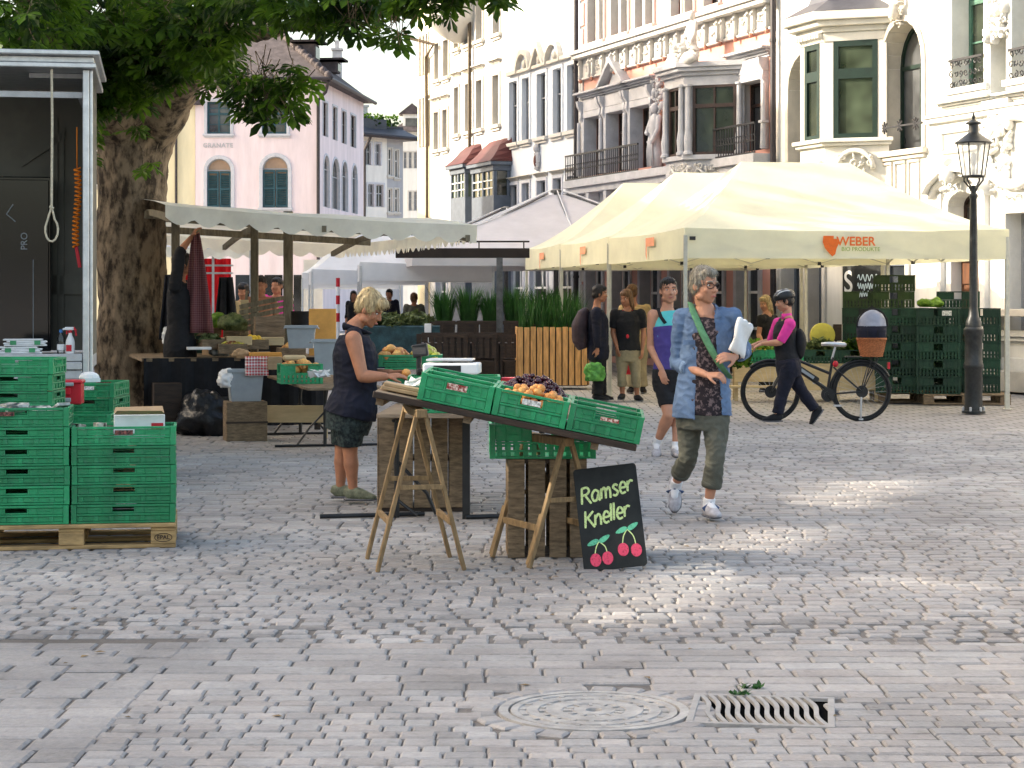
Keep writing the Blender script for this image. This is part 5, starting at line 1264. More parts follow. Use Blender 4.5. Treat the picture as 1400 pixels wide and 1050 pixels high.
# ------------------------------------------------------------------ plastic crates, pallets
def crate_mesh(name, L_=.6, W_=.4, H_=.114, handle=True):
 m = MB(); t = .012
 m.b2(-L_/2+t,L_/2-t,-W_/2+t,W_/2-t,.004,.012)
 for sx in (-1,1):
  for sy in (-1,1):                                  # corner posts
   m.box((sx*(L_/2-.016),sy*(W_/2-.016),H_/2),(.032,.032,H_-.004))
 def side(half, off, ax):
  def bx(a0, a1, z0, z1, d0, d1):
   if ax == 0: m.b2(a0,a1,off*1-(d1 if off>0 else -d0)*1 if False else (off-d1 if off>0 else off+d0),(off-d0 if off>0 else off+d1),z0,z1)
   else: m.b2((off-d1 if off>0 else off+d0),(off-d0 if off>0 else off+d1),a0,a1,z0,z1)
  e = half-.033
  bx(-e,e,H_-.016,H_-.002,-.003,.014)                # top rail
  bx(-e,e,.002,.014,.001,.014)                       # foot rail
  zm = H_*.46
  bx(-e,e,zm-.006,zm+.006,.0,.012)                   # middle rail
  hw = min(.062, half*.3)
  if handle and H_ > .09:
   bx(-e,-hw,zm+.008,H_-.018,.006,.011); bx(hw,e,zm+.008,H_-.018,.006,.011)
   bx(-hw,hw,zm+.008,zm+.018,.004,.012)
   for a in (-hw-.004, hw+.004): bx(a-.004,a+.004,zm+.008,H_-.018,.001,.012)
  else: bx(-e,e,zm+.008,H_-.018,.006,.011)
  if H_ < .19: bx(-e,e,.016,zm-.008,.008,.012)       # lower panel
  else:
   k_ = int(half*2/.05)
   for i in range(k_): a = -e+(i+.5)*2*e/k_; bx(a-.014,a+.014,.0145,zm-.0065,.004,.011)
   bx(-e,e,zm*.5-.006,zm*.5+.006,.002,.0112)
  n = int(half*2/.047)
  for i in range(n):
   a = -e+(i+.5)*2*e/n
   if i % 2 == 0 and H_ < .19: bx(a-.013,a+.013,.016,zm-.008,.001,.0078)
  for a in (-e*.78,-e*.45,e*.45,e*.78):
   bx(a-.003,a+.003,zm+.0085,H_-.0185,.002,.0058)
  for a in (-e*.62, e*.62):
   bx(a-.03,a+.03,zm+(H_-zm)*.42-.002,zm+(H_-zm)*.42+.002,.003,.0058)
 side(L_/2, -W_/2, 0); side(L_/2, W_/2, 0); side(W_/2, -L_/2, 1); side(W_/2, L_/2, 1)
 for i in range(5):                                     # slots of the floor seen from above
  for k in range(7): m.b2(-L_/2+.05+k*(L_-.1)/7,-L_/2+.05+k*(L_-.1)/7+.05,-W_/2+.04+i*(W_-.08)/5,-W_/2+.04+i*(W_-.08)/5+.04,.012,.015)
 return m.mesh(name)
CM = {}
for nm, h in (('shallow',.114),('display',.15),('deep',.2)):
 CM[nm] = crate_mesh('crate_'+nm, H_=h)
CM['half'] = crate_mesh('crate_half', .4, .33, .15)
def crate(kind, loc, label, rz=0, matn='crate_green', group='green plastic crates', card=None, rot=None, name='crate'):
 me = CM[kind]; key = kind+matn
 if key not in CM:
  c = me.copy(); c.materials.clear(); c.materials.append(M[matn]); CM[key] = c
 o = bpy.data.objects.new(name, CM[key]); COL.objects.link(o); o.location = loc; o.rotation_euler = rot or (0,0,rz)
 tag(o, label, 'crate', group)
 bv = o.modifiers.new('bevel','BEVEL'); bv.width = .0022; bv.segments = 1; bv.limit_method = 'ANGLE'
 if card:
  cm, cx, cz, cw, ch, yoff = card
  k = MB(); k.box((cx,yoff-.002,cz),(cw,.003,ch)); b_ = k.build('label_card', cm, o)
 return o
ORD = ['bottom','second','third','fourth','fifth','sixth','seventh','eighth','ninth','tenth']
def pallet_mesh():
 m = MB()
 for y in (-.35,-.175,0,.175,.35): m.b2(-.6,.6,y-.0625 if abs(y) != .175 else y-.05,y+.0625 if abs(y) != .175 else y+.05,.122,.144)
 for x in (-.5275,0,.5275): m.b2(x-.0725,x+.0725,-.4,.4,.1,.1215)
 for x in (-.5275,0,.5275):
  for y in (-.345,0,.345): m.b2(x-.0725,x+.0725,y-.055,y+.055,.0225,.0995)
 for y in (-.345,0,.345): m.b2(-.6,.6,y-.055,y+.055,.0,.022)
 return m
def pallet(loc, label, rz=0):
 o = thing('pallet', label, 'pallet', loc, rz, 'wooden pallets')
 pallet_mesh().build('timber', 'pallet_wood', o, bevel=.004)
 m = MB(); m.tube([(.5275+.05*math.cos(t*math.pi/12),-.4015,.061+.024*math.sin(t*math.pi/12)) for t in range(24)], .0022, n=5, closed=True)
 m.build('stamp_ring', 'dark_wood', o)
 k = mkobj('stamp_lettering', text_mesh('EPAL', .034, .001, .0006), 'dark_wood', o); k.location = (.5275,-.4012,.061); k.rotation_euler = (R(90),0,0)
 return o
pallet(GL(20,5.6,.15), 'wooden pallet under the tall crate stack at the left picture edge', 0)
pallet(GL(120,6.2,.1), 'wooden pallet in front of the tree trunk under a crate stack', R(90))
PVT = Vector((-1.985,4.74,0)); PRA = R(9); YS = 4.74*(K-1)
def rp_(x, y, z):
 q = Matrix.Rotation(PRA,3,'Z') @ (Vector((x,y,0))-PVT)+PVT; return (q.x, q.y+YS, z)
pallet(rp_(-2.58,5.1,0), 'wooden pallet under the two front crate stacks, stamped on its corner block', PRA)
h = .1138; r9 = random.Random(9)
M['card_dark'] = mat('card_dark', (.06,.03,.03), rough=.6, var=.9, scale=60, detail=2, col2=(.3,.1,.08))
M['card_white'] = mat('card_white', (.6,.6,.56), rough=.6, var=.5, scale=60, detail=2)
M['card_red'] = mat('card_red', (.5,.06,.04), rough=.6, var=.5, scale=45, detail=3, col2=(.75,.6,.5), ramp=(.45,.6))
for k in range(5):
 top = k == 4
 crate('shallow', rp_(-2.283+r9.uniform(-.004,.004), 4.925+r9.uniform(-.004,.004), .1445+k*h), ('top green crate holding boxes' if top else ORD[k]+' green crate from the pallet up')+' in the right hand front stack', PRA+r9.uniform(-.006,.006),
    card=('card_dark',-.0,.078,.105,.026,-.2) if top else None, group='green crates stacked on the front pallet')
for k in range(6):
 top = k == 5
 crate('shallow', rp_(-2.893+r9.uniform(-.004,.004), 4.925+r9.uniform(-.004,.004), .1445+k*h), ('top green crate' if top else ORD[k]+' green crate from the pallet up')+' in the left hand front stack', PRA+r9.uniform(-.006,.006),
    card=('card_dark',-.06,.078,.1,.024,-.2) if top else None, group='green crates stacked on the front pallet')
for k in range(4):
 crate('shallow', rp_(-2.893,5.33,.1445+k*h), ORD[k]+' green crate from the pallet up in the rear left hidden stack', PRA, group='green crates stacked on the front pallet')
for k in range(8):
 crate('shallow', (PX(70,5.5)-.3+r9.uniform(-.004,.004),5.6*K,.1445+k*.114), ('top green crate at the left picture edge below the trailer sill' if k == 7 else ORD[k]+' green crate of the tall stack at the left picture edge'), .01*r9.uniform(-1,1),
    card=('card_white',-.16,.085,.11,.024,-.2) if k == 7 else (('card_dark',-.16,.07,.08,.03,-.2) if k == 6 else None), group='green crates stacked below the trailer')
for k in range(6):
 o = crate('shallow', (PX(131,6.2),6.2*K,.1445+k*.114), ('top green crate with white card against the tree trunk' if k == 5 else ORD[k]+' green crate of the stack between trailer and trunk'), R(90)+.02*r9.uniform(-1,1), group='green crates stacked below the trailer')
m = MB(); m.box((.0,0,0),(.1,.004,.028));
tag(m.build('price_card', 'card_white', loc=(PX(131,6.2),6.2*K-.303,.1445+5*.114+.075)), 'white card stuck to crate beside the tree trunk', 'card')
crate('shallow', (PX(160,6.6),6.6*K,.45), 'green crate half hidden against the trunk behind the carded crate', R(80), group='green crates stacked below the trailer')
m = MB(); m.b2(-.3,.3,-.2,.2,0,.45);
for z in (.1,.25,.4): m.b2(-.305,.305,-.205,.205,z,z+.02)
tag(m.build('wooden_box', 'old_wood', loc=(PX(160,6.6),6.6*K,0), rz=R(80), bevel=.006), 'dark wooden box carrying the half hidden crate by the trunk', 'box')
s = thing('shoe_box', 'white cardboard box with red square standing in the right front crate', 'box', rp_(-2.2,5.0,.1445+4*h+.02), PRA+.04)
m = MB(); m.b2(-.15,.15,-.09,.09,0,.15); m.build('carton', 'paper', s, bevel=.004)
m = MB(); m.b2(.07,.14,-.0935,-.0905,.03,.1); m.build('red_square', 'red_plastic', s)
m = MB(); m.add([(-.15,-.09,.151),(.15,-.09,.151),(.13,-.14,.175),(-.13,-.14,.178)],[(0,1,2,3)]); m.add([(-.15,.09,.151),(.15,.09,.151),(.14,.13,.19),(-.14,.13,.185)],[(0,1,2,3)]); m.build('flap', 'cardboard', s, recalc=False)
m = MB()
for k in range(12): m.box((r9.uniform(-.1,.1),r9.uniform(-.1,.1),r9.uniform(.0,.1)),(r9.uniform(.04,.1),r9.uniform(.03,.06),.04),Matrix.Rotation(r9.uniform(-1,1),3,'Z') @ Matrix.Rotation(r9.uniform(-.5,.5),3,'X'))
M['packs'] = mat('packs', (.35,.16,.12), rough=.6, var=.9, scale=22, detail=1, col2=(.6,.55,.45))
tag(m.build('packet_pile', 'packs', loc=rp_(-2.46,4.95,.1445+4*h+.03), rz=PRA, bevel=.004), 'small coloured packets heaped beside the white box in the crate', 'packets')
m = MB()
for k in range(10): m.box((r9.uniform(-.2,.2),r9.uniform(-.12,.12),r9.uniform(.0,.06)),(r9.uniform(.06,.14),r9.uniform(.04,.09),.02),Matrix.Rotation(r9.uniform(-1,1),3,'Z') @ Matrix.Rotation(r9.uniform(-.6,.6),3,'X'))
M['scraps'] = mat('scraps', (.3,.34,.3), rough=.6, var=.8, scale=14, detail=1, col2=(.62,.62,.58))
tag(m.build('bag_pile', 'scraps', loc=rp_(-2.86,4.95,.1445+5*h+.07), rz=PRA, bevel=.003), 'crumpled bags and wrappers in top crate of the left front stack', 'bags')
s = thing('red_bin', 'red plastic bin with grey handle on crates below the trailer', 'bin', (PX(90,5.85),5.85*K,.1445+6*.114-.08), .1)
crate('shallow', (PX(98,5.85),5.85*K,.52), 'green crate carrying the red bin', .1, group='green crates stacked below the trailer')
m = MB(); m.b2(-.12,.12,-.1,.1,-.05,.12); m.b2(-.13,.13,-.11,.11,.1,.125); m.b2(-.05,.05,-.115,-.1,.02,.07); m.build('tub', 'red_plastic', s, bevel=.008)
m = MB(); m.b2(-.125,.07,-.12,-.108,.085,.11); m.b2(-.1,.05,-.118,-.106,-.03,.0); m.build('handle', 'grey_plastic', s, bevel=.004)
m = MB(); m.ell((0,0,.03),(.08,.05,.045)); m.box((.03,-.03,.01),(.12,.04,.03),.3)
tag(m.build('cleaning_rag', 'paper', loc=(PX(122,6.2),6.2*K,.1445+6*.114+.0)), 'white rag lying on crate in front of the trunk', 'rag')
# ------------------------------------------------------------------ cherry stall in the middle
BO = Vector((-.742,4.32*K,.967)); ex = Vector((1.41,-.06,-.287)).normalized(); ey = Vector((-.1,1,.05)); ey = (ey-ex*ey.dot(ex)).normalized(); ez = ex.cross(ey)
BM = Matrix(((ex.x,ey.x,ez.x,BO.x),(ex.y,ey.y,ez.y,BO.y),(ex.z,ey.z,ez.z,BO.z),(0,0,0,1)))
BR = BM.to_euler()
def bp_(u, v, w): return BM @ Vector((u,v,w))
BLEN = 1.44
o = thing('display_board', 'long sloping weathered board carrying the fruit crates', 'board', BO); o.rotation_euler = BR
m = MB()
for k in range(3): m.b2(0,BLEN,.004+k*.21,.206+k*.21,-.034,-.004)
m.build('planks', 'board_wood', o, bevel=.004)
m = MB(); m.b2(-.0,BLEN,-.012,.002,-.036,-.001); m.build('front_edge', 'dark_wood', o, bevel=.003)
m = MB(); m.b2(.02,.06,.03,.6,-.075,-.036); m.b2(.5,.54,.03,.6,-.075,-.036); m.b2(1.2,1.24,.03,.6,-.075,-.036); m.build('batten', 'old_wood', o)
labs = [['left front green crate on the sloping board with red card','middle front green crate heaped with apricots, white and black card','right end front green crate on the board with faded red card'],
  ['left rear green crate on the sloping board','rear green crate on the board heaped with dark cherries','empty green crate at the rear right end of the board']]
cards = [('card_red',.0,.105,.11,.034,-.15),('card_white',.0,.105,.1,.03,-.15),('card_red',.02,.1,.1,.02,-.15)]
CM['display30'] = crate_mesh('crate_display', .4, .3, .15)
for row in range(2):
 for c in range(3):
  u = .435+c*.408; v = .155+row*.308
  crate('display30', bp_(u,v,.0), labs[row][c], card=cards[c] if row == 0 else None, rot=BR, group='display crates on the sloping board')
def heap(mb, n, L_, W_, r0, r1, z, hgt, rr, mtx=None, squash=1.0):
 for _ in range(n):
  x = rr.uniform(-L_/2,L_/2); y = rr.uniform(-W_/2,W_/2); d = max(0,1-(2*x/L_)**2)*max(0,1-(2*y/W_)**2)
  r = rr.uniform(r0,r1); zz = z+hgt*d*rr.uniform(.55,1)
  mb.ell((x,y,zz),(r,r,r*squash),n=8,m=6)
rr = random.Random(4)
def fruit(name, label, cat, matn, loc, rot, n, L_, W_, r0, r1, z, h_, stem=False, squash=.95):
 m = MB(); heap(m, n, L_, W_, r0, r1, z, h_, rr, squash=squash)
 nx = int(L_/(r1*1.8)); ny = int(W_/(r1*1.8))
 for i in range(nx):
  for j in range(ny): m.ell((-L_/2+(i+.5)*L_/nx+rr.uniform(-.3,.3)*r1,-W_/2+(j+.5)*W_/ny+rr.uniform(-.3,.3)*r1,z*.8),(r1,r1,r1*squash),n=8,m=6)
 o = m.build(name, matn, smooth=True, loc=loc); o.rotation_euler = rot; o['kind'] = 'stuff'
 return tag(o, label, cat)
fruit('cherries', 'heap of dark red cherries filling the rear middle crate', 'cherries', 'cherry', bp_(.84,.463,.0), BR, 330, .36, .26, .012,.0145, .13, .1)
fruit('apricots', 'heap of orange apricots in the front middle crate', 'apricots', 'apricot', bp_(.85,.17,.0), BR, 30, .33, .22, .021,.026, .112, .085)
fruit('cherries', 'loose dark cherries low inside the left rear crate', 'cherries', 'cherry', bp_(.435,.463,.0), BR, 60, .34, .24, .011,.0135, .05, .03)
def trestle(loc, rz, h, label, spread=.47, depth=.3, beam=.36):
 t = thing('trestle', label, 'trestle', loc, rz, 'folding wooden trestles')
 for i, y in enumerate((-depth/2, depth/2)):
  for sg in (-1,1):
   m = MB(); a = Vector((sg*spread/2,y,0)); b = Vector((sg*.022,y,h-.02)); m.beam(a, b, .022, .034, up=(0,1,0))
   m.beam(a.lerp(b,.02)+Vector((0,.022,0)), a.lerp(b,.42)+Vector((0,.022,0)), .02, .034, up=(0,1,0)); m.build('leg', 'trestle_wood', t, bevel=.003)
  m = MB(); q = .52; m.beam((-spread/2*(1-q),y-.016,h*q),(spread/2*(1-q),y-.016,h*q),.012,.026,up=(0,0,1)); m.build('rung', 'trestle_wood', t, bevel=.002)
 for sg in (-1,1):
  m = MB(); q = .3; x = sg*spread/2*(1-q); m.beam((x,-depth/2,h*q),(x,depth/2,h*q),.02,.035); m.build('brace', 'trestle_wood', t, bevel=.002)
 m = MB(); m.b2(-.03,.03,-beam/2,beam/2,h-.045,h); m.build('head_beam', 'trestle_wood', t, bevel=.004)
 return t
trestle((-.535,4.32*K+.25,0), R(10), .868, 'light wooden trestle under the left end of the sloping board', depth=.54, beam=.62)
trestle((.2,4.32*K+.42,0), R(24), .7, 'darker wooden trestle behind the cherry chalkboard', .46, .5, .56)
s = thing('slatted_box', 'tall slatted wooden box standing under the board beside the chalkboard', 'wooden box', (.205,4.62*K,0), R(2))
m = MB()
for x in (-.19,-.075,.045,.16): m.b2(x-.045,x+.05,-.2,-.185,.0,.555); m.b2(x-.045,x+.05,.185,.2,.0,.555)
for y in (-.12,0,.12): m.b2(-.235,-.222,y-.05,y+.05,0,.555); m.b2(.2,.213,y-.05,y+.05,0,.555)
m.build('slats', 'old_wood', s, bevel=.003)
m = MB()
for sx in (-.21,.19):
 for sy in (-.172,.172): m.b2(sx-.018,sx+.018,sy-.012,sy+.012,.001,.554)
m.build('corner_post', 'dark_wood', s)
m = MB(); m.b2(-.22,.2,-.184,.184,.002,.02); m.cut(); m.b2(-.22,.2,-.184,.184,.53,.5545); m.build_split('end_board', 'dark_wood', s)
crate('deep', (.17,4.62*K,.5556), 'deep green crate on the slatted box under the board', .02, group='crates around the cherry stall')
cb = P(842,776,4.34); cbt = thing('chalkboard', 'black chalkboard with hand written plum names and painted cherries', 'chalkboard sign', (cb.x,cb.y,0.004)); cbt.rotation_euler = (R(-13),R(-7),R(-4))
Wb, Hb = .345, .56
def rr_poly(w, h, r, n=5):
 pts = []
 for cx, cz, a0 in ((w/2-r,r,-90),(w/2-r,h-r,0),(-w/2+r,h-r,90),(-w/2+r,r,180)):
  for k in range(n+1): a = R(a0+90*k/n); pts.append((cx+r*math.cos(a), cz+r*math.sin(a)))
 return pts
M['chalk_black'] = mat('chalk_black', (.008,.01,.011), rough=.75, var=.35, scale=5, col2=(.022,.026,.025), detail=9)
M['chalk_green'] = mat('chalk_green', (.36,.46,.18), rough=.95, var=.35, scale=110, col2=(.64,.78,.34), ramp=(.32,.5), detail=8)
M['chalk_leaf'] = mat('chalk_leaf', (.06,.3,.18), rough=.95, var=.35, scale=90, col2=(.12,.52,.32), ramp=(.3,.5), detail=8)
M['chalk_red'] = mat('chalk_red', (.5,.04,.08), rough=.95, var=.35, scale=70, col2=(.78,.08,.15), ramp=(.3,.5), detail=8)
m = MB(); m.prism(rr_poly(Wb,Hb,.02), 0, .012); m.build('board', 'chalk_black', cbt, bevel=.002)
def stroke(mb, pts, w, y=-.0015, sx=1, ox=0, oz=0, sh=0):
 q = [Vector((ox+(p[0]+sh*p[1])*sx, y, oz+p[1]*sx)) for p in pts]
 out = []
 for i in range(len(q)-1):
  p0 = q[max(i-1,0)]; p1 = q[i]; p2 = q[i+1]; p3 = q[min(i+2,len(q)-1)]
  for t in range(6):
   t /= 6; out.append(.5*((2*p1)+(p2-p0)*t+(2*p0-5*p1+4*p2-p3)*t*t+(3*p1-p0-3*p2+p3)*t**3))
 out.append(q[-1]); mb.tube(out, [(w,.0012)]*len(out), n=6, ref=None) if False else None
 vs = []; n = len(out)
 for i, p in enumerate(out):
  d = (out[min(i+1,n-1)]-out[max(i-1,0)]).normalized(); nn = Vector((-d.z,0,d.x)); ww = w*(.75 if i in (0,n-1) else 1)
  vs += [p+nn*ww, p-nn*ww]
 mb.add(vs, [(2*i,2*i+1,2*i+3,2*i+2) for i in range(n-1)])
G_ = {  # letters on a unit x-height grid (cap height 1.45)
 'R': ([(0,0),(.05,1.45)],[(.02,1.4),(.5,1.45),(.68,1.15),(.45,.85),(.08,.78)],[(.3,.8),(.85,.0)]),
 'K': ([(0,0),(.05,1.5)],[(.75,1.45),(.08,.72)],[(.25,.85),(.85,0)]),
 'a': ([(.6,.85),(.3,1.0),(.03,.6),(.15,.08),(.45,.15),(.6,.7)],[(.62,.95),(.62,.3),(.75,.02)]),
 'm': ([(0,0),(.03,.95)],[(.03,.6),(.25,.98),(.4,.7),(.4,0)],[(.4,.6),(.65,.98),(.8,.7),(.82,0)]),
 's': ([(.5,.85),(.25,1.0),(.08,.75),(.3,.52),(.5,.28),(.3,.0),(.02,.1)],),
 'e': ([(.05,.5),(.55,.58),(.45,.95),(.2,.98),(.03,.5),(.2,.03),(.55,.12)],),
 'r': ([(0,0),(.02,.95)],[(.02,.6),(.25,.95),(.5,.88)]),
 'n': ([(0,0),(.03,.95)],[(.03,.6),(.3,.98),(.5,.7),(.52,0)]),
 'l': ([(0,0),(.04,1.55)],)}
ADV = {'R':.92,'K':.9,'a':.86,'m':1.02,'s':.66,'e':.72,'r':.6,'n':.72,'l':.26}
def write(mb, txt, x, z, s, w, slope=.16):
 for i, ch in enumerate(txt):
  for st in G_[ch]: stroke(mb, [(a*1.0, b) for a, b in st], w, sx=s, ox=x, oz=z, sh=.06)
  x += ADV[ch]*s; z += ADV[ch]*s*slope
m = MB(); write(m, 'Ramser', -.143, .365, .061, .0062, .17); write(m, 'Kneller', -.138, .235, .061, .0062, .17)
m.build('lettering', 'chalk_green', cbt, recalc=False)
def disc(mb, cx, cz, rx, rz, y=-.0015, n=20, rot=0):
 mb.add([(cx+rx*math.cos(t*2*math.pi/n)*math.cos(rot)-rz*math.sin(t*2*math.pi/n)*math.sin(rot), y, cz+rx*math.cos(t*2*math.pi/n)*math.sin(rot)+rz*math.sin(t*2*math.pi/n)*math.cos(rot)) for t in range(n)], [tuple(range(n))])
for sx_, (cx1, cz1, cx2, cz2, tx, tz) in enumerate(((-.102,.058,-.037,.062,-.075,.155),(.052,.098,.122,.088,.085,.205))):
 m = MB(); disc(m, cx1, cz1, .03, .036); disc(m, cx2, cz2, .03, .036); m.build('painted_cherry', 'chalk_red', cbt, recalc=False)
 m = MB(); stroke(m, [(cx1,cz1+.035),(cx1+.01,(cz1+tz)/2+.02),(tx,tz)], .0028, y=-.0018); stroke(m, [(cx2,cz2+.035),((cx2+tx)/2+.01,(cz2+tz)/2+.02),(tx,tz)], .0028, y=-.0018)
 m.build('painted_stalk', 'chalk_green', cbt, recalc=False)
 m = MB()
 for sg, a in ((-1,.35),(1,.5)):
  c_ = (tx+sg*.032, tz+.0+.008*sg+.005); n = 16; pts = []
  for k in range(n):
   t = 2*math.pi*k/n; lx = .034*math.cos(t); lz = .014*math.sin(t)*(1-.25*math.cos(t)*sg); pts.append((c_[0]+lx*math.cos(a)-lz*math.sin(a), -.0021, c_[1]+lx*math.sin(a)+lz*math.cos(a)))
  m.add(pts, [tuple(range(n))])
 m.build('painted_leaf', 'chalk_leaf', cbt, recalc=False)
TT = thing('folding_table', 'flat folding table with black steel legs behind the sloping board', 'table', (-.32,5.3*K+.2,0), R(-2))
m = MB()
for k in range(3): m.b2(-.54,.72,-.46+k*.66,.19+k*.66,.69,.718)
m.build('table_top', 'board_wood', TT, bevel=.004)
for sx in (-.45,.52):
 m = MB(); m.tube([(sx,-.02,.0),(sx,-.02,.69)],.018,n=8); m.tube([(sx-.5,-.14,.018),(sx+.18,.05,.018)],.015,n=8); m.tube([(sx,-.02,.12),(sx+.14,-.05,.018)],.011,n=6); m.tube([(sx,-.02,.38),(sx+.2,.0,.16),(sx+.26,.02,.02)],.012,n=6); m.tube([(sx,-.24,.66),(sx,.24,.66)],.013,n=6)
 m.build('leg', 'black_steel', TT, smooth='auto')
m = MB(); m.beam((.02,-.1,0),(.02,-.1,.69),.05); m.build('post', 'black_steel', TT)
s = thing('plank_box', 'tall brown plank box standing under the folding table', 'wooden box', (-.62,5.6*K,0), R(3))
m = MB()
for k in range(5): m.b2(-.3+k*.12,-.19+k*.12,-.2,-.185,.03,.66); m.b2(-.3+k*.12,-.19+k*.12,.185,.2,.03,.66)
for k in range(3): m.b2(-.315,-.302,-.19+k*.13,-.07+k*.13,.03,.66); m.b2(.302,.315,-.19+k*.13,-.07+k*.13,.03,.66)
m.build('planks', 'old_wood', s, bevel=.003)
m = MB(); m.b2(-.3,.3,-.184,.184,.0,.03); m.b2(-.3,.3,-.184,.184,.35,.37); m.build('shelf', 'dark_wood', s)
CM['riser'] = crate_mesh('crate_riser', .6, .4, .24)
CM['riser2'] = crate_mesh('crate_riser2', .4, .3, .25)
crate('riser', (-.38,5.3*K,.7185), 'green crate under the scale on the folding table', .02, group='crates around the cherry stall')
crate('riser2', (-.72,5.3*K+1.42,.7185), 'green crate under the apple tray on the folding table', .0, group='crates around the cherry stall')
CM['tray'] = crate_mesh('crate_tray', .46, .3, .09, False)
crate('tray', (-.74,5.3*K+1.42,.969), 'shallow green tray of apples and peaches beside the seller', .03, group='crates around the cherry stall')
for i, (n_, m_, lab, dx) in enumerate((('apples','apple_mix','red and green apples piled in the tray beside the seller',.1),('peaches','peach','orange peaches at the left of the tray in front of the seller',-.12))):
 fruit(n_, lab, n_, m_, (-.74+dx,5.3*K+1.42,.969), (0,0,.03), 16, .18, .24, .034,.042, .07, .07)
mm = MB(); mm.ell((0,0,0),.043,n=12,m=8); tag(mm.build('green_apple', 'apple_green', loc=(-.62,5.3*K+1.38,1.09), smooth=True), 'yellow green apple on top of the apple pile', 'apple')
S = thing('market_scale', 'white market scale with black upright display next to the seller', 'scale', (-.4,5.3*K-.08,.959), R(-4))
m = MB(); m.b2(-.17,.19,-.14,.14,.012,.085); m.build('base', 'white_plastic', S, bevel=.012, seg=2)
m = MB(); m.b2(-.15,.15,-.12,.12,.098,.112); m.b2(-.02,.02,-.02,.02,.085,.098); m.build('weighing_plate', 'alu', S, bevel=.005)
m = MB(); m.b2(-.1,.08,-.143,-.139,.03,.07); m.build('keypad', 'black_plastic', S, bevel=.002)
m = MB(); m.b2(-.225,-.195,-.03,.03,.0,.15); m.box((-.2,-.01,.165),(.1,.07,.085),Matrix.Rotation(R(-10),3,'Y')); m.b2(-.21,-.17,-.12,.1,.02,.05); m.build('display', 'black_plastic', S, bevel=.006)
m = MB(); m.b2(-.248,-.16,-.049,-.046,.14,.185); m.build('screen', 'pane_dark', S)
m = MB(); m.b2(.1,.22,-.06,.06,.0,.22); m.b2(.11,.21,-.065,-.06,.12,.2); tag(m.build('money_box', 'red_plastic', loc=(-.17,5.3*K+.1,.72), bevel=.006), 'dark red box right of the scale', 'box')
m = MB()
for k in range(9):
 m.add([Vector((rr.uniform(-.1,.1),rr.uniform(-.05,.05),rr.uniform(0,.09))) for _ in range(5)],[(0,1,2),(0,2,3),(0,3,4),(0,4,1)])
tag(m.build('paper_bags', 'paper', loc=bp_(.22,.33,.02), recalc=False), 'crumpled white paper bags at the left end of the sloping board', 'paper bags')
m = MB(); m.b2(-.11,.11,-.06,.06,0,.02); m.b2(-.1,.1,-.05,.05,.021,.04); q = m.build('bag_pad', 'cardboard', loc=bp_(.13,.2,.004), bevel=.003); q.rotation_euler = BR
tag(q, 'brown pad of paper bags on the left end of the board', 'paper pad')
m = MB(); m.b2(-.1,.1,-.08,.08,0,.03); q = m.build('black_tray', 'black_plastic', loc=bp_(.11,.34,.004), bevel=.006); q.rotation_euler = BR
tag(q, 'flat black tray behind the paper pad by the seller', 'tray')
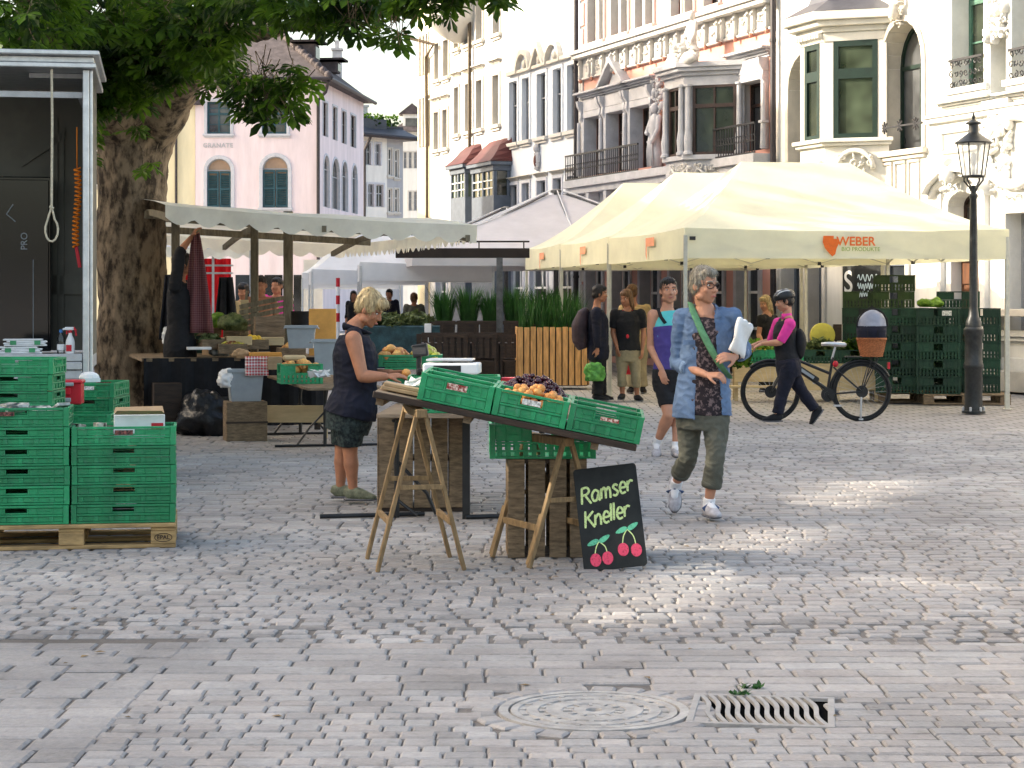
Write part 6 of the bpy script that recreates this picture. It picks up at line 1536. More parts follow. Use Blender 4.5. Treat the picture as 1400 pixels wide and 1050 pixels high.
# ------------------------------------------------------------------ yellow market tents on the right
def quad_tent(name, label, cat, corners, zlow, zeave, zpk, ridge, matn, group=None, val_parts=True, legs='alu', n=16, curve=1.35, peak_w=.32, legh=None, crossbars=True):
 """corners: front-left, front-right, back-right, back-left (x,y). ridge: fraction of the width covered by the flat ridge"""
 c = [Vector((x,y,0)) for x,y in corners]; o = c[0]
 T = thing(name, label, cat, o, 0, group); c = [q-o for q in c]
 def bil(u, v): return c[0]*(1-u)*(1-v)+c[1]*u*(1-v)+c[2]*u*v+c[3]*(1-u)*v
 m = MB(); r0_ = bil(.5-ridge/2,.5); r1_ = bil(.5+ridge/2,.5); N_ = n; rs_ = 1-ridge
 for (b0, b1, t0, t1) in ((c[0],c[1],r0_,r1_),(c[1],c[2],r1_,r1_),(c[2],c[3],r1_,r0_),(c[3],c[0],r0_,r0_)):
  vs = []
  for j in range(N_+1):
   for i in range(N_+1):
    u = i/N_; v = j/N_; p = b0.lerp(b1,u).lerp(t0.lerp(t1,u),v)
    z = zeave+(zpk-zeave)*v**curve-.035*math.sin(math.pi*u)*(1-v)-.05*math.sin(math.pi*u)*math.sin(math.pi*v)+.01*noise.noise(Vector((p.x*1.7,p.y*1.7,o.x)))*math.sin(math.pi*u)
    vs.append(Vector((p.x,p.y,z)))
  m.add(vs, [(j*(N_+1)+i, j*(N_+1)+i+1, (j+1)*(N_+1)+i+1, (j+1)*(N_+1)+i) for j in range(N_) for i in range(N_)])
 m.build('roof', matn, T, smooth=True, recalc=False)
 for a, b in ((0,1),(1,2),(2,3),(3,0)):
  m = MB(); vs = []; K = 28; d = (c[b]-c[a]); nrm = Vector((d.y,-d.x,0)).normalized()
  for k in range(K+1):
   t = k/K; p = c[a]+d*t
   for q in range(5):
    w = q/4; z = zeave*(1-w)+zlow*w-.035*math.sin(math.pi*t)*(1-w)
    off = .018*noise.noise(Vector((t*d.length*1.6+a*7, w*2.2, o.y)))*(w*.8+.2)*(1 if 0<k<K else 0)
    vs.append(p+nrm*(off+.004)+Vector((0,0,z)))
  m.add(vs, [(k*5+q, (k+1)*5+q, (k+1)*5+q+1, k*5+q+1) for k in range(K) for q in range(4)])
  m.build('valance', matn, T, smooth=True, recalc=False)
 zc = sum((q for q in c), Vector())/4
 for k, q in enumerate(c):
  m = MB(); p = q.lerp(zc,.008); p.z = 0
  m.beam(p, p+Vector((0,0,1.25)), .062); m.beam(p+Vector((0,0,1.22)), p+Vector((0,0,zlow+.3)), .05); m.box(p+Vector((0,0,1.22)),(.06,.06,.05)); m.box(p+Vector((0,0,.008)),(.12,.12,.012))
  m.build('leg', legs, T, bevel=.004)
 if crossbars:
  m = MB(); zt = zlow+.34; zb = zlow+.02
  for a, b in ((0,1),(1,2),(2,3),(3,0)):
   K = max(2, int((c[b]-c[a]).length/1.05)); K += K % 2
   for k in range(K):
    p = c[a].lerp(c[b],k/K).lerp(zc,.02); q = c[a].lerp(c[b],(k+1)/K).lerp(zc,.02)
    for z0, z1 in ((zt,zb),(zb,zt)): m.beam(Vector((p.x,p.y,z0)), Vector((q.x,q.y,z1)), .028, .014)
  for q in c:
   rr0 = r0_ if (q-r0_).length < (q-r1_).length else r1_; pp_ = [Vector((q.x+(rr0.x-q.x)*t, q.y+(rr0.y-q.y)*t, zeave+(zpk-zeave)*t**curve-.07)) for t in (.02,.2,.4,.6,.8,.97)]
   for a_, b_ in zip(pp_[:-1], pp_[1:]): m.beam(a_, b_, .03)
  m.build('scissor_frame', legs, T)
  m = MB()
  for a, b in ((0,1),(1,2),(2,3),(3,0)):
   K = max(2, int((c[b]-c[a]).length/1.05)); K += K % 2
   for k in range(1,K,1): q = c[a].lerp(c[b],k/K).lerp(zc,.02); m.box((q.x,q.y,zb if k%2 else zt),(.05,.05,.05))
  m.build('joint', 'black_plastic', T)
 return T
M['tent_leg'] = mat('tent_leg', (.52,.5,.42), rough=.45, var=.12, scale=8, metal=.2)
def kk(*c): return (c[0], c[1]*K)
A0 = kk(2.24,10.45); A1 = kk(6.62,10.72); A3 = kk(1.46,12.2); A2 = kk(5.85,12.5)
T1 = quad_tent('market_tent', 'largest pale yellow market tent with red logo on its front valance', 'tent', [A0,A1,A2,A3], 2.0, 2.4, 3.42, .36, 'canvas_yellow', 'pale yellow market tents in a row', legs='tent_leg')
A4 = kk(.84,13.9); A5 = kk(5.2,14.2)
A6 = kk(1.455,12.24); A7 = kk(5.8,12.54)
T2 = quad_tent('market_tent', 'middle pale yellow market tent of the row with faded orange print', 'tent', [A6,A7,A5,A4], 2.02, 2.42, 3.55, .3, 'canvas_yellow', 'pale yellow market tents in a row', legs='tent_leg')
T3 = quad_tent('market_tent', 'smallest pale yellow market tent farthest back in the row', 'tent', [kk(.835,13.95),kk(5.15,14.25),kk(4.6,15.8),kk(.26,15.5)], 2.04, 2.44, 3.62, .3, 'canvas_yellow', 'pale yellow market tents in a row', legs='tent_leg')
def on_val(T, a, b, t, z, size, txt, matn, extr=.002, off=.03, bold=.004):
 a = Vector((*a,0)); b = Vector((*b,0)); p = a.lerp(b,t); d = (b-a); nrm = Vector((d.y,-d.x,0)).normalized()
 o = mkobj('lettering', text_mesh(txt, size, extr, bold), matn, T); o.location = p-T.location+nrm*off+Vector((0,0,z)); o.rotation_euler = (R(90),0,math.atan2(d.y,d.x)); return o
on_val(T1, A0, A1, .52, 2.225, .165, 'WEBER', 'print_orange', bold=.003)
on_val(T1, A0, A1, .535, 2.125, .075, 'BIO PRODUKTE', 'print_green', bold=.0)
d_ = (Vector((*A1,0))-Vector((*A0,0))); nrm_ = Vector((d_.y,-d_.x,0)).normalized(); an_ = math.atan2(d_.y,d_.x)
def val_shape(T, a, b, t, polys, matn, name, off=.034):
 a = Vector((*a,0)); b = Vector((*b,0)); d = (b-a).normalized(); p = a.lerp(b,t)-T.location; nrm = Vector((d.y,-d.x,0)); m = MB()
 for po in polys: m.add([p+d*x+nrm*off+Vector((0,0,z)) for x, z in po]+[p+d*x+nrm*(off-.004)+Vector((0,0,z)) for x, z in po], [tuple(range(len(po))), tuple(range(2*len(po)-1,len(po)-1,-1))]+[(i,i+len(po),(i+1)%len(po)+len(po),(i+1)%len(po)) for i in range(len(po))])
 return m.build(name, matn, T)
val_shape(T1, A0, A1, .447, [[(-.12,2.3),(.02,2.3),(.02,2.26),(.09,2.26),(.09,2.2),(.06,2.14),(.04,2.06),(0,2.03),(-.05,2.08),(-.1,2.14),(-.13,2.22)]], 'print_orange', 'emblem')
val_shape(T1, A0, A1, .018, [[(-.02,2.235),(.06,2.235),(.06,2.285),(-.02,2.285)]], 'black_plastic', 'maker_tag')
for T, a, b, s in ((T1,A3,A0,.62),(T2,A4,A6,.55),(T3,kk(.26,15.5),kk(.835,13.95),.55)):
 val_shape(T, a, b, s, [[(-.26,2.32),(-.2,2.32),(-.2,2.02),(-.26,2.08)],[(-.19,2.32),(.2,2.32),(.2,2.2),(-.19,2.2)]], 'print_faded', 'faded_print', .036)
# ------------------------------------------------------------------ white tents, parasols and café terrace in the middle distance
quad_tent('white_tent', 'white market tent with long plain valance in the middle distance', 'tent', [kk(-3.02,16),kk(-.36,16),kk(-.4,17.3),kk(-3.3,17.2)], 1.84, 2.22, 2.95, .3, 'canvas_white', 'white market tents', legs='alu', n=10, crossbars=False)
quad_tent('white_tent', 'second white tent behind the long valanced one', 'tent', [kk(-4.75,19.1),kk(-2.0,19.1),kk(-2.2,20.6),kk(-5.2,20.6)], 1.84, 2.2, 3.1, .3, 'canvas_white', 'white market tents', legs='alu', n=10, crossbars=False)
quad_tent('white_tent', 'left rearmost white tent at the shop corner', 'tent', [kk(-6.0,23),kk(-3.2,23),kk(-3.4,24.5),kk(-6.4,24.5)], 1.8, 2.25, 3.2, .3, 'canvas_white', 'white market tents', legs='alu', n=10, crossbars=False)
def parasol(label, apex, half, zeave, zapex, rot, matn, val=None, valh=.22):
 T = thing('parasol', label, 'parasol', (apex[0],apex[1]*K,0), rot, 'large square parasols')
 m = MB(); n = 8; ring = []
 for k in range(n):
  a = k*math.pi/4+math.pi/4; r = half*(math.sqrt(2) if k % 2 == 0 else 1.0); ring.append(Vector((r*math.cos(a), r*math.sin(a), zeave-(0 if k%2==0 else -.0))))
 rows = [[q*0+Vector((q.x*t,q.y*t,zapex+(zeave-zapex)*t-.05*math.sin(math.pi*t))) for q in ring] for t in (.05,.25,.5,.75,1)]
 vs = [v for r in rows for v in r]; m.add(vs, [(i*n+k,i*n+(k+1)%n,(i+1)*n+(k+1)%n,(i+1)*n+k) for i in range(4) for k in range(n)]); m.add(rows[0],[tuple(range(n))])
 m.build('canopy', matn, T, recalc=False)
 m = MB()
 for q in ring: m.tube([Vector((q.x*.05,q.y*.05,zapex+.012)), Vector((q.x*.5,q.y*.5,(zapex+zeave)/2-.05+.015)), q+Vector((0,0,.012))], .014, n=5)
 m.build('seam', 'canvas_white', T)
 m = MB()
 for q in ring: m.tube([Vector((q.x*.06,q.y*.06,zapex-.05)), Vector((q.x*.5,q.y*.5,(zapex+zeave)/2-.09)), q+Vector((0,0,-.03))], .02, n=5)
 m.build('rib', 'grey_steel', T)
 m = MB(); m.tube([(0,0,0),(0,0,zapex+.02)], .05, n=10); m.lathe([(.12,zapex-.02),(.12,zapex+.03),(.05,zapex+.06)], n=12); m.b2(-.4,.4,-.4,.4,.0,.08); m.build('pole', 'grey_steel', T, smooth='auto')
 if val:
  m = MB()
  for k in range(n):
   a, b = ring[k], ring[(k+1)%n]; m.quad(a, b, b-Vector((0,0,valh)), a-Vector((0,0,valh)))
  m.build('valance', val, T, recalc=False)
 return T
parasol('large grey parasol with white seams and pale skirt beside the yellow tents', (.93,17.0), 3.35, 2.42, 3.75, R(8), 'canvas_grey', 'canvas_grey', .3)
parasol('paler parasol whose tip shows just left of the grey one', (-.14,18.9), 2.9, 2.5, 3.6, R(6), 'canvas_white', 'canvas_grey', .2)
m = MB(); a = P(541,346,14.0); b = P(724,346,14.0); m.beam(a+Vector((0,0,.0)), b, .1, .17)
m.beam(a+Vector((0,0,.2)), b+Vector((0,0,.2)), .04, .03); m.tube([a+Vector((1.45,0,.0)), a+Vector((1.45,0,.2))], .015, n=6); m.tube([a+Vector((.1,0,0)), a+Vector((.1,0,.2))], .015, n=6); m.tube([b+Vector((-.1,0,0)), b+Vector((-.1,0,.2))], .015, n=6)
aw = tag(m.build('awning', 'canvas_brown', bevel=.01), 'long dark brown rolled awning in front of the white tent', 'awning')
m = MB(); q = P(683,346,14.0); m.beam((q.x,q.y,0),(q.x,q.y,q.z-.08),.11); m.box((q.x,q.y,.02),(.4,.4,.04)); m.build('post', 'grey_steel', aw)
def grass_plant(loc, h, w, label, box=True, seed=0):
 r = random.Random(seed); T = thing('grass_planter', label, 'planter', loc, 0, 'tall grass planters around the terrace')
 m = MB()
 for k in range(210):
  a = r.uniform(0,6.28); rr_ = w*.42*math.sqrt(r.random()); b = Vector((rr_*math.cos(a), rr_*math.sin(a)*.7, .42)); L_ = h*r.uniform(.55,1.0); lean = Vector((math.cos(a),math.sin(a),0))*L_*r.uniform(.05,.6); s = Vector((-math.sin(a),math.cos(a),0))*.009
  t1 = b+Vector((0,0,L_*.55))+lean*.35; t2 = b+Vector((0,0,L_*r.uniform(.85,1)))+lean
  m.add([b-s,b+s,t1+s,t1-s,t2],[(0,1,2,3),(3,2,4)])
 m.build('blades', 'grass_blade', T, recalc=False)
 m = MB(); m.b2(-w/2,w/2,-.2,.2,.02,.42); m.b2(-w/2-.015,w/2+.015,-.215,.215,.4,.44); m.build('box', 'dark_wood', T, bevel=.006)
 return T
for i, (px, pyb, Y, h) in enumerate(((607,440,15.2,.78),(640,440,15.2,.8),(671,440,15.2,.72),(703,440,15.2,.82),(735,445,15.6,.85),(752,445,15.9,.95),(772,445,15.6,.85))):
 labs = ['bushy grass planter leftmost on the terrace rail','grass planter second from the left on the terrace rail','thin grass planter just left of the dark awning post','grass planter right of the dark awning post','grass planter behind the first tent leg','tall dark grass planter between two tent legs','grass planter left of the man with the backpack']
 z = PZ(pyb,Y)-.42
 T = grass_plant(GL(px,Y), h, .4, labs[i], seed=i)
 for ch in T.children:
  ch.location.z = z
 m = MB(); m.b2(-.22,.22,-.18,.18,0,z+.02); m.build('stand', 'dark_wood', T)
grass_plant(GL(1008,16.5), 1.0, .7, 'dark grass planter showing between the walking woman and the seller', seed=9)
m = MB(); a = P(588,440,14.6); b = P(712,440,14.6)
tr = thing('terrace_rail', 'dark wooden terrace rail below the grass planters', 'railing', (a.x,14.6*K,0)); Lr = b.x-a.x
m.b2(0,Lr,-.03,.03,a.z-.05,a.z); m.b2(0,Lr,-.03,.03,.42,.46)
for k in range(9): m.b2(Lr*k/8-.025,Lr*k/8+.025,-.025,.025,0,a.z-.05)
m.build('frame', 'dark_wood', tr)
m = MB(); q = P(585,450,14.5); tag(m.b2(-.06,.06,-.04,.04,0,q.z+.1).build('menu_post', 'white_plastic', loc=(q.x,14.5*K,0), bevel=.005), 'white post at the left corner of the terrace', 'post')
def chair():
 t = thing('terrace_chair', 'dark wooden terrace chair', 'chair', (0,0,0), 0, 'dark chairs on the terrace')
 m = MB(); m.b2(-.21,.21,-.2,.2,.43,.46); m.build('seat', 'dark_wood', t)
 m = MB();
 for k in range(4): m.b2(-.2+k*.11,-.13+k*.11,.19,.21,.5,.86)
 m.b2(-.21,.21,.185,.215,.84,.9); m.build('backrest', 'dark_wood', t)
 for sx in (-.19,.19):
  m = MB(); m.b2(sx-.018,sx+.018,-.19,-.155,0,.43); m.build('leg', 'dark_wood', t)
  m = MB(); m.b2(sx-.018,sx+.018,.17,.205,0,.86); m.build('leg', 'dark_wood', t)
 return t
def table():
 t = thing('terrace_table', 'dark terrace table', 'table', (0,0,0), 0, 'dark tables on the terrace')
 m = MB(); m.b2(-.38,.38,-.35,.35,.71,.74); m.build('table_top', 'dark_wood', t)
 m = MB(); m.tube([(0,0,.02),(0,0,.71)],.03,n=8); m.b2(-.25,.25,-.03,.03,.0,.03); m.b2(-.03,.03,-.25,.25,.0,.03); m.build('leg', 'black_steel', t)
 return t
tb0 = table(); ch0 = chair(); first = True; fc = True
cl = ['left end','middle','right end']
for i, px in enumerate((607,645,683)):
 x = PX(px,13.6); lab = 'dark terrace table at the %s of the rail' % cl[i]
 if first: tb0.location = (x,13.6*K,0); tb0['label'] = lab; first = False
 else: dup(tb0,(x,13.6*K,0),label=lab)
 for j, (dx, dy, rz) in enumerate(((-.22,-.52,R(180)),(.24,-.55,R(174)),(-.2,.5,0),(.24,.52,.1))):
  lab = 'dark terrace chair %s the %s table, %s of its pair' % ('in front of' if j < 2 else 'behind', cl[i], 'left' if j % 2 == 0 else 'right')
  if fc: ch0.location = (x+dx,13.6*K+dy,0); ch0.rotation_euler.z = rz; ch0['label'] = lab; fc = False
  else: dup(ch0,(x+dx,13.6*K+dy,0),rz,lab)
Yp = 13.2; xa = PX(708,Yp); xb = PX(806,Yp)
s = thing('slatted_planter', 'big planter box of upright light larch slats behind the tent legs', 'planter', (xa,Yp*K,0), R(2)); Wp = xb-xa; zt = PZ(447,Yp); zb_ = PZ(505,Yp)+.0
m = MB(); k = 0; x = 0
while x < Wp-.05:
 m.b2(x,x+.085,-.02,.0,.06,zt+rnd.uniform(-.01,.01)); x += .105
for k in range(6): m.b2(-.02,.0,.03+k*.105,.11+k*.105,.06,zt); m.b2(Wp-.02,Wp,.03+k*.105,.11+k*.105,.06,zt)
m.build('slats', 'slat_wood', s, bevel=.004)
m = MB(); m.b2(.0,Wp-.03,.012,.66,.05,zt-.06); m.build('liner', 'dark_wood', s)
m = MB(); r = random.Random(8)
for k in range(430):
 b = Vector((min(Wp-.1,max(.05,r.choice((.14,.38,.62,.86))*Wp+r.gauss(0,.07))), r.uniform(.05,.6), zt-.08)); a = r.uniform(0,6.28); L_ = r.uniform(.2,.75); lean = Vector((math.cos(a),math.sin(a),0))*L_*r.uniform(.05,.4); sd = Vector((-math.sin(a),math.cos(a),0))*.009
 t1 = b+Vector((0,0,L_*.55))+lean*.35; t2 = b+Vector((0,0,L_))+lean; m.add([b-sd,b+sd,t1+sd,t1-sd,t2],[(0,1,2,3),(3,2,4)])
m.build('grass', 'grass_blade', s, recalc=False)
# ------------------------------------------------------------------ canvas stall on the left
SA_ = GL(226,8.64); SB_ = GL(652,9.0); SD_ = GL(470,12.1); SC4 = SD_+(SA_-SB_)*1.02
ST = thing('canvas_stall', 'cream canvas stall roof with scalloped edge on old wooden posts', 'market stall', SA_)
def st(p): return p-SA_
def scallop(mb, a, b, z0, h, amp, wave, sag=.03, zz=None, off=0.0):
 """hanging edge with a wavy lower hem; z0 may be (za, zb)"""
 za, zb = z0 if isinstance(z0,(tuple,list)) else (z0,z0)
 d = b-a; n = max(6, int(d.length/wave)*8); nrm = Vector((d.y,-d.x,0)).normalized(); vs = []
 for k in range(n+1):
  t = k/n; p = a+d*t; zt = za+(zb-za)*t-sag*math.sin(math.pi*t)
  ph = (t*d.length/wave) % 1.0
  low = h+amp*abs(math.sin(math.pi*ph)); w_ = .02*math.sin(t*d.length*7)
  vs += [p+nrm*off+Vector((0,0,zt)), p+nrm*(off+w_*.5)+Vector((0,0,zt-h*.55)), p+nrm*(off+w_)+Vector((0,0,zt-low))]
 mb.add(vs, [(k*3+q,(k+1)*3+q,(k+1)*3+q+1,k*3+q+1) for k in range(n) for q in range(2)])
za, zb, zr = PZ(280,8.64), PZ(308,9.0), 2.75
m = MB(); n = 14; vs = []
for j in range(n+1):
 for i in range(n+1):
  u, v = i/n, j/n; p = st(SA_*(1-u)*(1-v)+SB_*u*(1-v)+SC4*(1-u)*v+SD_*u*v)
  zf = za+(zb-za)*u-.03*math.sin(math.pi*u); hump = .22*math.sin(math.pi*min(1,v*1.0))-.025*math.sin(math.pi*((u*3)%1))*math.sin(math.pi*v)
  vs.append(Vector((p.x,p.y,zf+hump)))
m.add(vs, [(j*(n+1)+i,j*(n+1)+i+1,(j+1)*(n+1)+i+1,(j+1)*(n+1)+i) for j in range(n) for i in range(n)])
m.build('canopy', 'canvas_cream', ST, smooth=True, recalc=False)
m = MB(); scallop(m, st(SA_), st(SB_), (za,zb), .13, .075, .3); m.build('valance', 'canvas_cream', ST, smooth=True, recalc=False)
m = MB(); scallop(m, st(SB_), st(SD_), (zb,zb), .12, .075, .22); m.build('valance', 'canvas_cream', ST, smooth=True, recalc=False)
m = MB(); scallop(m, st(SC4), st(SD_), (za,zb), .13, .075, .3); m.build('valance', 'canvas_cream', ST, smooth=True, recalc=False)
def post(px, Y, w, par=None, ptop=2.5):
 m = MB(); x = PX(px,Y); Y = Y*K; m.beam((x-SA_.x,Y-SA_.y,0),(x-SA_.x,Y-SA_.y,ptop),w,w*.9)
 return m.build('post', 'beam_wood', ST, bevel=.006)
post(394,9.45,.105); post(348,9.9,.09); post(240,9.6,.09)
m = MB(); inn = (SD_-SB_).normalized()
for q in (.28,.5,.75):
 a = st(SA_+(SC4-SA_)*q); b = st(SB_+(SD_-SB_)*q); h_ = .22*math.sin(math.pi*q)-.18; m.beam(a+Vector((0,0,za+h_)), b+Vector((0,0,zb+h_)), .07, .09)
for q in (.02,.5,.97):
 pts = [st(SA_*(1-q)+SB_*q+(SC4-SA_)*v)+Vector((0,0,za+(zb-za)*q+.22*math.sin(math.pi*v)-.15)) for v in (0,.07,.14,.28,.5,.75,.86,.93,1)]
 for p, q2 in zip(pts[:-1],pts[1:]): m.beam(p, q2, .05, .07)
m.build('roof_timber', 'beam_wood', ST)
z1 = PZ(337,13); a = GL(220,13); b = GL(352,13.3); S2 = thing('scalloped_stall', 'white scalloped stall with red cloth back wall behind the canvas stall', 'market stall', a)
m = MB(); scallop(m, a-a, b-a, z1, .1, .07, .28); m.build('valance', 'canvas_cream', S2, recalc=False)
m = MB(); d = Vector((-.6,2.5,0)); w2 = .7*(b-a).length; m.add([Vector((0,0,z1)), b-a+Vector((0,0,z1)), b-a+d+Vector((0,0,z1+.45)), d+Vector((0,0,z1+.45)), b-a+d*1.8+Vector((0,0,z1)), d*1.8+Vector((0,0,z1))], [(0,1,2,3),(3,2,4,5)]); m.build('canopy', 'canvas_white', S2, recalc=False)
m = MB(); xr0 = PX(287,15)-a.x; xr1 = PX(346,15)-a.x; zt = PZ(358,15); zb3 = PZ(424,15)
vs = []; n = 20
for k in range(n+1):
 x = xr0+(xr1-xr0)*k/n; y = 2.0+.05*math.sin(k*1.7); vs += [(x,y,zt),(x,y+.02,.4)]
m.add(vs, [(2*k,2*k+2,2*k+3,2*k+1) for k in range(n)]); m.build('back_cloth', 'canvas_red', S2, recalc=False)
m = MB()
for px in (302,352,228): x = PX(px,13.6)-a.x; m.beam((x,.6,0),(x,.6,z1+.1),.035)
m.beam((PX(255,14)-a.x,1.0,PZ(365,14)),(PX(335,14)-a.x,1.0,PZ(365,14)),.03); m.beam((PX(255,14)-a.x,1.0,PZ(375,14)),(PX(335,14)-a.x,1.0,PZ(375,14)),.03); m.build('post', 'alu_dull', S2)
m = MB(); xw0 = PX(222,14.6)-a.x; xw1 = PX(236,14.6)-a.x; m.b2(xw0,xw1+.1,1.6,1.62,.6,PZ(352,14.6)); m.build('side_cloth', 'canvas_white', S2)
m = MB(); Y = 27
m.b2(PX(415,Y),PX(441,Y),Y*K,Y*K+.1,0,PZ(355,Y)); tag(m.build('tiled_wall', 'stone_white'), 'pale tiled shop wall beside the rose house behind the stall', 'wall')
def tagbox(name, label, cat, size, loc, rz, matn, bevel=.006, group=None, extra=None):
 m = MB(); m.b2(-size[0]/2,size[0]/2,-size[1]/2,size[1]/2,0,size[2])
 if extra: extra(m, size)
 return tag(m.build(name, matn, loc=loc, rz=rz, bevel=bevel), label, cat, group)
ang = R(15); da = Vector((math.cos(ang),math.sin(ang),0)); db = Vector((-math.sin(ang),math.cos(ang),0))
ct = thing('stall_counter', 'dark stall counter draped in black cloth under the canvas roof', 'counter', GL(350,9.1), ang)
m = MB(); m.b2(-1.3,.75,-.35,2.2,.78,.82); m.build('table_top', 'old_wood', ct)
m = MB(); n = 40; vs = []
for k in range(n+1):
 x = -1.28+2.0*k/n; y = -.36+.018*math.sin(k*1.3); vs += [(x,y,.815),(x,y-.01,.06)]
m.add(vs, [(2*k,2*k+2,2*k+3,2*k+1) for k in range(n)]); m.build('cloth', 'cloth_black', ct, recalc=False)
m = MB()
for x in (-1.2,.65):
 for y in (-.3,2.1): m.b2(x-.03,x+.03,y-.03,y+.03,0,.78)
m.build('leg', 'dark_wood', ct)
def cpt(px, py, Y): return P(px,py,Y)
def ex_crate(m, s):
 for z in (.3,.6): m.b2(-s[0]/2-.004,s[0]/2+.004,-s[1]/2-.004,-s[1]/2,s[2]*z,s[2]*z+.012)
items = [
 ('bread_board','thick pale wooden block at the middle of the stall counter','board',(.28,.2,.1),(326,472,9.0),ang,'plywood'),
 ('bread_board','pale wooden block on the counter left of the stall post','board',(.26,.2,.09),(372,472,9.1),ang-.1,'plywood'),
 ('upright_board','tall pale board standing between the red cloth and the stall post','board',(.1,.05,.42),(334,458,9.6),ang,'plywood'),
 ('fruit_box','flat orange wooden fruit box above the gingham bag','box',(.34,.22,.08),(362,492,8.7),ang,'orange_wood'),
 ('orange_board','bright orange wooden panel standing behind the grey tubs','board',(.29,.03,.5),(441,486,8.6),.1,'orange_wood'),
 ('wine_box','weathered wooden box leaning on the stall post','box',(.34,.2,.3),(368,468,9.4),ang,'board_wood'),
 ('cardboard_box','small brown cardboard box at the table corner','box',(.14,.12,.13),(375,505,8.3),ang,'cardboard'),
]
for nm, lab, cat, size, (px,py,Y), rz, mt_ in items:
 p = P(px,py,Y); tagbox(nm, lab, cat, size, p, rz, mt_, extra=ex_crate if 'box' in nm else None)
m = MB()
for k in range(5): m.beam((-.3,.0,.03+k*.07),(.35,.05,.16+k*.07),.03,.05)
m.beam((-.25,.05,0),(-.2,.1,.5),.03); m.beam((.25,.05,.1),(.28,.1,.55),.03)
tag(m.build('slat_rack', 'beam_wood', loc=P(362,455,9.6), rz=ang), 'slanted rack of old wooden slats between the two stall posts', 'rack')
def tub(label, px, py, Y, w, h, rz=0, matn='grey_plastic', tilt=0):
 t = thing('plastic_tub', label, 'tub', P(px,py,Y), rz, 'grey plastic tubs'); m = MB()
 a, b = w*.42, w*.5
 vs = []
 for r_, z in ((a,0),(b,h),(b+.02,h),(b+.02,h-.03),(b*.96,h-.005),(a*.95,.01)):
  vs += [(-r_,-r_*.7,z),(r_,-r_*.7,z),(r_,r_*.7,z),(-r_,r_*.7,z)]
 fs = [(0,3,2,1)]+[(i*4+k,i*4+(k+1)%4,(i+1)*4+(k+1)%4,(i+1)*4+k) for i in (0,) for k in range(4)]+[((1)*4+k,1*4+(k+1)%4,2*4+(k+1)%4,2*4+k) for k in range(4)]+[(2*4+k,2*4+(k+1)%4,3*4+(k+1)%4,3*4+k) for k in range(4)]+[(1*4+k,4*4+k,4*4+(k+1)%4,1*4+(k+1)%4) for k in range(4)]+[(4*4+k,5*4+k,5*4+(k+1)%4,4*4+(k+1)%4) for k in range(4)]+[(20,21,22,23)]
 m.add(vs, fs); m.build('body', matn, t)
 m = MB()
 for sg in (-1,1): m.tube([(sg*(b+.02),-.05,h-.02),(sg*(b+.035),0,h-.035),(sg*(b+.02),.05,h-.02)],.008,n=6)
 m.build('handle', matn, t)
 return t
tub('upper grey tub in front of the orange panel', 412, 476, 8.45, .3, .24, .05)
tub('lower grey tub close behind the seller', 446, 512, 8.2, .26, .36, .1)
tub('large dark grey tub on the brown box under the gingham bag', 335, 548, 8.35, .36, .33, ang, 'grey_plastic')
bx = thing('brown_box', 'brown wooden box on the ground under the dark grey tub', 'box', P(335,581,8.35), ang)
bx.location.z = 0; m = MB(); hz = P(335,548,8.35).z; m.b2(-.21,.21,-.16,.16,0,hz-.002); m.build('body', 'old_wood', bx, bevel=.005); m = MB(); m.b2(-.215,.215,-.165,-.16,hz*.45,hz*.5); m.build('strip', 'dark_wood', bx)
lb = P(404,575,8.5); m = MB(); m.b2(-.42,.42,-.02,.02,-.02,.16); m.b2(-.4,-.36,-.018,.018,-lb.z,-.021); m.b2(.3,.34,-.018,.018,-lb.z,-.021); tag(m.build('low_board', 'plywood', loc=lb, rz=.0, bevel=.004), 'low pale board across the front of the stall near the ground', 'board')
for i, (px, py, Y, kind, mt_, lab) in enumerate(((252,560,9.2,'deep','crate_dark','dark crate on the cobbles left of the bin bags'),(252,527,9.2,'deep','crate_dark','dark crate stacked on another left of the bin bags'),(250,497,9.2,'deep','crate_green','green crate topping the small stack left of the bin bags'),(318,560,9.6,'deep','crate_dark','dark crate pushed far under the stall counter'))):
 p = P(px,py,Y); crate(kind, (p.x,p.y,{0:0,1:.2,2:.4,3:0}[i]), lab, ang+.1*i, mt_, 'crates around the left stall')
for i, (px, Y, z, sz, rz, mt_, lab) in enumerate(((300,9.3,.821,(.34,.24,.2),.2,'cardboard','open brown carton on the counter left of the pale blocks'),(322,9.9,.821,(.3,.25,.28),-.1,'old_wood','old wooden box behind the pale block'),(392,9.8,.821,(.32,.26,.3),.3,'dark_wood','dark wooden box behind the second stall post'),(268,9.7,.821,(.3,.25,.24),.1,'crate_dark','dark plastic box near the hanging apron'))):
 tagbox('goods_box', lab, 'box', sz, GL(px,Y,0,z), ang+rz, mt_, extra=ex_crate)
rq = random.Random(71)
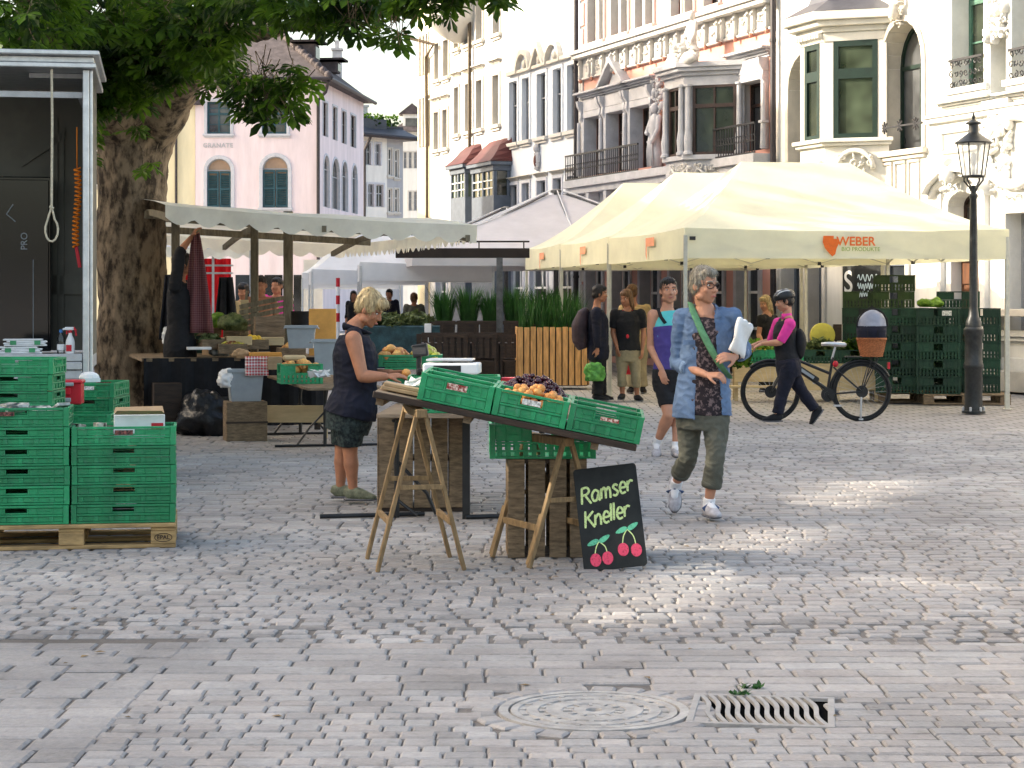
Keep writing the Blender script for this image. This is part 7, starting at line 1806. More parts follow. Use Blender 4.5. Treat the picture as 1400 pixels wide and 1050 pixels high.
for i, (px, py, Y, nm, lab) in enumerate(((246,452,9.5,'lettuce','wooden box of pale lettuce left of the checked apron'),(292,470,9.0,'herbs','wooden box of dark herbs right of the checked apron'),(318,476,8.95,'apple_mix','wooden box of mixed apples before the thin pole'),(345,470,9.05,'lemon','wooden box of yellow fruit left of the pale block'),(282,452,9.7,'peach','wooden box of peaches behind the dark herbs'),(398,482,8.9,'peach','wooden box of peaches under the upper grey tub'),(385,462,9.5,'leaf','wooden box of dark cabbage behind the second pale block'))):
 z = max(.822, P(px,py,Y).z-.06); t = thing('produce_box', lab, 'produce box', GL(px,Y,0,z), ang+rq.uniform(-.2,.2), 'wooden produce boxes on the left stall'); w_ = rq.uniform(.26,.34)
 m = MB(); m.b2(-w_/2,w_/2,-.13,-.118,0,.11); m.b2(-w_/2,w_/2,.118,.13,0,.11); m.b2(-w_/2,-w_/2+.012,-.117,.117,0,.11); m.b2(w_/2-.012,w_/2,-.117,.117,0,.11); m.b2(-w_/2+.013,w_/2-.013,-.117,.117,.002,.02); m.build('slats', 'old_wood', t, bevel=.003)
 m = MB()
 if nm in ('lettuce','herbs','leaf'):
  for k in range(4): leaf_blob(m, (rq.uniform(-.1,.1),rq.uniform(-.06,.06),.11), .08, 90, .04, rq, .8)
 else: heap(m, 40, w_-.06, .2, .03, .038, .07, .07, rq)
 o = m.build('produce', nm, t, smooth=nm not in ('lettuce','herbs','leaf'), recalc=False); o['kind'] = 'stuff'
for i, (px, Y, sz, lab) in enumerate(((262,8.9,(.5,.35,.32),'low dark wooden chest on the cobbles before the black drape'),(228,8.8,(.3,.3,.55),'tall dark box on the cobbles beside the trunk'))):
 tagbox('storage_box', lab, 'box', sz, GL(px,Y), ang, 'dark_wood', extra=ex_crate)
M['coat'] = mat('coat', (.012,.014,.02), rough=.9, var=.4, scale=9)
for i, (px, Y, w_, h_, lab) in enumerate(((236,9.3,.3,.75,'dark coat hanging from the stall frame beside the trunk'),(308,10.3,.26,.6,'dark cloth added at the back of the stall to deepen its shade'))):  # the back cloth is added to darken the shaded stall interior
 m = MB(); n = 12; vs = []
 for a_ in range(n+1):
  for b_ in range(n+1):
   u, v = a_/n-.5, b_/n; vs.append((u*w_*(.6+.5*v), .05*math.sin(u*13)*(.4+v), -v*h_))
 m.add(vs, [(a_*(n+1)+b_,(a_+1)*(n+1)+b_,(a_+1)*(n+1)+b_+1,a_*(n+1)+b_+1) for a_ in range(n) for b_ in range(n)])
 o = m.build('hanging_cloth', 'coat', loc=GL(px,Y,0,1.75), rz=ang, smooth=True, recalc=False); o.modifiers.new('t','SOLIDIFY').thickness = .02; tag(o, lab, 'cloth')
m = MB(); n = 8; vs = []
for i in range(n+1):
 for j in range(n+1): vs.append((-.12+.24*i/n, -.015-.02*math.sin(i*1.1)-.01*math.sin(j*2), -.2+.2*j/n))
m.add(vs, [(i*(n+1)+j,(i+1)*(n+1)+j,(i+1)*(n+1)+j+1,i*(n+1)+j+1) for i in range(n) for j in range(n)])
gb = m.build('gingham_cloth', 'gingham', loc=P(351,487,8.3), rz=ang*.6, recalc=False); so_ = gb.modifiers.new('t','SOLIDIFY'); so_.thickness = .004
tag(gb, 'red and white gingham cloth hanging over the edge below the orange box', 'cloth')
def sack(name, label, cat, px, py, Y, r, matn, seed, ground=False, sq=(1,1,1)):
 m = MB(); m.ell((0,0,r*sq[2]*.8), (r*sq[0],r*sq[1],r*sq[2]), n=36, m=26); me = m.mesh('s'); rr = random.Random(seed); off = Vector((rr.uniform(0,50),rr.uniform(0,50),0))
 displace(me, lambda c: .34*r*noise.noise(c*(2.2/r*.5)+off)+.2*r*noise.noise(c*(5/r*.5)+off)+.1*r*(1-2.5*abs(noise.noise(c*(7/r*.5)+off))))
 for v in me.vertices: v.co.z = max(v.co.z, .0)
 o = mkobj(name, me, matn, smooth=True); p = P(px,py,Y); o.location = p
 if ground: o.location.z = 0
 return tag(o, label, cat)
M['bag_black'] = mat('bag_black', (.008,.009,.012), rough=.3, var=.5, scale=5, bump=.4, bscale=30)
M['bag_teal'] = mat('bag_teal', (.02,.06,.07), rough=.4, var=.5, scale=5, bump=.3, bscale=30)
sack('plastic_bag', 'white plastic bag hanging beside the dark grey tub', 'bag', 308, 530, 8.3, .1, 'white_plastic', 1, sq=(.8,.6,1.1))
sack('plastic_bag', 'white plastic bag on the counter at the left stall end', 'bag', 229, 470, 9.2, .1, 'white_plastic', 2, sq=(.7,.6,1.1))
sack('bin_bag', 'large black bin bag slumped on the cobbles under the stall', 'bin bag', 288, 575, 8.7, .27, 'bag_black', 3, True, (1.35,1.0,.9))
sack('bin_bag', 'black bin bag behind the tree trunk under the stall', 'bin bag', 238, 560, 9.3, .3, 'bag_black', 4, True, (1,.9,1.3))
sack('bin_bag', 'dark teal bin bag standing upright beside the grey tub', 'bin bag', 303, 560, 9.0, .22, 'bag_teal', 5, True, (.8,.7,1.35))
for k, (px,py,Y,r,mt_,lab) in enumerate(((300,487,9.0,.09,'scraps','crumpled grey bag on the stall counter'),(255,465,9.0,.1,'herbs','dark bundle of herbs at the hanging apron hem'),(318,452,9.5,.13,'herbs','leafy produce heap below the red cloth'),(296,448,9.6,.11,'lettuce','bright leafy greens left of the thin pole'),(330,490,8.7,.07,'cardboard','brown paper bag at the front of the counter'),(232,440,10,.16,'bag_teal','dark green heap behind the trunk on the stall'))):
 sack('goods_bag', lab, 'goods', px, py, Y, r, mt_, 10+k, sq=(1.3,.8,.8))
m = MB(); m.b2(-.13,.13,-.08,.08,0,.03); tag(m.build('styrofoam_tray', 'white_plastic', loc=P(272,478,8.9), rz=ang, bevel=.004), 'white tray on the counter below the hanging apron', 'tray')
m = MB(); m.b2(-.14,.14,-.1,.1,0,.03); tag(m.build('styrofoam_tray', 'white_plastic', loc=P(308,446,9.7), rz=ang, bevel=.004), 'white tray under the greens near the red cloth', 'tray')
m = MB(); m.lathe([(.1,0),(.12,.03),(.12,.17),(.125,.18),(.1,.18),(.1,.02)], n=20); tag(m.build('black_pot', 'black_plastic', loc=P(412,447,9.2), smooth='auto'), 'round black pot behind the upper grey tub', 'pot')
TA0 = Vector((-1.93,7.6*K,0)); ax = Vector((.97,.24,0)).normalized(); ay = Vector((-ax.y,ax.x,0))
tb = thing('side_table', 'narrow folding table with black crossed steel legs behind the seller', 'table', TA0, math.atan2(ax.y,ax.x))
m = MB(); m.b2(0,.75,0,3.2,.6,.625); m.build('table_top', 'old_wood', tb, bevel=.003)
for y in (.9,2.7):
 m = MB(); m.tube([(.3,y,.015),(.3,y,.6)],.018,n=8); m.tube([(-.2,y,.015),(.85,y,.015)],.014,n=6); m.tube([(.3,y,.35),(.15,y,.2),(.02,y,.02)],.011,n=6); m.tube([(.3,y,.35),(.45,y,.2),(.58,y,.02)],.011,n=6); m.tube([(.3,y,.4),(.36,y+.2,.6)],.011,n=6); m.build('leg', 'black_steel', tb, smooth='auto')
CM['peach'] = crate_mesh('crate_peach', .42, .3, .2)
p = P(410,520,8.0); crate('peach', (p.x,p.y,.626), 'green crate of peaches and bread on the narrow side table', math.atan2(ax.y,ax.x), group='crates around the left stall')
fruit('peaches', 'peaches and yellow fruit heaped in the green crate on the side table', 'peaches', 'peach', (p.x,p.y,.626), (0,0,math.atan2(ax.y,ax.x)), 14, .34, .22, .034,.042, .17, .06)
m = MB(); m.b2(-.13,.1,-.05,.05,0,.06); tag(m.build('bread_loaf', 'plywood', loc=(p.x-.05,p.y+.1,.626+.22), rz=.2, bevel=.02), 'pale loaf lying at the back of the peach crate', 'bread')
m = MB()
for k in range(12): m.add([Vector((rr.uniform(-.12,.12),rr.uniform(-.08,.08),rr.uniform(0,.1))) for _ in range(4)],[(0,1,2),(0,2,3)])
tag(m.build('paper_bags', 'paper', loc=P(437,518,7.75), recalc=False), 'pile of white paper bags right of the peach crate', 'paper bags')
# ------------------------------------------------------------------ lamp post
L_ = thing('lamp_post', 'black cast iron lamp post with glass lantern in front of the crate stacks', 'street lamp', GL(1331,10.36))
def lz(py): return PZ(py,10.36)
m = MB(); m.lathe([(.15,0),(.15,.03),(.122,.04),(.113,.12),(.113,lz(505)),(.126,lz(503)),(.126,lz(498)),(.113,lz(495)),(.11,lz(460)),(.126,lz(457)),(.126,lz(450)),(.1,lz(447)),(.1,lz(440)),(.065,lz(432)),(.054,lz(420)),(.051,lz(320)),(.043,lz(272)),(.055,lz(270)),(.055,lz(266)),(.035,lz(264)),(.035,lz(254))], n=20); m.build('column', 'cast_iron', L_, smooth='auto')
m = MB()
for k in range(6): a = k*math.pi/3; m.lathe([(.016,0),(.016,.05),(.008,.055)], (.132*math.cos(a),.132*math.sin(a),.03), n=8)
m.build('bolt', 'alu_dull', L_)
m = MB()
for k in range(4):
 a = k*math.pi/2+math.pi/4; c_, s_ = math.cos(a), math.sin(a); m.tube([(.03*c_,.03*s_,lz(262)),(.06*c_,.06*s_,lz(256)),(.14*c_,.14*s_,lz(247)),(.14*c_,.14*s_,lz(242))], .012, n=6)
m.lathe([(.15,lz(243)),(.15,lz(241))], n=4, axis=Matrix.Rotation(R(45),3,'Z')); m.build('cradle', 'cast_iron', L_)
ln = thing('lantern_tmp','x y z w','x'); bpy.data.objects.remove(ln)
m = MB()
b0, t0_, z0, z1 = .145, .21, lz(241), lz(196)
for k in range(6):
 a = k*math.pi/3; a2 = a+math.pi/3
 m.quad((b0*math.cos(a),b0*math.sin(a),z0),(b0*math.cos(a2),b0*math.sin(a2),z0),(t0_*math.cos(a2),t0_*math.sin(a2),z1),(t0_*math.cos(a),t0_*math.sin(a),z1))
lg = mat('lantern_glass', (.8,.8,.76), rough=.2, var=.05); lt_ = lg.node_tree; o_ = lt_.nodes['Material Output']; pb = lt_.nodes['Principled BSDF']; tr_ = lt_.nodes.new('ShaderNodeBsdfTransparent'); tl_ = lt_.nodes.new('ShaderNodeBsdfTranslucent'); m1 = lt_.nodes.new('ShaderNodeMixShader'); m2 = lt_.nodes.new('ShaderNodeMixShader')
m1.inputs[0].default_value = .5; m2.inputs[0].default_value = .55; lt_.links.new(pb.outputs[0], m1.inputs[1]); lt_.links.new(tl_.outputs[0], m1.inputs[2]); lt_.links.new(m1.outputs[0], m2.inputs[1]); lt_.links.new(tr_.outputs[0], m2.inputs[2]); lt_.links.new(m2.outputs[0], o_.inputs['Surface'])
gl = m.build('lantern', lg, L_, recalc=False)
m = MB()
for k in range(6):
 a = k*math.pi/3; m.beam((b0*math.cos(a),b0*math.sin(a),z0),(t0_*math.cos(a),t0_*math.sin(a),z1),.014)
m.tube([(b0*math.cos(k*math.pi/3),b0*math.sin(k*math.pi/3),z0) for k in range(6)],.012,n=5,closed=True); m.build('glazing_bar', 'cast_iron', gl)
m = MB(); m.tube([(0,0,z0),(0,0,z0+.14)],.02,n=8); m.ell((0,0,z0+.22),(.045,.045,.09)); m.build('bulb', 'white_plastic', gl, smooth=True)
m = MB(); m.lathe([(.24,z1-.005),(.245,z1+.01),(.21,z1+.03),(.13,z1+.09),(.075,z1+.13),(.065,z1+.145),(.065,z1+.24),(.1,z1+.25),(.1,z1+.265),(.05,z1+.29),(.018,z1+.31),(.026,z1+.33),(.01,z1+.39)], n=18); m.build('cap', 'cast_iron', L_, smooth='auto')
# ------------------------------------------------------------------ crate stacks on the right
CM['tall'] = crate_mesh('crate_tall', .6, .4, .24)
r5 = random.Random(12)
for i, (x, y) in enumerate(((PX(1240,11.7),11.55*K),(PX(1305,11.4),11.35*K))):
 o = thing('pallet', ['pallet under the left half of the dark crate wall','pallet under the right half of the dark crate wall behind the lamp post'][i], 'pallet', (x+.1,y+.05,0), R(-4), 'wooden pallets'); pallet_mesh().build('timber', 'old_wood', o, bevel=.004)
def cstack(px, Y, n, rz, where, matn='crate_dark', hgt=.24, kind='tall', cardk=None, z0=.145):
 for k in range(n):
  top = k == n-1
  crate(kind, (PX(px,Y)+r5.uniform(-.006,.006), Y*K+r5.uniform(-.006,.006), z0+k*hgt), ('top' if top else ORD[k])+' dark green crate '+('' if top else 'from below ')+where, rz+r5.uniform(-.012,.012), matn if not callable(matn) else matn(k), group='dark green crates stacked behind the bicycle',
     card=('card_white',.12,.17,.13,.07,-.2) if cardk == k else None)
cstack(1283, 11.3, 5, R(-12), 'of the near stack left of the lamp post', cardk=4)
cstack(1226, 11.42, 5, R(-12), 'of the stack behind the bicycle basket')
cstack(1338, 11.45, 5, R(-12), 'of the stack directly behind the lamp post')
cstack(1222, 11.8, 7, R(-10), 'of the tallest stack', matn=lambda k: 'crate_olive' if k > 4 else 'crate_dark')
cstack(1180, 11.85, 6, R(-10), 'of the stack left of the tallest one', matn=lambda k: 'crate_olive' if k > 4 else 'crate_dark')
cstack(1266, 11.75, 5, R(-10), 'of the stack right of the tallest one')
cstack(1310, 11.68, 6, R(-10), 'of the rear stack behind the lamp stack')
sack('greens', 'leafy greens lying on top of the crates left of the lamp post', 'greens', 1272, 420, 11.6, .13, 'lettuce', 31, sq=(1.4,.9,.5))
# ------------------------------------------------------------------ produce counter of the yellow tents
pc = thing('produce_counter', 'long pale wooden produce counter under the yellow tent', 'counter', GL(1002,11.6), R(-4)); Lc = 2.1; zc = PZ(497,11.6)
m = MB(); m.b2(0,Lc,0,.75,zc-.03,zc); m.build('table_top', 'plywood', pc, bevel=.004)
m = MB(); m.b2(.03,.72,-.004,.03,.28,zc-.032); m.b2(.75,1.5,-.004,.03,.16,zc-.032); m.b2(1.53,2.05,-.004,.03,.16,zc-.032); m.build('front_panel', 'plywood', pc, bevel=.003)
m = MB(); m.b2(-.1,.7,-.2,-.0045,.2,.23); m.build('shelf', 'plywood', pc, bevel=.003)
m = MB()
for x in (.05,.74,1.5,2.05):
 for y in (.04,.7): m.b2(x-.025,x+.025,y-.025,y+.025,0,zc-.032)
m.build('leg', 'plywood', pc)
def on_c(x, y, z=0): q = Matrix.Rotation(R(-4),3,'Z') @ Vector((x,y,0)); return (pc.location.x+q.x, pc.location.y+q.y, zc+.001+z)
labs = ['green crate of lemons nearest the walking woman on the produce counter','green crate of lettuce in front of the blond seller','green crate of dark leaves behind the cyclist','green crate of dark vegetables right of the yellow scale']
for i, (x, knd) in enumerate(((.22,'lemon'),(.72,'lettuce'),(1.25,'herbs'),(1.75,'herbs'))):
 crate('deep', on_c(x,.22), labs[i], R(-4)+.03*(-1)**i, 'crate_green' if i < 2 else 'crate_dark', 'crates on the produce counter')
 rr = random.Random(60+i); mm = MB()
 if knd == 'lemon':
  heap(mm, 46, .5,.34,.03,.04,.17,.1,rr); mm.build; o = mm.build('lemons','lemon',smooth=True,loc=on_c(x,.22)); o['kind']='stuff'; tag(o,'yellow lemons heaped in the crate beside the walking woman','lemons')
  mm = MB(); leaf_blob(mm,(0.12,0,.25),.16,160,.06,rr,.5); o = mm.build('lettuce_heads','lettuce',loc=on_c(x,.22),recalc=False); o['kind']='stuff'; tag(o,'pale lettuce beside the lemons on the counter','lettuce')
 else:
  for c_ in ((-.16,0,.2),(.02,.03,.25),(.18,-.02,.2)): leaf_blob(mm, c_, .16, 170, .055, rr, .7)
  o = mm.build('leaf_greens', knd if knd == 'lettuce' else ('herbs' if i == 2 else 'leaf'), loc=on_c(x,.22), recalc=False); o['kind'] = 'stuff'; tag(o, ['','bright curly lettuce in front of the blond seller','dark leafy herbs heaped behind the cyclist','dark green cabbage leaves heaped right of the yellow scale'][i], 'leafy greens')
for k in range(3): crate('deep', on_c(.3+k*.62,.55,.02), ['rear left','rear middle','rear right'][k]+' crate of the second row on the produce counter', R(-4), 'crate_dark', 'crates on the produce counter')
M['yellow_drum'] = mat('yellow_drum', (.62,.55,.1), rough=.5, var=.15)
s = thing('yellow_scale', 'round pale yellow shop scale with brown display on the produce counter', 'scale', on_c(1.32,.5,.2))
m = MB(); m.lathe([(.16,-.06),(.18,-.03),(.18,.06),(.15,.07)], (0,0,.2), 24, Matrix.Rotation(R(90),3,'X')); m.build('drum', 'yellow_drum', s, smooth='auto'); m = MB(); m.b2(-.12,.12,-.08,.08,0,.05); m.b2(.16,.28,-.04,.04,.12,.36); m.beam((.2,0,0),(.2,0,.13),.03); m.build('housing', 'dark_wood', s, bevel=.005)
m = MB(); m.b2(-.3,.3,-.15,.15,0,.02); m.b2(-.3,.3,-.15,-.13,.02,.06); tag(m.build('wooden_tray', 'orange_wood', loc=on_c(1.0,.55,.22), bevel=.003), 'flat wooden tray left of the yellow scale', 'tray')
m = MB(); leaf_blob(m, (0,0,.16), .16, 240, .05, random.Random(77), 1.0); o = m.build('cabbage', 'leaf', loc=GL(1012,11.3,0,PZ(485,11.3)-.2), recalc=False); tag(o, 'hanging bunch of dark greens at the counter end beside the walking woman', 'greens')
Y = 14.2; s = thing('door_sign', 'narrow dark sign board with a white letter S behind the produce stall', 'sign', GL(1160,Y), R(-60))
m = MB(); m.b2(-.16,.16,0,.03,.4,PZ(355,Y)); m.build('board', 'chalk_black', s); k = mkobj('lettering', text_mesh('S', .55, .002, .004), 'paper', s); k.location = (0,-.004,PZ(387,Y)); k.rotation_euler = (R(90),0,0)
s = thing('menu_board', 'dark menu board with pale handwriting behind the crate stacks', 'sign', GL(1187,Y-.3), R(-35)); m = MB(); m.b2(-.26,.26,0,.03,.4,PZ(355,Y)); m.build('board', 'chalk_black', s)
M['chalk_pale'] = mat('chalk_pale', (.55,.66,.68), rough=.95, var=.1)
m = MB(); r6 = random.Random(3)
for li, (z, n_) in enumerate(((PZ(380,Y),4),(PZ(392,Y),7),(PZ(403,Y),7))):
 pts = []; x = -.2
 for k in range(n_*4): pts.append((x, z+.05*math.sin(k*1.9)+r6.uniform(-.02,.02))); x += .4/(n_*4)
 stroke(m, pts, .008, y=-.003)
m.build('handwriting', 'chalk_pale', s, recalc=False)
# ------------------------------------------------------------------ bicycle, facing left (-x)
BY = 9.78
bk = thing('bicycle', 'black electric bicycle with silver saddle and woven rear basket', 'bicycle', GL(1115,BY), R(1.5))
Rw = .345; xf, xr = PX(1053,BY)-bk.location.x, PX(1178,BY)-bk.location.x
for nm, x in (('front',xf),('rear',xr)):
 m = MB(); m.tube([(x+Rw*math.cos(t*math.pi/24),0,Rw+Rw*math.sin(t*math.pi/24)) for t in range(48)], .022, n=8, closed=True)
 w_ = m.build('wheel', 'rubber', bk, smooth=True)
 m = MB(); m.tube([(x+(Rw-.03)*math.cos(t*math.pi/24),0,Rw+(Rw-.03)*math.sin(t*math.pi/24)) for t in range(48)], .011, n=6, closed=True); m.build('rim', 'black_steel', w_, smooth=True)
 m = MB()
 for k in range(28):
  a = k*2*math.pi/28; b = a+(.5 if k%2 else -.5); m.tube([(x+.028*math.cos(b),.025*(-1)**(k//2),Rw+.028*math.sin(b)),(x+(Rw-.035)*math.cos(a),0,Rw+(Rw-.035)*math.sin(a))], .0016, n=4)
 m.build('spokes', 'alu_dull', w_)
 m = MB(); m.tube([(x,-.04,Rw),(x,.04,Rw)], .03, n=10); m.tube([(x,-.06,Rw),(x,.06,Rw)],.012,n=8); m.lathe([(.075,-.001),(.075,.001)],(x,-.035,Rw),20,Matrix.Rotation(R(90),3,'X')); m.build('hub', 'black_steel', w_)
 m = MB(); m.tube([(x+(Rw+.035)*math.cos(t*.12),0,Rw+(Rw+.035)*math.sin(t*.12)) for t in ((range(2,20) if nm=='front' else range(4,27)))], (.004,.026) and .018, n=6); m.build('mudguard', 'black_plastic', bk, smooth=True)
bb = Vector((.14,0,.31)); head_t = Vector((xf+.22,0,.84)); head_b = Vector((xf+.16,0,.66)); seat_t = Vector((.23,0,.86)); seat_c = Vector((.18,0,.5))
m = MB()
for a, b, r_ in ((head_t+Vector((-.0,0,.0)),head_b,.022),(head_b+Vector((.01,0,.06)),bb+Vector((0,0,.06)),.024),(head_b+Vector((.02,0,.13)),seat_c+Vector((.005,0,.06)),.019),(bb,seat_t-Vector((.02,0,.1)),.017)):
 m.tube([a,b],r_,n=8)
for sg in (-.05,.05):
 m.tube([bb+Vector((0,sg*.6,0)),Vector((xr,sg,Rw))],.01,n=6); m.tube([seat_c+Vector((.04,sg*.4,.14)),Vector((xr,sg,Rw))],.009,n=6)
m.build('frame', 'black_steel', bk, smooth='auto')
m = MB()
for sg in (-.045,.045): m.tube([head_b+Vector((0,sg,-.02)),Vector((xf+.03,sg,Rw+.04)),Vector((xf,sg,Rw))],.014,n=6)
m.tube([head_b+Vector((0,-.05,-.01)),head_b+Vector((0,.05,-.01))],.016,n=6); m.build('fork', 'black_steel', bk, smooth='auto')
m = MB(); dn = (bb-head_b).normalized(); m.beam(head_b+dn*.16+Vector((.03,0,.07)),head_b+dn*.47+Vector((.03,0,.07)),.075,.075); m.build('battery', 'black_plastic', bk, bevel=.015)
m = MB(); q = head_b+dn*.3+Vector((.03,-.039,.07)); m.beam(q-dn*.1,q+dn*.1,.002,.035,up=(0,0,1)); m.build('battery_panel', 'grey_plastic', bk)
m = MB(); m.tube([head_t,head_t+Vector((.02,0,.12))],.016,n=8); m.tube([head_t+Vector((.12,-.3,.14)),head_t+Vector((.03,-.16,.16)),head_t+Vector((.0,0,.13)),head_t+Vector((.03,.16,.16)),head_t+Vector((.12,.3,.14))],.012,n=8); m.build('handlebar', 'black_steel', bk, smooth='auto')
m = MB()
for sg in (-1,1): m.tube([head_t+Vector((.07,sg*.23,.15)),head_t+Vector((.15,sg*.33,.135))],.017,n=8)
m.build('grip', 'rubber', bk)
m = MB(); m.tube([seat_t-Vector((.03,0,.12)),seat_t+Vector((.01,0,.03))],.014,n=8); m.build('seat_post', 'alu_dull', bk)
m = MB(); m.tube([seat_t+Vector((-.16,0,.06)),seat_t+Vector((-.07,0,.065)),seat_t+Vector((.03,0,.06)),seat_t+Vector((.12,0,.055)),seat_t+Vector((.14,0,.05))],[(.018,.02),(.03,.024),(.055,.028),(.078,.03),(.05,.02)],n=12,ref=(0,1,0)); m.build('saddle', 'alu', bk, smooth=True)
m = MB(); m.tube([bb+Vector((0,-.07,0)),bb+Vector((0,.07,0))],.045,n=12); m.lathe([(.085,-.003),(.085,.003)],bb+Vector((0,-.06,0)),24,Matrix.Rotation(R(90),3,'X')); m.beam(bb+Vector((0,-.085,0)),bb+Vector((.1,-.085,-.13)),.02,.012); m.beam(bb+Vector((0,.085,0)),bb+Vector((-.1,.085,.13)),.02,.012); m.build('crank', 'black_plastic', bk)
m = MB(); m.box(bb+Vector((.1,-.13,-.13)),(.09,.08,.02)); m.box(bb+Vector((-.1,.13,.13)),(.09,.08,.02)); m.build('pedal', 'alu_dull', bk)
m = MB(); m.tube([(xr-.02,-.06,.03),(xr-.02,-.07,.1),(xr-.015,-.06,.28)],.013,n=6); m.box((xr-.02,-.075,.012),(.05,.03,.02)); m.build('kickstand', 'alu_dull', bk)
m = MB(); m.b2(xr-.2,xr+.22,-.06,.06,.76,.775)
for sg in (-.06,.06): m.tube([(xr+.12,sg,.765),(xr,sg,Rw)],.007,n=5); m.tube([(xr+.2,sg,.765),(xr,sg,Rw)],.007,n=5)
m.build('rack', 'black_steel', bk)
m = MB(); m.ell((seat_c.x+.06,-.02,.68),(.035,.03,.04)); m.cut(); m.b2(xr+.32,xr+.345,-.03,.03,.62,.7); m.build_split('tail_lamp', 'red_plastic', bk)
m = MB(); m.cap(head_b+Vector((-.07,0,.02)),head_b+Vector((-.04,0,.02)),.03); m.build('headlight', 'alu', bk)
M['wicker'] = mat('wicker', (.42,.14,.05), rough=.75, var=.5, scale=40, stretch=(1,1,3), bump=.6, bscale=90)
ba = thing('bike_basket', 'reddish woven basket on the bicycle rear rack', 'basket', (bk.location.x+xr+.12,BY*K,.777))
m = MB(); prof = [(.13,0),(.15,.06),(.165,.14),(.175,.2),(.182,.215),(.17,.22),(.16,.14),(.12,.02)]; m.lathe(prof, n=28)
for v in m.v: v.y *= .8
m.build('body', 'wicker', ba, smooth='auto')
m = MB()
for z, r_ in ((.215,.18),(.0,.133),(.205,.182)): m.tube([(r_*math.cos(t*math.pi/14),.8*r_*math.sin(t*math.pi/14),z) for t in range(28)],.008,n=5,closed=True)
for k in range(24): a = k*math.pi/12; m.tube([(.135*math.cos(a),.108*math.sin(a),.01),(.182*math.cos(a),.146*math.sin(a),.21)],.004,n=4)
m.build('weave', 'wicker', ba)
M['bag_shell'] = mat('bag_shell', (.33,.34,.4), rough=.45, var=.2, scale=5)
s = thing('rucksack', 'grey topped navy rucksack standing in the bicycle basket', 'rucksack', (bk.location.x+xr+.12,BY*K,.95))
m = MB(); m.tube([(0,0,.0),(0,0,.04),(0,0,.12),(0,0,.19)],[(.15,.12),(.175,.14),(.185,.145),(.183,.14)],n=24,ref=(1,0,0)); m.build('body', 'cloth_navy', s, smooth=True)
m = MB(); m.tube([(0,0,.185),(0,0,.27),(0,0,.33),(0,0,.375),(0,0,.392)],[(.183,.14),(.172,.13),(.14,.11),(.08,.07),(.02,.02)],n=24,ref=(1,0,0)); me = remesh(m,.012,2); displace(me, lambda c: .008*noise.noise(c*14)); mkobj('hood', me, 'bag_shell', s, smooth=True)
m = MB(); m.tube([(-.19*math.cos(t*math.pi/16)*.98,-.03-.08*math.sin(t*math.pi/16),.19+.21*math.sin(t*math.pi/16)) for t in range(17)],.011,n=6)
for x in (-.07,.05): m.box((x,-.146,.1),(.012,.006,.1))
m.tube([(.12,-.05,.39-.04),(.0,-.02,.43),(-.05,-.01,.39)],.009,n=6); m.build('strap', 'cloth_black', s)
# ------------------------------------------------------------------ people
def lerp(a, b, t): return a+(b-a)*t
def hand(mb, wr, d, n, side, s=1.0, curl=.5, spread=.0, fr=.0092):
 """wr: wrist, d: direction of the hand, n: back-of-hand normal, side: +1 thumb towards d x n"""
 d = d.normalized(); n = (n-d*n.dot(d)).normalized(); a = d.cross(n)*side     # a: towards the thumb side
 k0 = wr+d*.088*s
 mb.tube([wr-d*.01*s, wr+d*.02*s, wr+d*.055*s, k0, k0+d*.008*s], [(.024*s,.018*s),(.031*s,.0175*s),(.039*s,.016*s),(.041*s,.0135*s),(.037*s,.010*s)], n=12, ref=a)
 for i, (off, L_, c_) in enumerate(((.030,.070,.9),(.0105,.079,1.0),(-.0095,.073,1.05),(-.029,.057,1.15))):
  p = k0+a*off*s-d*abs(off)*.25*s; dirv = (d+a*(off*spread*10)).normalized(); ang = 0; r_ = fr*s*(1.0 if i < 3 else .88)
  for q, (fl, cu) in enumerate(((.44,.55),(.31,.85),(.25,.6))):
   ang += curl*cu*c_; v = dirv*math.cos(ang)-n*math.sin(ang); e = p+v*L_*fl*s
   mb.cap(p, e, r_*(1-.08*q), r_*(1-.08*(q+1)), n=8); p = e
 b = wr+d*.028*s+a*.03*s; v = (d*.72+a*.62-n*.28*(1+curl*.6)).normalized(); e = b+v*.042*s; v2 = (v+d*.45-n*.45*curl-a*.3*curl).normalized()
 mb.cap(wr+d*.02*s+a*.012*s, b, .017*s, .0135*s, n=8); mb.cap(b, e, .0135*s, .0105*s, n=8); mb.cap(e, e+v2*.033*s, .0102*s, .0085*s, n=8)
def frame_(f, up=Vector((0,0,1))):
 f = f.normalized(); r = f.cross(up).normalized(); u = r.cross(f); return r, f, u
def mat3(r, f, u): return Matrix(((r.x,f.x,u.x),(r.y,f.y,u.y),(r.z,f.z,u.z)))
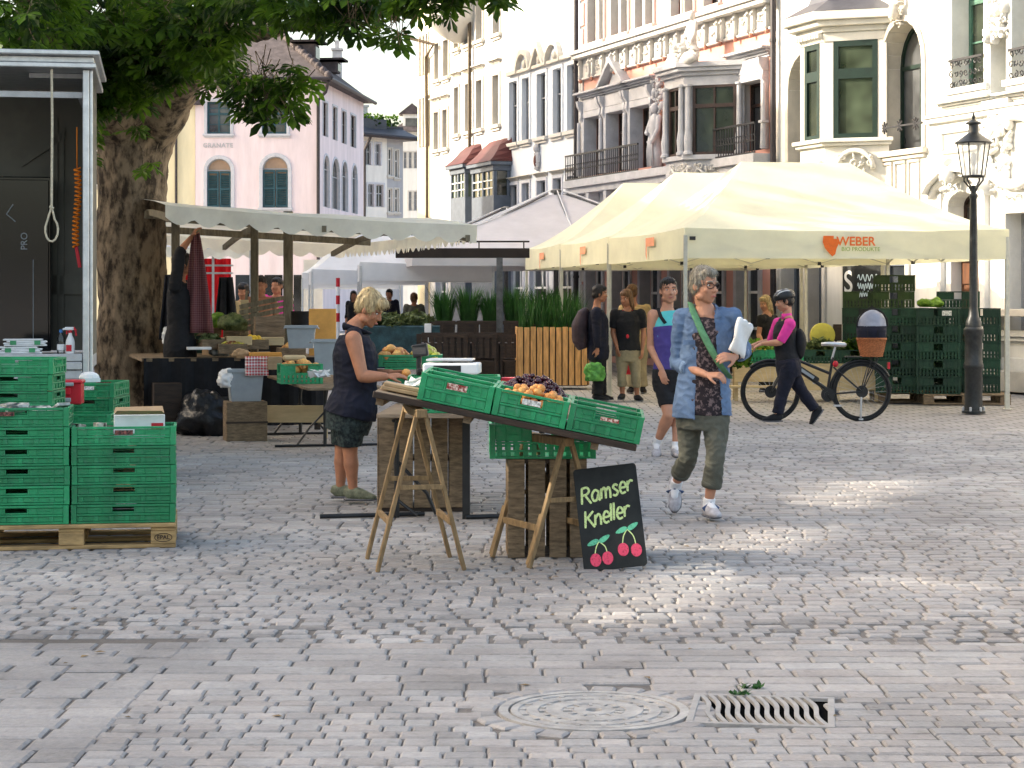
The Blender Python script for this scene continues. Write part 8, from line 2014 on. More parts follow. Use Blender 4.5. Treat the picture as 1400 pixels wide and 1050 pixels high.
def head_prims(mb, hc, f, s, neck, tilt=0):
 r, f, u = frame_(f); q = mat3(r, f, u)
 E = lambda x, y, z: hc+(r*x+f*y+u*z)*s
 mb.ell(E(0,-.014,.034), (.076*s,.096*s,.094*s), q, 20, 14); mb.ell(E(0,.02,-.03), (.064*s,.074*s,.082*s), q, 18, 12)
 mb.ell(E(0,.034,-.078), (.046*s,.05*s,.036*s), q, 14, 10); mb.ell(E(0,.062,-.096), (.022*s,.02*s,.018*s), q)
 mb.cap(E(0,.086,.014), E(0,.106,-.026), .0085*s, .0125*s, 8);
 for sg in (-1,1):
  mb.ell(E(sg*.011,.098,-.03), (.009*s,.011*s,.008*s), q); mb.cap(E(sg*.012,.084,.027), E(sg*.046,.068,.026), .0095*s, .0085*s, 8)
  mb.ell(E(sg*.036,.064,-.026), (.024*s,.02*s,.024*s), q); mb.ell(E(sg*.077,-.01,-.006), (.01*s,.02*s,.031*s), q @ Matrix.Rotation(sg*.25,3,'Z')); mb.ell(E(sg*.05,.01,-.07), (.02*s,.035*s,.025*s), q)
 mb.cap(E(0,.082,-.064), E(0,.083,-.066), .015*s, .015*s, 8)
 mb.tube([E(0,-.02,-.05), E(0,-.022,-.09), neck+u*.0, neck-u*.05*s], [.054*s,.051*s,.058*s,.075*s], 14)
 return E, q
HAIRS = {
 'short': [((0,-.022,.052),(.084,.1,.09)),((0,-.05,.0),(.08,.072,.075)),((0,.045,.092),(.062,.045,.034)),((-.066,-.012,.02),(.02,.045,.045)),((.066,-.012,.02),(.02,.045,.045))],
 'bob': [((0,-.022,.056),(.09,.104,.09)),((0,-.055,-.01),(.086,.07,.085)),((-.07,-.005,.012),(.024,.055,.065)),((.07,-.005,.012),(.024,.055,.065)),((0,.05,.094),(.07,.052,.04)),((.03,.07,.075),(.04,.03,.026)),((-.02,.072,.078),(.04,.028,.024))],
 'long': [((0,-.022,.052),(.086,.1,.09)),((0,-.06,-.04),(.084,.06,.12)),((0,-.075,-.13),(.08,.04,.12)),((-.072,-.012,-.04),(.02,.045,.1)),((.072,-.012,-.04),(.02,.045,.1)),((0,.045,.09),(.06,.045,.034))],
 'crop': [((0,-.02,.062),(.09,.106,.088)),((0,-.062,.012),(.08,.062,.07)),((0,.062,.092),(.07,.05,.042)),((.035,.08,.078),(.036,.026,.028)),((-.068,.0,.03),(.022,.06,.045)),((.068,.0,.03),(.022,.06,.045)),((0,-.04,.1),(.07,.08,.06))],
 'tied': [((0,-.022,.05),(.082,.1,.085)),((0,-.05,.0),(.076,.065,.07)),((0,-.1,.02),(.035,.04,.035)),((0,.045,.09),(.058,.04,.03)),((0,-.115,-.05),(.022,.025,.07))],
}
def person(label, loc, J, sp):
 """J: joint positions (local). sp: look"""
 s = sp.get('s', 1.0); V = {k: Vector(v) for k, v in J.items()}; vx = sp.get('vox', .0065)
 T = thing('person', label, 'person', loc)
 rt = (V['shR']-V['shL']);
 chest = (V['shR']+V['shL'])/2; pel = (V['hipR']+V['hipL'])/2; rc = rt.normalized(); rp = (V['hipR']-V['hipL']).normalized()
 bw = sp.get('w', 1.0); dp = sp.get('d', 1.0)
 upv = (chest-pel).normalized()
 fwd = upv.cross(rc).normalized()           # body forward
 if fwd.dot(Vector(sp.get('face',(0,-1,0)))) < -.3: fwd = -fwd
 bl = V.get('belly', Vector((0,0,0)))
 L_ = (chest-pel).length
 def torso(mb, e=0.0, z0=-.09, z1=1.0, neckhole=True, flare=0.0):
  pts = []; rs = []
  prof_ = ((-.28,.158,.112,.0),(-.12,.176,.122,0),(.08,.17,.122,.005),(.32,.15,.112,.012),(.55,.155,.115,.012),(.78,.165,.118,.01),(.93,.16,.1,.0),(1.04,.115,.075,-.005))
  tt_ = sorted([q[0] for q in prof_ if z0 < q[0] <= z1]+([z0] if z0 > -.28 else [-.28])+([z1] if z1 < 1.04 else []))
  for t in sorted(set(tt_)):
   w, d, fo = [float(np.interp(t, [q[0] for q in prof_], [q[k_] for q in prof_])) for k_ in (1,2,3)]
   pts.append(pel+(chest-pel)*t+fwd*(fo+sp.get('bellyf',0)*max(0,1-abs(t-.25)*1.7))*s); f_ = flare*max(0,(.35-t))
   rs.append(((w*bw+e+f_)*s, (d*dp+e+f_)*s))
  mb.tube(pts, rs, 22, ref=(rc+rp))
 def arm(mb, S, e=0.0, t0=0.0, t1=2.0, k=1.0, flat=True):
  a, b, c = V['sh'+S], V['el'+S], V['wr'+S]; ak = sp.get('armk',1.0)
  prof = [(0,.056),(.25,.052),(.6,.045),(.95,.04),(1.0,.039),(1.08,.041),(1.3,.042),(1.65,.033),(1.95,.026),(2.0,.0255)]
  pts = []; rs = []
  for t, r_ in prof+[(t1, np.interp(t1,[p[0] for p in prof],[p[1] for p in prof]))]:
   if t > t1+1e-6: continue
   pts.append((t, lerp(a,b,t) if t <= 1 else lerp(b,c,t-1), (float(r_)*ak*k+e)*s))
  pts = sorted({round(p[0],4): p for p in pts}.values(), key=lambda p: p[0])
  mb.tube([p[1] for p in pts], [p[2] for p in pts], 14)
  mb.ell(a, ((.056*ak+e)*s,)*3)
  if t1 > 1: mb.ell(b, ((.039*ak*k+e)*s,)*3)
 def leg(mb, S, e=0.0, t1=2.0, k=1.0, t0=0.0, end=None):
  a, b, c = V['hip'+S], V['kn'+S], V['an'+S]; lk = sp.get('legk',1.0)
  prof = [(0,.096),(.2,.094),(.5,.08),(.9,.06),(1.0,.057),(1.12,.054),(1.32,.058),(1.6,.045),(1.88,.036),(2.0,.036)]
  pts = []
  for t, r_ in prof+[(t1, np.interp(t1,[p[0] for p in prof],[p[1] for p in prof]))]:
   if t > t1+1e-6 or t < t0-1e-6: continue
   rr_ = float(r_)*lk*k
   if end and t > .9: rr_ = max(rr_, end)
   pts.append((t, lerp(a,b,t) if t <= 1 else lerp(b,c,t-1), (rr_+e)*s))
  pts = sorted({round(p[0],4): p for p in pts}.values(), key=lambda p: p[0])
  mb.tube([p[1] for p in pts], [p[2] for p in pts], 16); mb.ell(a, ((.096*lk+e)*s,)*3)
  if t1 > 1: mb.ell(b, ((.057*lk*k+e)*s,)*3)
 # --- skin
 m = MB(); torso(m, -.012); hd = Vector(sp['face'])
 E, q = head_prims(m, V['head'], hd, s, V['neck'])
 m.tube([V['neck']-Vector((0,0,.07)), V['neck'], V['neck']+Vector((0,0,.02))], [(.1*s,.07*s),(.068*s,.06*s),(.056*s,.055*s)], 14, ref=rc)
 for S in 'RL':
  arm(m, S); leg(m, S); m.cap(V['neck']-Vector((0,0,.045*s)), V['sh'+S], .05*s, .05*s)
  h = sp.get('hand'+S, {}); wd = (V['wr'+S]-V['el'+S]).normalized(); hd_ = Vector(h.get('d', wd)); nn = Vector(h.get('n', (0,0,1)))
  hand(m, V['wr'+S], hd_, nn, h.get('side', 1), s*sp.get('hs',1.0), h.get('curl', .45), h.get('spread', .12))
  td = Vector(sp.get('toe'+S, (0,-1,0))).normalized(); an = V['an'+S]; sd_ = td.cross(Vector((0,0,1))).normalized(); m.cap(an, an+td*.09*s-sd_.cross(td)*.03*s, .034*s, .024*s)
 me = remesh(m, vx*.8, 2); body = mkobj('body', me, sp.get('skin','skin'), T, smooth=True)
 # --- face details
 if sp.get('eyes', True):
  for sg in (-1,1):
   m = MB(); m.ell(E(sg*.031,.073,.008), (.0115*s,.0085*s,.0065*s), q, 10, 8); m.cur = 1; m.ell(E(sg*.031,.0782,.008), (.0066*s,.0056*s,.0062*s), q, 8, 6); m.build('eye', ['eye_white','eye_dark'], T, smooth=True)
   m = MB(); m.tube([E(sg*.014,.0935,.031), E(sg*.033,.086,.035), E(sg*.05,.073,.03)], .0042*s, 6); m.build('eyebrow', sp['hairm'], T, smooth=True)
  m = MB(); m.tube([E(-.023,.09,-.066), E(-.01,.0975,-.063), E(0,.098,-.0645), E(.01,.0975,-.063), E(.023,.09,-.066)], [.0025*s,.0055*s,.0055*s,.0055*s,.0025*s], 6); m.build('lips', 'lips', T, smooth=True)
 # --- hair
 if sp.get('hair'):
  m = MB()
  for c, r_ in HAIRS[sp['hair']]: m.ell(E(*c), tuple(x*s for x in r_), q, 16, 12)
  me = remesh(m, vx*.8, 2); sd = Vector((loc[0]*3,loc[1]*5,1)); qi = q.inverted()
  displace(me, lambda c: s*(.004*noise.noise(Vector(((qi@c).x*60,(qi@c).y*40,(qi@c).z*16))+sd)+.005*noise.noise(c*18+sd)))
  ho = mkobj('hair', me, sp['hairm'], T, smooth=True)
  hr = random.Random(int(loc[0]*100)); st = MB(); vv = me.vertices; top = E(0,-.03,.14); ns = sp.get('strands', 900); fl = -1 if sp['hair'] in ('long','bob') else -.45
  for _ in range(ns):
   v = vv[hr.randrange(len(vv))]; nn = v.normal; p = v.co.copy()
   cd = (p-top)*3+Vector((0,0,fl*.25))+Vector((hr.gauss(0,.09),hr.gauss(0,.09),hr.gauss(0,.09))); cd = cd-nn*cd.dot(nn)
   if cd.length < 1e-4: continue
   cd.normalize(); sd_ = cd.cross(nn)*.0016*s; L_ = hr.uniform(.025,.055)*s; p0 = p-nn*.002; p1 = p+cd*L_*.5+nn*.004*s; p2 = p+cd*L_+nn*hr.uniform(-.004,.006)*s
   st.add([p0-sd_,p0+sd_,p1+sd_,p1-sd_,p2],[(0,1,2,3),(3,2,4)])
  st.build('strands', sp['hairm'], ho, recalc=False)
 # --- clothes
 def wr(me, A=.006, f=9, seed=0, st=(1,1,.7)):
  o_ = Vector((seed*7.1+loc[0],seed*3.3,loc[1])); displace(me, lambda c: A*noise.noise(Vector((c.x*f*st[0],c.y*f*st[1],c.z*f*st[2]))+o_)+A*.6*(1-abs(noise.noise(Vector((c.x*f*1.7,c.y*f*1.7,c.z*f*2.6))+o_))*2.2))
 b = sp.get('bottom')
 if b:
  m = MB(); torso(m, .012+b.get('e',0)*.5, z0=-.29, z1=b.get('waist',.2))
  for S in 'RL': leg(m, S, b.get('e',.012), b.get('to'+S, b['to']), b.get('k',1.0), end=b.get('end'))
  me = remesh(m, vx, 2); wr(me, b.get('A',.006), b.get('f',9), 1); o = mkobj(b.get('name','trousers'), me, b['m'], T, smooth=True)
  if b.get('cuff'):
   for S in 'RL':
    t = b.get('to'+S, b['to']); kn, an = V['kn'+S], V['an'+S]; c_ = lerp(kn,an,t-1); d_ = (an-kn).normalized(); rr_ = (b.get('end',.05)+b.get('e',.012)+.004)*s
    m = MB(); m.tube([c_-d_*.035, c_-d_*.02, c_+d_*.004], [rr_,rr_*1.05,rr_], 16, caps=False); cf = m.build('cuff', b['m'], o, smooth=True, recalc=False); cf.modifiers.new('t','SOLIDIFY').thickness = .004
 tp = sp.get('top')
 if tp:
  m = MB(); torso(m, tp.get('e',.012), z0=tp.get('z0',-.13), z1=tp.get('z1',1.05), flare=tp.get('flare',0))
  for S in ('RL' if tp.get('nk',.3) <= 1.2 else ''):
   m.cap(lerp(V['neck']-Vector((0,0,.055*s)),V['sh'+S],tp.get('nk',.3)), lerp(V['neck']-Vector((0,0,.055*s)),V['sh'+S],tp.get('sx',.9)), (.052+tp.get('e',.012)*.6)*s, (.047+tp.get('e',.012)*.6)*s)
  for S in 'RL':
   if tp.get('sl',0): arm(m, S, tp.get('se',tp.get('e',.012)), t1=tp.get('sl'+S,tp['sl']), k=tp.get('sk',1.0))
  me = remesh(m, vx, 2); wr(me, tp.get('A',.007), tp.get('f',8), 2); mkobj(tp.get('name','shirt'), me, tp['m'], T, smooth=True)
 # --- shoes
 for S in 'RL':
  td = Vector(sp.get('toe'+S, (0,-1,0))).normalized(); an = V['an'+S]; side = td.cross(Vector((0,0,1))).normalized(); un = side.cross(td).normalized()
  so_ = an-un*.075*s
  m = MB(); m.tube([so_-td*.062*s+un*.03*s, so_-td*.05*s+un*.045*s, so_+un*.05*s, so_+td*.07*s+un*.038*s, so_+td*.13*s+un*.027*s, so_+td*.17*s+un*.022*s, so_+td*.185*s+un*.02*s], [(.018*s,.022*s),(.036*s,.046*s),(.043*s,.056*s),(.046*s,.046*s),(.045*s,.029*s),(.032*s,.019*s),(.012*s,.01*s)], 14, ref=side)
  if not sp.get('sandal'): m.tube([so_+un*.04*s-td*.01*s, so_+un*.105*s-td*.015*s], [.046*s,.041*s], 14)
  me = remesh(m, vx*.8, 2); sh = mkobj('shoe', me, sp.get('shoe','shoe_grey'), T, smooth=True)
  m = MB(); m.tube([so_-td*.066*s+un*.004*s, so_+un*.004*s, so_+td*.08*s+un*.004*s, so_+td*.14*s+un*.005*s, so_+td*.187*s+un*.01*s], [(.026*s,.011*s),(.039*s,.012*s),(.046*s,.011*s),(.045*s,.01*s),(.018*s,.007*s)], 14, ref=side); m.build('sole', sp.get('sole','shoe_sole'), sh, smooth=True)
  if sp.get('sock'):
   m = MB(); m.tube([an-Vector((0,0,.02*s)), lerp(an,V['kn'+S],sp['sock'])], [.043*s,.042*s], 14); m.cap(an, an+td*.085*s-un*.022*s, .041*s, .031*s); mkobj('sock', remesh(m, vx*.8, 2), 'sock', T, smooth=True)
 return T, V, E, q, (rc, fwd, upv, chest, pel)
def ribbon(pts, w, t, nrm=None):
 m = MB(); m.tube(pts, [(w,t)]*len(pts), 8, ref=nrm); return m
def locpx(px, Y0): return GL(px,Y0)
# ---- seller behind the cherry stall
Y0 = 5.78; O = locpx(473,Y0)
def q_(px, py, dy=0): return P(px,py,Y0,dy)-O
J = dict(head=q_(505,424), neck=q_(484,446), shR=q_(486,463,-.19), elR=q_(499,513,-.25), wrR=q_(532,513,-.24), shL=q_(484,462,.19), elL=q_(503,515,.2), wrL=q_(536,510,.02),
   hipR=q_(478,562,-.085), hipL=q_(474,562,.085), knR=q_(480,617,-.08), anR=q_(484,668,-.08), knL=q_(466,617,.09), anL=q_(464,668,.09))
T, V, E, q, fr_ = person('blond woman in navy sleeveless top and dark shorts serving behind the crates', O, J, dict(s=.97, face=(.86,-.2,-.46), hair='crop', hairm='hair_blond', w=1.1, d=1.22, bellyf=.03, armk=1.12, legk=.98, skin='skin_tan',
   top=dict(m='cloth_navy', e=.02, z0=-.06, z1=1.05, A=.009, f=7, flare=.07, sx=.66, nk=.1, name='vest'), bottom=dict(m='cloth_shorts', to=.86, e=.022, k=1.08, end=.085, waist=.1, name='shorts'),
   toeR=(.95,-.3,0), toeL=(.97,-.1,0), shoe='shoe_olive', sole='shoe_sole', sandal=True, handR=dict(d=(.9,.25,.08), n=(.1,-.35,.9), side=1, curl=.35), handL=dict(d=(.9,-.25,.05), n=(.2,.35,.85), side=-1, curl=.4)))
m = MB(); m.tube([V['neck']+Vector((-.07,-.05,.0)), V['neck']+Vector((0,-.085,-.015)), V['neck']+Vector((.08,-.05,-.045)), V['neck']+Vector((.1,.02,-.05)), V['neck']+Vector((.05,.08,-.03)), V['neck']+Vector((-.05,.07,.01))], [(.012,.03)]*6, 8, closed=True); m.build('collar', 'cloth_navy', T, smooth=True)
m = MB(); m.ell(V['wrR']+Vector((.13,.1,.02)),(.034,.034,.032)); tag(m.build('apricot', 'apricot', loc=O, smooth=True), 'single apricot held in the fingers of the blond seller', 'apricot')
# ---- woman walking past in the open denim shirt
Y0 = 5.33; O = locpx(957,Y0)
J = dict(head=q_(963,391,-.02), neck=q_(964,421), shR=q_(933,434,.03), elR=q_(927,497,.06), wrR=q_(962,511,-.2), shL=q_(1002,432,-.02), elL=q_(1018,480,.06), wrL=q_(1000,487,-.2),
   hipR=q_(943,553,.02), hipL=q_(978,553,-.02), knR=q_(943,622,.06), anR=q_(929,669,.34), knL=q_(977,620,-.1), anL=q_(968,690,-.02))
sp = dict(s=.98, face=(.62,-.78,-.06), hair='short', hairm='hair_grey', w=.9, d=1.0, bellyf=.01, armk=.92, legk=.88, skin='skin',
   top=dict(m='cloth_pattern', e=.005, z0=-.1, z1=.98, A=.004, f=8, flare=.045, nk=2, sx=.8, name='blouse'), bottom=dict(m='cloth_olive', toR=1.62, toL=1.62, to=1.6, e=.011, k=1.02, end=.052, waist=.02, A=.009, f=10, cuff=True),
   toeR=(-.1,-.62,-.78), toeL=(.25,-.95,0), shoe='shoe_grey', sock=.14, handR=dict(d=(.85,-.5,.02), n=(.3,-.55,.8), side=1, curl=.75), handL=dict(d=(-.75,-.62,.05), n=(-.35,-.8,.45), side=-1, curl=.5))
T, V, E, q, (rc, fwd, upv, chest, pel) = person('grey haired woman in open denim shirt and olive trousers walking past the chalkboard', O, J, sp)
m = MB(); pts = []; rs = []
for t, w, d in ((-.16,.198,.156),(-.05,.192,.15),(.1,.182,.144),(.34,.166,.134),(.6,.164,.132),(.8,.168,.132),(.95,.158,.114),(1.06,.112,.088)):
 pts.append(pel+(chest-pel)*t); rs.append((w,d))
m.tube(pts, rs, 24, ref=rc)
for S in 'RL': m.cap(lerp(V['neck']-Vector((0,0,.05)),V['sh'+S],.3), V['sh'+S], .056, .056)
def arm_tube(mb, a, b, c, r, t1):
 pp = [a, lerp(a,b,.3), lerp(a,b,.65), b, lerp(b,c,.12), lerp(b,c,t1)]; mb.tube(pp, r, 16); mb.ell(a,(r[0],)*3); mb.ell(b,(r[3],)*3)
for S in 'RL': arm_tube(m, V['sh'+S], V['el'+S], V['wr'+S], [.06,.056,.051,.05,.051,.05], .42)
me = remesh(m, .0062, 2)
displace(me, lambda c: .009*noise.noise(Vector((c.x*8,c.y*8,c.z*6))+Vector((3,1,2)))+.007*(1-2.2*abs(noise.noise(Vector((c.x*14,c.y*14,c.z*22))+Vector((9,3,2))))))
bm = bmesh.new(); bm.from_mesh(me); kill = []
for f in bm.faces:
 c = f.calc_center_median(); rel = c-pel; x = rel.dot(rc); y = rel.dot(fwd); t = rel.dot(upv)/(chest-pel).length
 def sd(p0, p1): v = p1-p0; k = max(0,min(1,(c-p0).dot(v)/v.length_squared)); return (c-(p0+v*k)).length
 on_sleeve = any(sd(V['el'+S], lerp(V['el'+S],V['wr'+S],.44)) < .078 or sd(lerp(V['sh'+S],V['el'+S],.2),V['el'+S]) < .08 for S in 'RL')
 half_l = .055+.055*max(0,1-t); half_r = .05+.035*max(0,1-t)
 near_axis = abs(x) < .2
 if y > .04 and near_axis and -.1-.03*max(0,1-t) < x < .012+.03*max(0,1-t)*(1 if t < .6 else .3) and t < 1.16 and not on_sleeve: kill.append(f)
 elif t < -.1-.06*(x > 0) and abs(x) < .25 and not on_sleeve: kill.append(f)
 elif t > .98 and abs(x) < .07 and y > -.03: kill.append(f)
bmesh.ops.delete(bm, geom=kill, context='FACES'); bm.to_mesh(me); bm.free()
sh = mkobj('denim_shirt', me, 'cloth_denim', T, smooth=True)
for S in 'RL':
 a, b = V['el'+S], V['wr'+S]; d = (b-a).normalized(); c = lerp(a,b,.42); m = MB(); m.tube([c-d*.06, c-d*.03, c+d*.005], [.052,.056,.053], 18, caps=False); cf = m.build('rolled_cuff', mat('denim_pale_'+S, (.2,.3,.45), var=.3, scale=30, rough=.9), sh, smooth=True, recalc=False); cf.modifiers.new('t','SOLIDIFY').thickness = .006
m = MB()
for sg in (-1,1):
 n0 = V['neck']+rc*sg*.06-fwd*.03+Vector((0,0,.03)); n1 = V['neck']+rc*sg*.075+fwd*.05-Vector((0,0,.01)); n2 = V['neck']+rc*sg*.065+fwd*.1-Vector((0,0,.075)); o1 = V['neck']+rc*sg*.115+fwd*.085-Vector((0,0,.055)); o0 = V['neck']+rc*sg*.1-fwd*.02-Vector((0,0,.01))
 m.add([n0,n1,n2,o1,o0],[(0,1,3,4),(1,2,3)])
k0 = V['neck']-fwd*.075; m.add([V['neck']+rc*.06-fwd*.03+Vector((0,0,.03)), V['neck']-rc*.06-fwd*.03+Vector((0,0,.03)), V['neck']-rc*.1-fwd*.02-Vector((0,0,.01)), k0-Vector((0,0,.02)), V['neck']+rc*.1-fwd*.02-Vector((0,0,.01)), k0+Vector((0,0,.04))],[(1,5,3,2),(5,0,4,3)])
cl = m.build('collar', 'cloth_denim', sh, smooth=True, recalc=False); cl.modifiers.new('t','SOLIDIFY').thickness = .005
m = MB(); pk = pel+upv*(chest-pel).length*.66-rc*-.0+rc*.115+fwd*.135;
for px_, in ((.105,),):
 c = pel+upv*((chest-pel).length*.66)+rc*px_+fwd*.128; m.beam(c-rc*.04+upv*.03, c+rc*.04+upv*.03, .004, .03, up=upv); m.ell(c+fwd*.004+upv*.03,(.006,.006,.006))
m.build('pocket_flap', 'cloth_denim', sh)
a = V['neck']+rc*.075-Vector((0,0,.02)); fl = fwd
m = MB(); st_pts = [a-fl*.06+Vector((0,0,.03)), a+Vector((0,0,.055))+rc*.02, a+fl*.075+Vector((0,0,.0))-rc*.0, a+fl*.135-rc*.07-upv*.14, a+fl*.155-rc*.14-upv*.26, a+fl*.145-rc*.2-upv*.36, a+fl*.06-rc*.27-upv*.45]
m.tube(st_pts, [(.024,.004)]*len(st_pts), 8, ref=rc*.8+upv*.4); m.build('bag_strap', 'strap_green', T, smooth=True)
m = MB()
gx = [E(-.078,.0,.01), E(-.066,.075,.01)], [E(.078,.0,.01), E(.066,.075,.01)]
for sg in (-1,1):
 m.tube([E(sg*.078,-.005,.012), E(sg*.068,.07,.012)], .003, 6); cc = [(sg*.033+.027*math.cos(t*math.pi/8), .1-abs(sg*.033+.027*math.cos(t*math.pi/8))*.28, .006+.018*math.sin(t*math.pi/8)) for t in range(16)]
 m.tube([E(*c) for c in cc], .0032, 5, closed=True)
m.tube([E(-.008,.1,.012), E(.008,.1,.012)], .003, 5); m.build('glasses', 'frame_brown', T)
pp = P(1010,462,Y0,-.2); m = MB(); n = 8; vs = []
for i in range(n+1):
 for j in range(n+1):
  u, v = i/n-.5, j/n-.5; vs.append((u*.13+v*.03, .025*math.sin(u*3)+.012*math.sin(v*7+u*3), v*.22-u*.04+.01*math.sin(i*2.1)*(1 if j==n else 0)))
m.add(vs, [(i*(n+1)+j,(i+1)*(n+1)+j,(i+1)*(n+1)+j+1,i*(n+1)+j+1) for i in range(n) for j in range(n)])
o = m.build('paper_bag', 'paper', loc=pp, smooth=True, recalc=False); o.rotation_euler = (R(6),R(8),R(25)); o.modifiers.new('t','SOLIDIFY').thickness = .03
tag(o, 'folded white paper bag under the arm of the woman in denim', 'paper bag')
m = MB(); w = V['wrL']; d = (V['wrL']-V['elL']).normalized(); m.tube([w-d*.035, w-d*.018], [.031,.031], 14); m.build('wrist_watch', 'black_plastic', T)
for S in 'RL':
 td = Vector(sp['toe'+S]).normalized(); an = V['an'+S]; side = td.cross(Vector((0,0,1))).normalized(); un = side.cross(td).normalized()
 m = MB(); m.tube([an-un*.028+td*.045+side*.05, an+un*.01+td*.05, an-un*.028+td*.045-side*.05], [(.006,.02)]*3, 8, ref=td); m.build('shoe_strap', mat('strap_blue_'+S, (.05,.09,.2), rough=.8), T, smooth=True)
# ---- woman in the teal and purple running top
Y0 = 7.5; O = locpx(911,Y0)
J = dict(head=q_(914,398,-.02), neck=q_(912,423), shR=q_(893,431,.0), elR=q_(890,474,.02), wrR=q_(903,504,-.12), shL=q_(938,431,.02), elL=q_(945,474,.06), wrL=q_(940,505,.0),
   hipR=q_(907,512), hipL=q_(929,512), knR=q_(913,566,-.12), anR=q_(899,607,.1), knL=q_(928,568,-.02), anL=q_(923,612,-.08))
T, V, E, q, fr_ = person('woman in teal and purple tank top and black shorts walking behind the denim shirt', O, J, dict(s=1.0, face=(.12,-.99,.05), hair='tied', hairm='hair_dark', w=.95, d=1.05, skin='skin', vox=.008,
   top=dict(m='cloth_purple', e=.01, z0=-.2, z1=.8, nk=2, sx=2, A=.004, name='tank_top') , bottom=dict(m='cloth_black', to=.78, e=.012, waist=.1, name='shorts'), toeR=(-.1,-.9,-.35), toeL=(.15,-.95,0), sock=.2,
   handR=dict(d=(.2,-.3,-.92), n=(-.6,-.75,.1), side=1, curl=.5), handL=dict(d=(0,-.2,-.95), n=(.8,-.5,0), side=-1, curl=.5)))
rc, fwd, upv, chest, pel = fr_
m = MB(); pts = []; rs = []
for t, w, d in ((.62,.168,.132),(.78,.165,.13),(.9,.145,.108),(1.0,.12,.088),(1.08,.1,.07)): pts.append(pel+(chest-pel)*t+fwd*.008); rs.append((w*.97,d*1.0))
m.tube(pts, rs, 20, ref=rc)
me = remesh(m, .008, 2); mkobj('top_yoke', me, 'cloth_teal', T, smooth=True)
m = MB()
for sg in (-1,1): m.tube([V['neck']+rc*sg*.075-fwd*.05, V['neck']+rc*sg*.085+Vector((0,0,.012)), V['neck']+rc*sg*.07+fwd*.075-Vector((0,0,.07)), V['neck']+rc*sg*.03+fwd*.11-Vector((0,0,.13))], [(.018,.006)]*4, 8, ref=rc)
m.build('strap', 'cloth_black', T, smooth=True)
# ---- cyclist pushing the bicycle
Y0 = 9.5; O = locpx(1078,Y0)
J = dict(head=q_(1072,412), neck=q_(1076,432), shR=q_(1067,442,.2), elR=q_(1058,468,.3), wrR=q_(1040,470,.32), shL=q_(1078,443,-.14), elL=q_(1064,468,-.14), wrL=q_(1043,470,.05),
   hipR=q_(1077,500,.08), hipL=q_(1079,500,-.09), knR=q_(1098,536,.08), anR=q_(1117,561,.1), knL=q_(1068,537,-.1), anL=q_(1061,567,-.1))
T, V, E, q, fr_ = person('cyclist in black helmet and pink sleeved black jersey pushing the bicycle', O, J, dict(s=.98, face=(-.9,-.1,-.2), hair='short', hairm='hair_dark', w=.92, d=1.05, skin='skin', vox=.009,
   top=dict(m='cloth_black', e=.014, z0=-.25, z1=1.05, A=.005, nk=.1, sx=.5, name='jersey'), bottom=dict(m='cloth_navy', to=1.92, e=.016, end=.052, waist=.15), toeR=(-.62,-.1,-.78), toeL=(-.99,-.1,0), shoe='cloth_black', sole='shoe_sole',
   handR=dict(d=(-.8,.1,-.3), n=(0,0,1), side=-1, curl=.8), handL=dict(d=(-.85,.2,-.35), n=(-.3,-.3,.9), side=1, curl=.7)))
for S in 'RL':
 m = MB(); a, b = V['sh'+S], V['el'+S]; m.tube([a+(V['neck']-a)*.45+Vector((0,0,-.02)), a, lerp(a,b,.3), lerp(a,b,.7), lerp(a,b,.95)], [.058,.069,.064,.058,.054], 14); m.ell(a,(.068,)*3); me = remesh(m,.008,2); displace(me, lambda c: .004*noise.noise(c*16)); mkobj('sleeve', me, 'cloth_pink', T, smooth=True)
m = MB(); m.tube([V['neck']-Vector((0,0,.035)), V['neck']+Vector((-.005,0,.03))], [.068,.06], 14); m.build('collar', 'cloth_pink', T, smooth=True)
m = MB(); m.ell(E(0,-.015,.06),(.1,.135,.085),q,20,14); me = remesh(m,.009,1)
bm = bmesh.new(); bm.from_mesh(me); qi = q.inverted(); hc = V['head']
bmesh.ops.delete(bm, geom=[f for f in bm.faces if (qi@(f.calc_center_median()-hc)).z < .025], context='FACES'); bm.to_mesh(me); bm.free()
hl = mkobj('helmet', me, 'black_plastic', T, smooth=True); hl.modifiers.new('t','SOLIDIFY').thickness = .02
m = MB()
for k in (-.06,-.02,.02,.06): m.tube([E(k,.1*math.cos(k*8),.085), E(k*1.05,.04,.142-abs(k)*.4), E(k*1.05,-.06,.142-abs(k)*.4), E(k,-.13*math.cos(k*8),.07)], [.008,.011,.011,.008], 6)
m.build('helmet_rib', 'alu_dull', hl, smooth=True)
m = MB(); rc, fwd, upv, chest, pel = fr_
m.ell(pel+upv*.26+Vector((.16,0,0)),(.075,.13,.19)); me = remesh(m,.012,2); displace(me, lambda c: .01*noise.noise(c*9)); mkobj('back_bag', me, 'cloth_black', T, smooth=True)
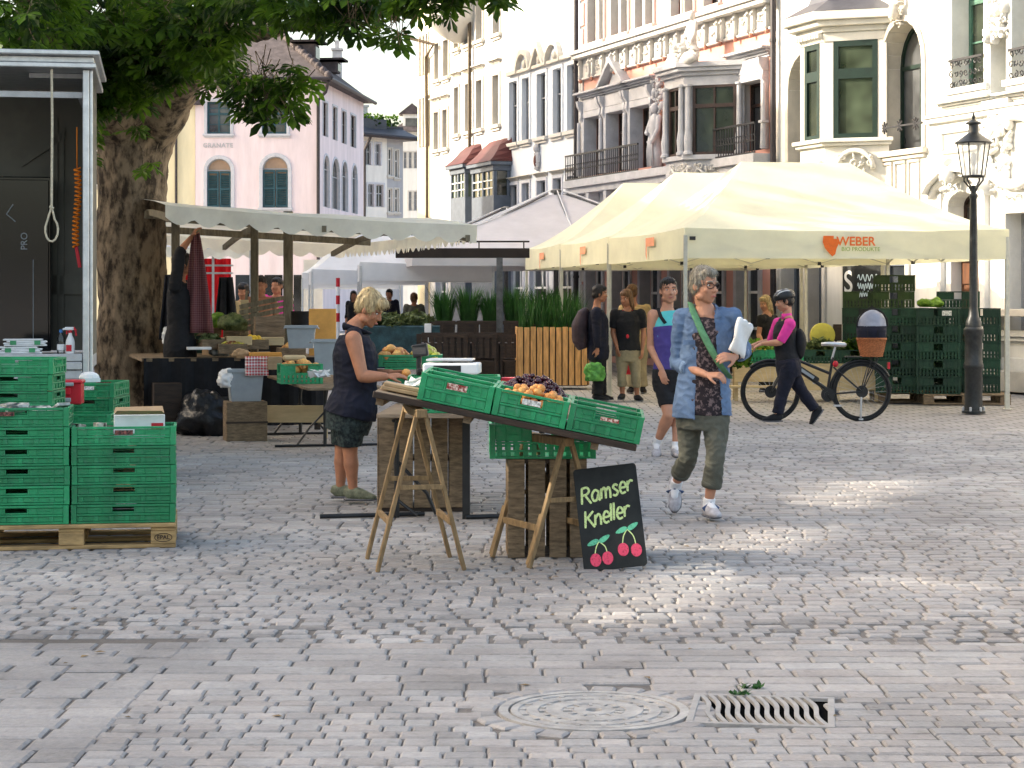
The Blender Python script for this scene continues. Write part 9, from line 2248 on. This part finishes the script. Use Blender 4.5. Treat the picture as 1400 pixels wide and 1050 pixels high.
# ---- group under the middle tent
Y0 = 11.7; O = locpx(818,Y0)
J = dict(head=q_(820,402), neck=q_(816,419), shR=q_(815,427,-.16), elR=q_(815,453,-.2), wrR=q_(816,476,-.2), shL=q_(816,427,.16), elL=q_(820,453,.2), wrL=q_(822,475,.15),
   hipR=q_(817,478,-.08), hipL=q_(818,478,.08), knR=q_(818,512,-.08), anR=q_(816,540,-.08), knL=q_(822,512,.08), anL=q_(822,540,.08))
T, V, E, q, fr_ = person('dark haired man in navy jacket with backpack holding a green shopping bag', O, J, dict(s=1.0, face=(.95,.05,-.1), hair='short', hairm='hair_dark', w=1.0, d=1.08, skin='skin_tan', vox=.011,
   top=dict(m='cloth_navy', e=.025, z0=-.25, z1=1.05, sl=1.95, se=.018, A=.009, nk=.1, name='jacket'), bottom=dict(m='cloth_black', to=1.95, e=.02, end=.06, waist=.1), toeR=(.97,-.2,0), toeL=(.97,0,0), shoe='cloth_black', handR=dict(d=(.0,0,-1), n=(.3,-.9,0), side=1, curl=.7), handL=dict(d=(0,0,-1), n=(.3,.9,0), side=-1, curl=.7)))
m = MB(); m.tube([V['neck']+Vector((-.2,0,-.62)), V['neck']+Vector((-.24,0,-.5)), V['neck']+Vector((-.25,0,-.28)), V['neck']+Vector((-.2,0,-.1)), V['neck']+Vector((-.14,0,-.03))], [(.12,.07),(.16,.12),(.165,.12),(.13,.09),(.07,.04)], 18, ref=(0,1,0)); me = remesh(m,.014,2); displace(me, lambda c: .012*noise.noise(c*8))
M['bag_maroon'] = mat('bag_maroon', (.035,.02,.025), rough=.7, var=.5, scale=5)
o = mkobj('backpack', me, 'bag_maroon', smooth=True, loc=O); tag(o, 'dark maroon grey backpack on the back of the navy jacket man', 'backpack')
M['bag_green'] = mat('bag_green', (.06,.3,.04), rough=.5, var=.5, scale=12, col2=(.16,.5,.1))
sack('shopping_bag', 'bright green shopping bag hanging from the hand of the backpack man', 'bag', 812, 521, 11.62, .16, 'bag_green', 51, sq=(.95,.6,.9))
Y0 = 11.75; O = locpx(858,Y0)
J = dict(head=q_(856,408,-.03), neck=q_(858,424), shR=q_(841,429,0), elR=q_(838,455,.02), wrR=q_(843,474,-.1), shL=q_(876,429,0), elL=q_(880,455,.02), wrL=q_(878,478,-.05),
   hipR=q_(851,480), hipL=q_(866,480), knR=q_(850,512,-.03), anR=q_(851,539,.0), knL=q_(869,512,-.02), anL=q_(871,541,.02))
T, V, E, q, fr_ = person('long haired woman in black t-shirt and khaki trousers standing under the tents', O, J, dict(s=.98, face=(-.6,-.75,-.2), hair='long', hairm='hair_brown', w=.98, d=1.05, skin='skin_tan', vox=.011,
   top=dict(m='cloth_black', e=.024, z0=.02, z1=1.05, sl=.75, se=.022, A=.006, nk=.1, name='tshirt'), bottom=dict(m='cloth_khaki', to=1.6, e=.012, end=.058, waist=.1), toeR=(-.3,-.9,0), toeL=(.35,-.9,0), shoe='cloth_black', sandal=True, handR=dict(d=(.1,-.2,-.95), n=(-.8,-.5,0), side=1, curl=.5), handL=dict(d=(-.1,-.2,-.95), n=(.8,-.5,0), side=-1, curl=.5)))
m = MB(); m.tube([V['neck']+Vector((-.07,-.03,.0)), V['neck']+Vector((-.05,-.12,-.15)), V['neck']+Vector((-.01,-.15,-.36)), V['neck']+Vector((.05,-.12,-.15)), V['neck']+Vector((.07,-.03,0))], .006, 6); m.ell(V['neck']+Vector((-.01,-.155,-.38)),(.022,.01,.03)); m.build('neck_cord', 'red_plastic', T)
Y0 = 12.6; O = locpx(868,Y0)
J = dict(head=q_(864,400), neck=q_(866,416), shR=q_(852,422,.0), elR=q_(852,446,.05), wrR=q_(856,466,0), shL=q_(884,422,0), elL=q_(889,446,0), wrL=q_(888,468,-.05),
   hipR=q_(861,474), hipL=q_(876,474), knR=q_(862,504), anR=q_(863,531), knL=q_(877,504), anL=q_(879,531))
T, V, E, q, fr_ = person('fair haired person in tan shirt behind the long haired woman', O, J, dict(s=1.0, face=(-.1,.98,0), hair='short', hairm='hair_brown', w=1.05, d=1.1, skin='skin_tan', vox=.012, eyes=False,
   top=dict(m='cloth_tan', e=.02, z0=-.2, z1=1.05, sl=.9, se=.02, A=.006, nk=.1), bottom=dict(m='cloth_khaki', to=1.9, e=.02, end=.06, waist=.1), toeR=(-.2,.9,0), toeL=(.2,.9,0), shoe='cloth_black'))
sack('shopping_bag', 'small red net bag beside the leg of the long haired woman', 'bag', 859, 512, 12.3, .09, 'red_plastic', 55, sq=(.8,.6,1.2))
# ---- blond seller at the produce counter
Y0 = 12.9; O = locpx(1049,Y0)
J = dict(head=q_(1046,415), neck=q_(1049,428), shR=q_(1040,436,-.1), elR=q_(1036,458,-.1), wrR=q_(1040,470,-.3), shL=q_(1059,436,.1), elL=q_(1065,458,0), wrL=q_(1060,470,-.3),
   hipR=q_(1042,484,-.05), hipL=q_(1056,484,.05), knR=q_(1043,508), anR=q_(1043,530), knL=q_(1056,508), anL=q_(1056,530))
T, V, E, q, fr_ = person('blond long haired seller in black top behind the produce counter', O, J, dict(s=.98, face=(-.75,-.55,-.25), hair='long', hairm='hair_blond', w=.9, d=1.0, skin='skin', vox=.011, top=dict(m='cloth_black', e=.014, z1=1.05, sl=.5, se=.018, nk=.1), bottom=dict(m='cloth_black', to=1.95, e=.018, end=.05, waist=.1), toeR=(-.3,-.9,0), toeL=(.1,-.9,0), shoe='cloth_black'))
# ---- shadowed person reaching up at the canvas stall, with the checked apron hung from the frame
Y0 = 9.0; O = locpx(246,Y0)
J = dict(head=q_(250,362), neck=q_(246,382), shR=q_(243,392,-.17), elR=q_(250,345,-.2), wrR=q_(264,324,-.1), shL=q_(248,391,.17), elL=q_(262,420,.2), wrL=q_(274,436,.1),
   hipR=q_(245,470,-.08), hipL=q_(247,470,.08), knR=q_(247,522,-.08), anR=q_(246,575,-.08), knL=q_(252,522,.08), anL=q_(250,575,.08))
off_z = min(J['anR'].z, J['anL'].z)-.085
for k in J: J[k] = J[k]-Vector((0,0,off_z if k[:2] in ('an',) else 0))
person('person in dark clothes reaching up to the hanging checked apron', O, J, dict(s=1.02, face=(.8,.5,.1), hair='short', hairm='hair_dark', w=1.0, d=1.1, skin='skin_tan', vox=.011, eyes=False, top=dict(m='cloth_black', e=.02, z0=-.28, z1=1.05, sl=1.2, se=.018, nk=.1, flare=.05), bottom=dict(m='cloth_black', to=1.95, e=.02, end=.06, waist=.1), toeR=(.9,-.1,0), toeL=(.9,.1,0), shoe='cloth_black', handR=dict(d=(.5,0,.8), n=(-.7,-.3,.4), side=1, curl=.6)))
m = MB(); n = 14; vs = []; zt = PZ(318,8.95)-PZ(455,8.95)
for i in range(n+1):
 for j in range(n+1):
  u, v = i/n-.5, j/n; w_ = .08+.26*(1-v)**.8; vs.append((u*w_+.035*(1-v), .05*math.sin(u*11)*(1-v*.7), v*zt))
m.add(vs, [(i*(n+1)+j,(i+1)*(n+1)+j,(i+1)*(n+1)+j+1,i*(n+1)+j+1) for i in range(n) for j in range(n)])
o = m.build('checked_apron', 'gingham_dark', loc=P(268,455,8.95), smooth=True, recalc=False); o.modifiers.new('t','SOLIDIFY').thickness = .012
tag(o, 'long red checked apron hanging from the canvas stall frame', 'apron')
# ---- figures at the rear stall and farther down the street
Y0 = 10.6; O = locpx(365,Y0)
def far(label, px, top, Y, face, hairm, topm, botm, sl=.6, hair='short', turn=0, s=None, skin='skin_tan'):
 """standing figure turned by an angle; top: pixel row of the crown"""
 H = PZ(top,Y); s = H/1.68; c, n_ = math.cos(turn), math.sin(turn); O = locpx(px,Y)
 def a(x, y, z): return Vector((x*c-y*n_, x*n_+y*c, z))*s
 J = dict(head=a(0,-.02,1.56), neck=a(0,.0,1.42), shR=a(-.17,0,1.37), elR=a(-.22,.03,1.09), wrR=a(-.17,-.12,.89), shL=a(.17,0,1.37), elL=a(.22,.03,1.09), wrL=a(.15,-.16,.92), hipR=a(-.085,0,.86), hipL=a(.085,0,.86), knR=a(-.09,-.02,.46), anR=a(-.09,.03,.085), knL=a(.09,-.03,.46), anL=a(.1,-.05,.085))
 f = a(*face)
 return person(label, O, J, dict(s=s, face=f, hair=hair, hairm=hairm, skin=skin, vox=.014, eyes=False, top=dict(m=topm, e=.015, z1=1.05, sl=sl, se=.018, nk=.1 if sl else 2, sx=.5 if sl else 2), bottom=dict(m=botm, to=1.95, e=.018, end=.055, waist=.1), toeR=a(-.1,-1,0), toeL=a(.1,-1,0), shoe='cloth_black'))
far('bare shouldered dark haired woman behind the counter at the stall post', 357, 378, 10.9, (.3,-1,-.2), 'hair_dark', 'skin_tan', 'cloth_black', 0, 'tied', R(-20))
far('woman in bright pink top standing at the rear stall', 378, 380, 12.5, (-.6,-.7,0), 'hair_dark', 'cloth_pink', 'cloth_navy', .8, 'tied', R(20))
far('dark haired stallholder before the red cloth', 332, 388, 12.4, (-.6,-.6,-.2), 'hair_dark', 'cloth_tan', 'cloth_black', .8, 'short', R(25))
far('distant person in olive shirt behind the herb table', 566, 401, 17.5, (.3,.9,0), 'hair_brown', 'cloth_olive', 'cloth_khaki', .8, 'short', R(10))
far('distant person in navy near the white tents', 532, 396, 20, (-.3,-.9,0), 'hair_dark', 'cloth_navy', 'cloth_black', 1.5, 'short', R(10))
far('distant person in black under the long white tent', 484, 398, 20.5, (.6,-.7,0), 'hair_dark', 'cloth_black', 'cloth_black', 1.5, 'long', R(-30))
far('distant person in denim at the far tents', 512, 397, 23, (.2,.9,0), 'hair_brown', 'cloth_denim', 'cloth_navy', 1.5, 'short', R(40))
s = thing('herb_table', 'dark green draped table heaped with herbs behind the blond seller', 'table', GL(548,15)); m = MB(); m.b2(-.75,.75,-.4,.4,.2,PZ(445,15)); m.build('cloth', 'bag_teal', s, bevel=.02)
m = MB(); rr = random.Random(91); z = PZ(445,15)
for k in range(14): leaf_blob(m, (rr.uniform(-.6,.6),rr.uniform(-.3,.3),z+.05+.1*rr.random()), rr.uniform(.12,.2), 90, .06, rr, .8)
o = m.build('herb_heap', 'herbs', loc=GL(548,15), recalc=False); o['kind'] = 'stuff'; tag(o, 'mixed green herbs heaped on the draped table', 'herbs')
m = MB(); x = PX(462,18); zz = [PZ(440,18)+(PZ(380,18)-PZ(440,18))*k/5 for k in range(6)]
s = thing('striped_post', 'red and white banded post under the far white tents', 'post', (x,18*K,0))
m = MB(); m.tube([(0,0,0),(0,0,zz[-1])],.04,n=10); m.build('core', 'white_plastic', s)
m = MB()
for k in (0,2,4): m.tube([(0,0,zz[k]),(0,0,zz[k+1])],.045,n=10)
m.build('band', 'red_plastic', s)
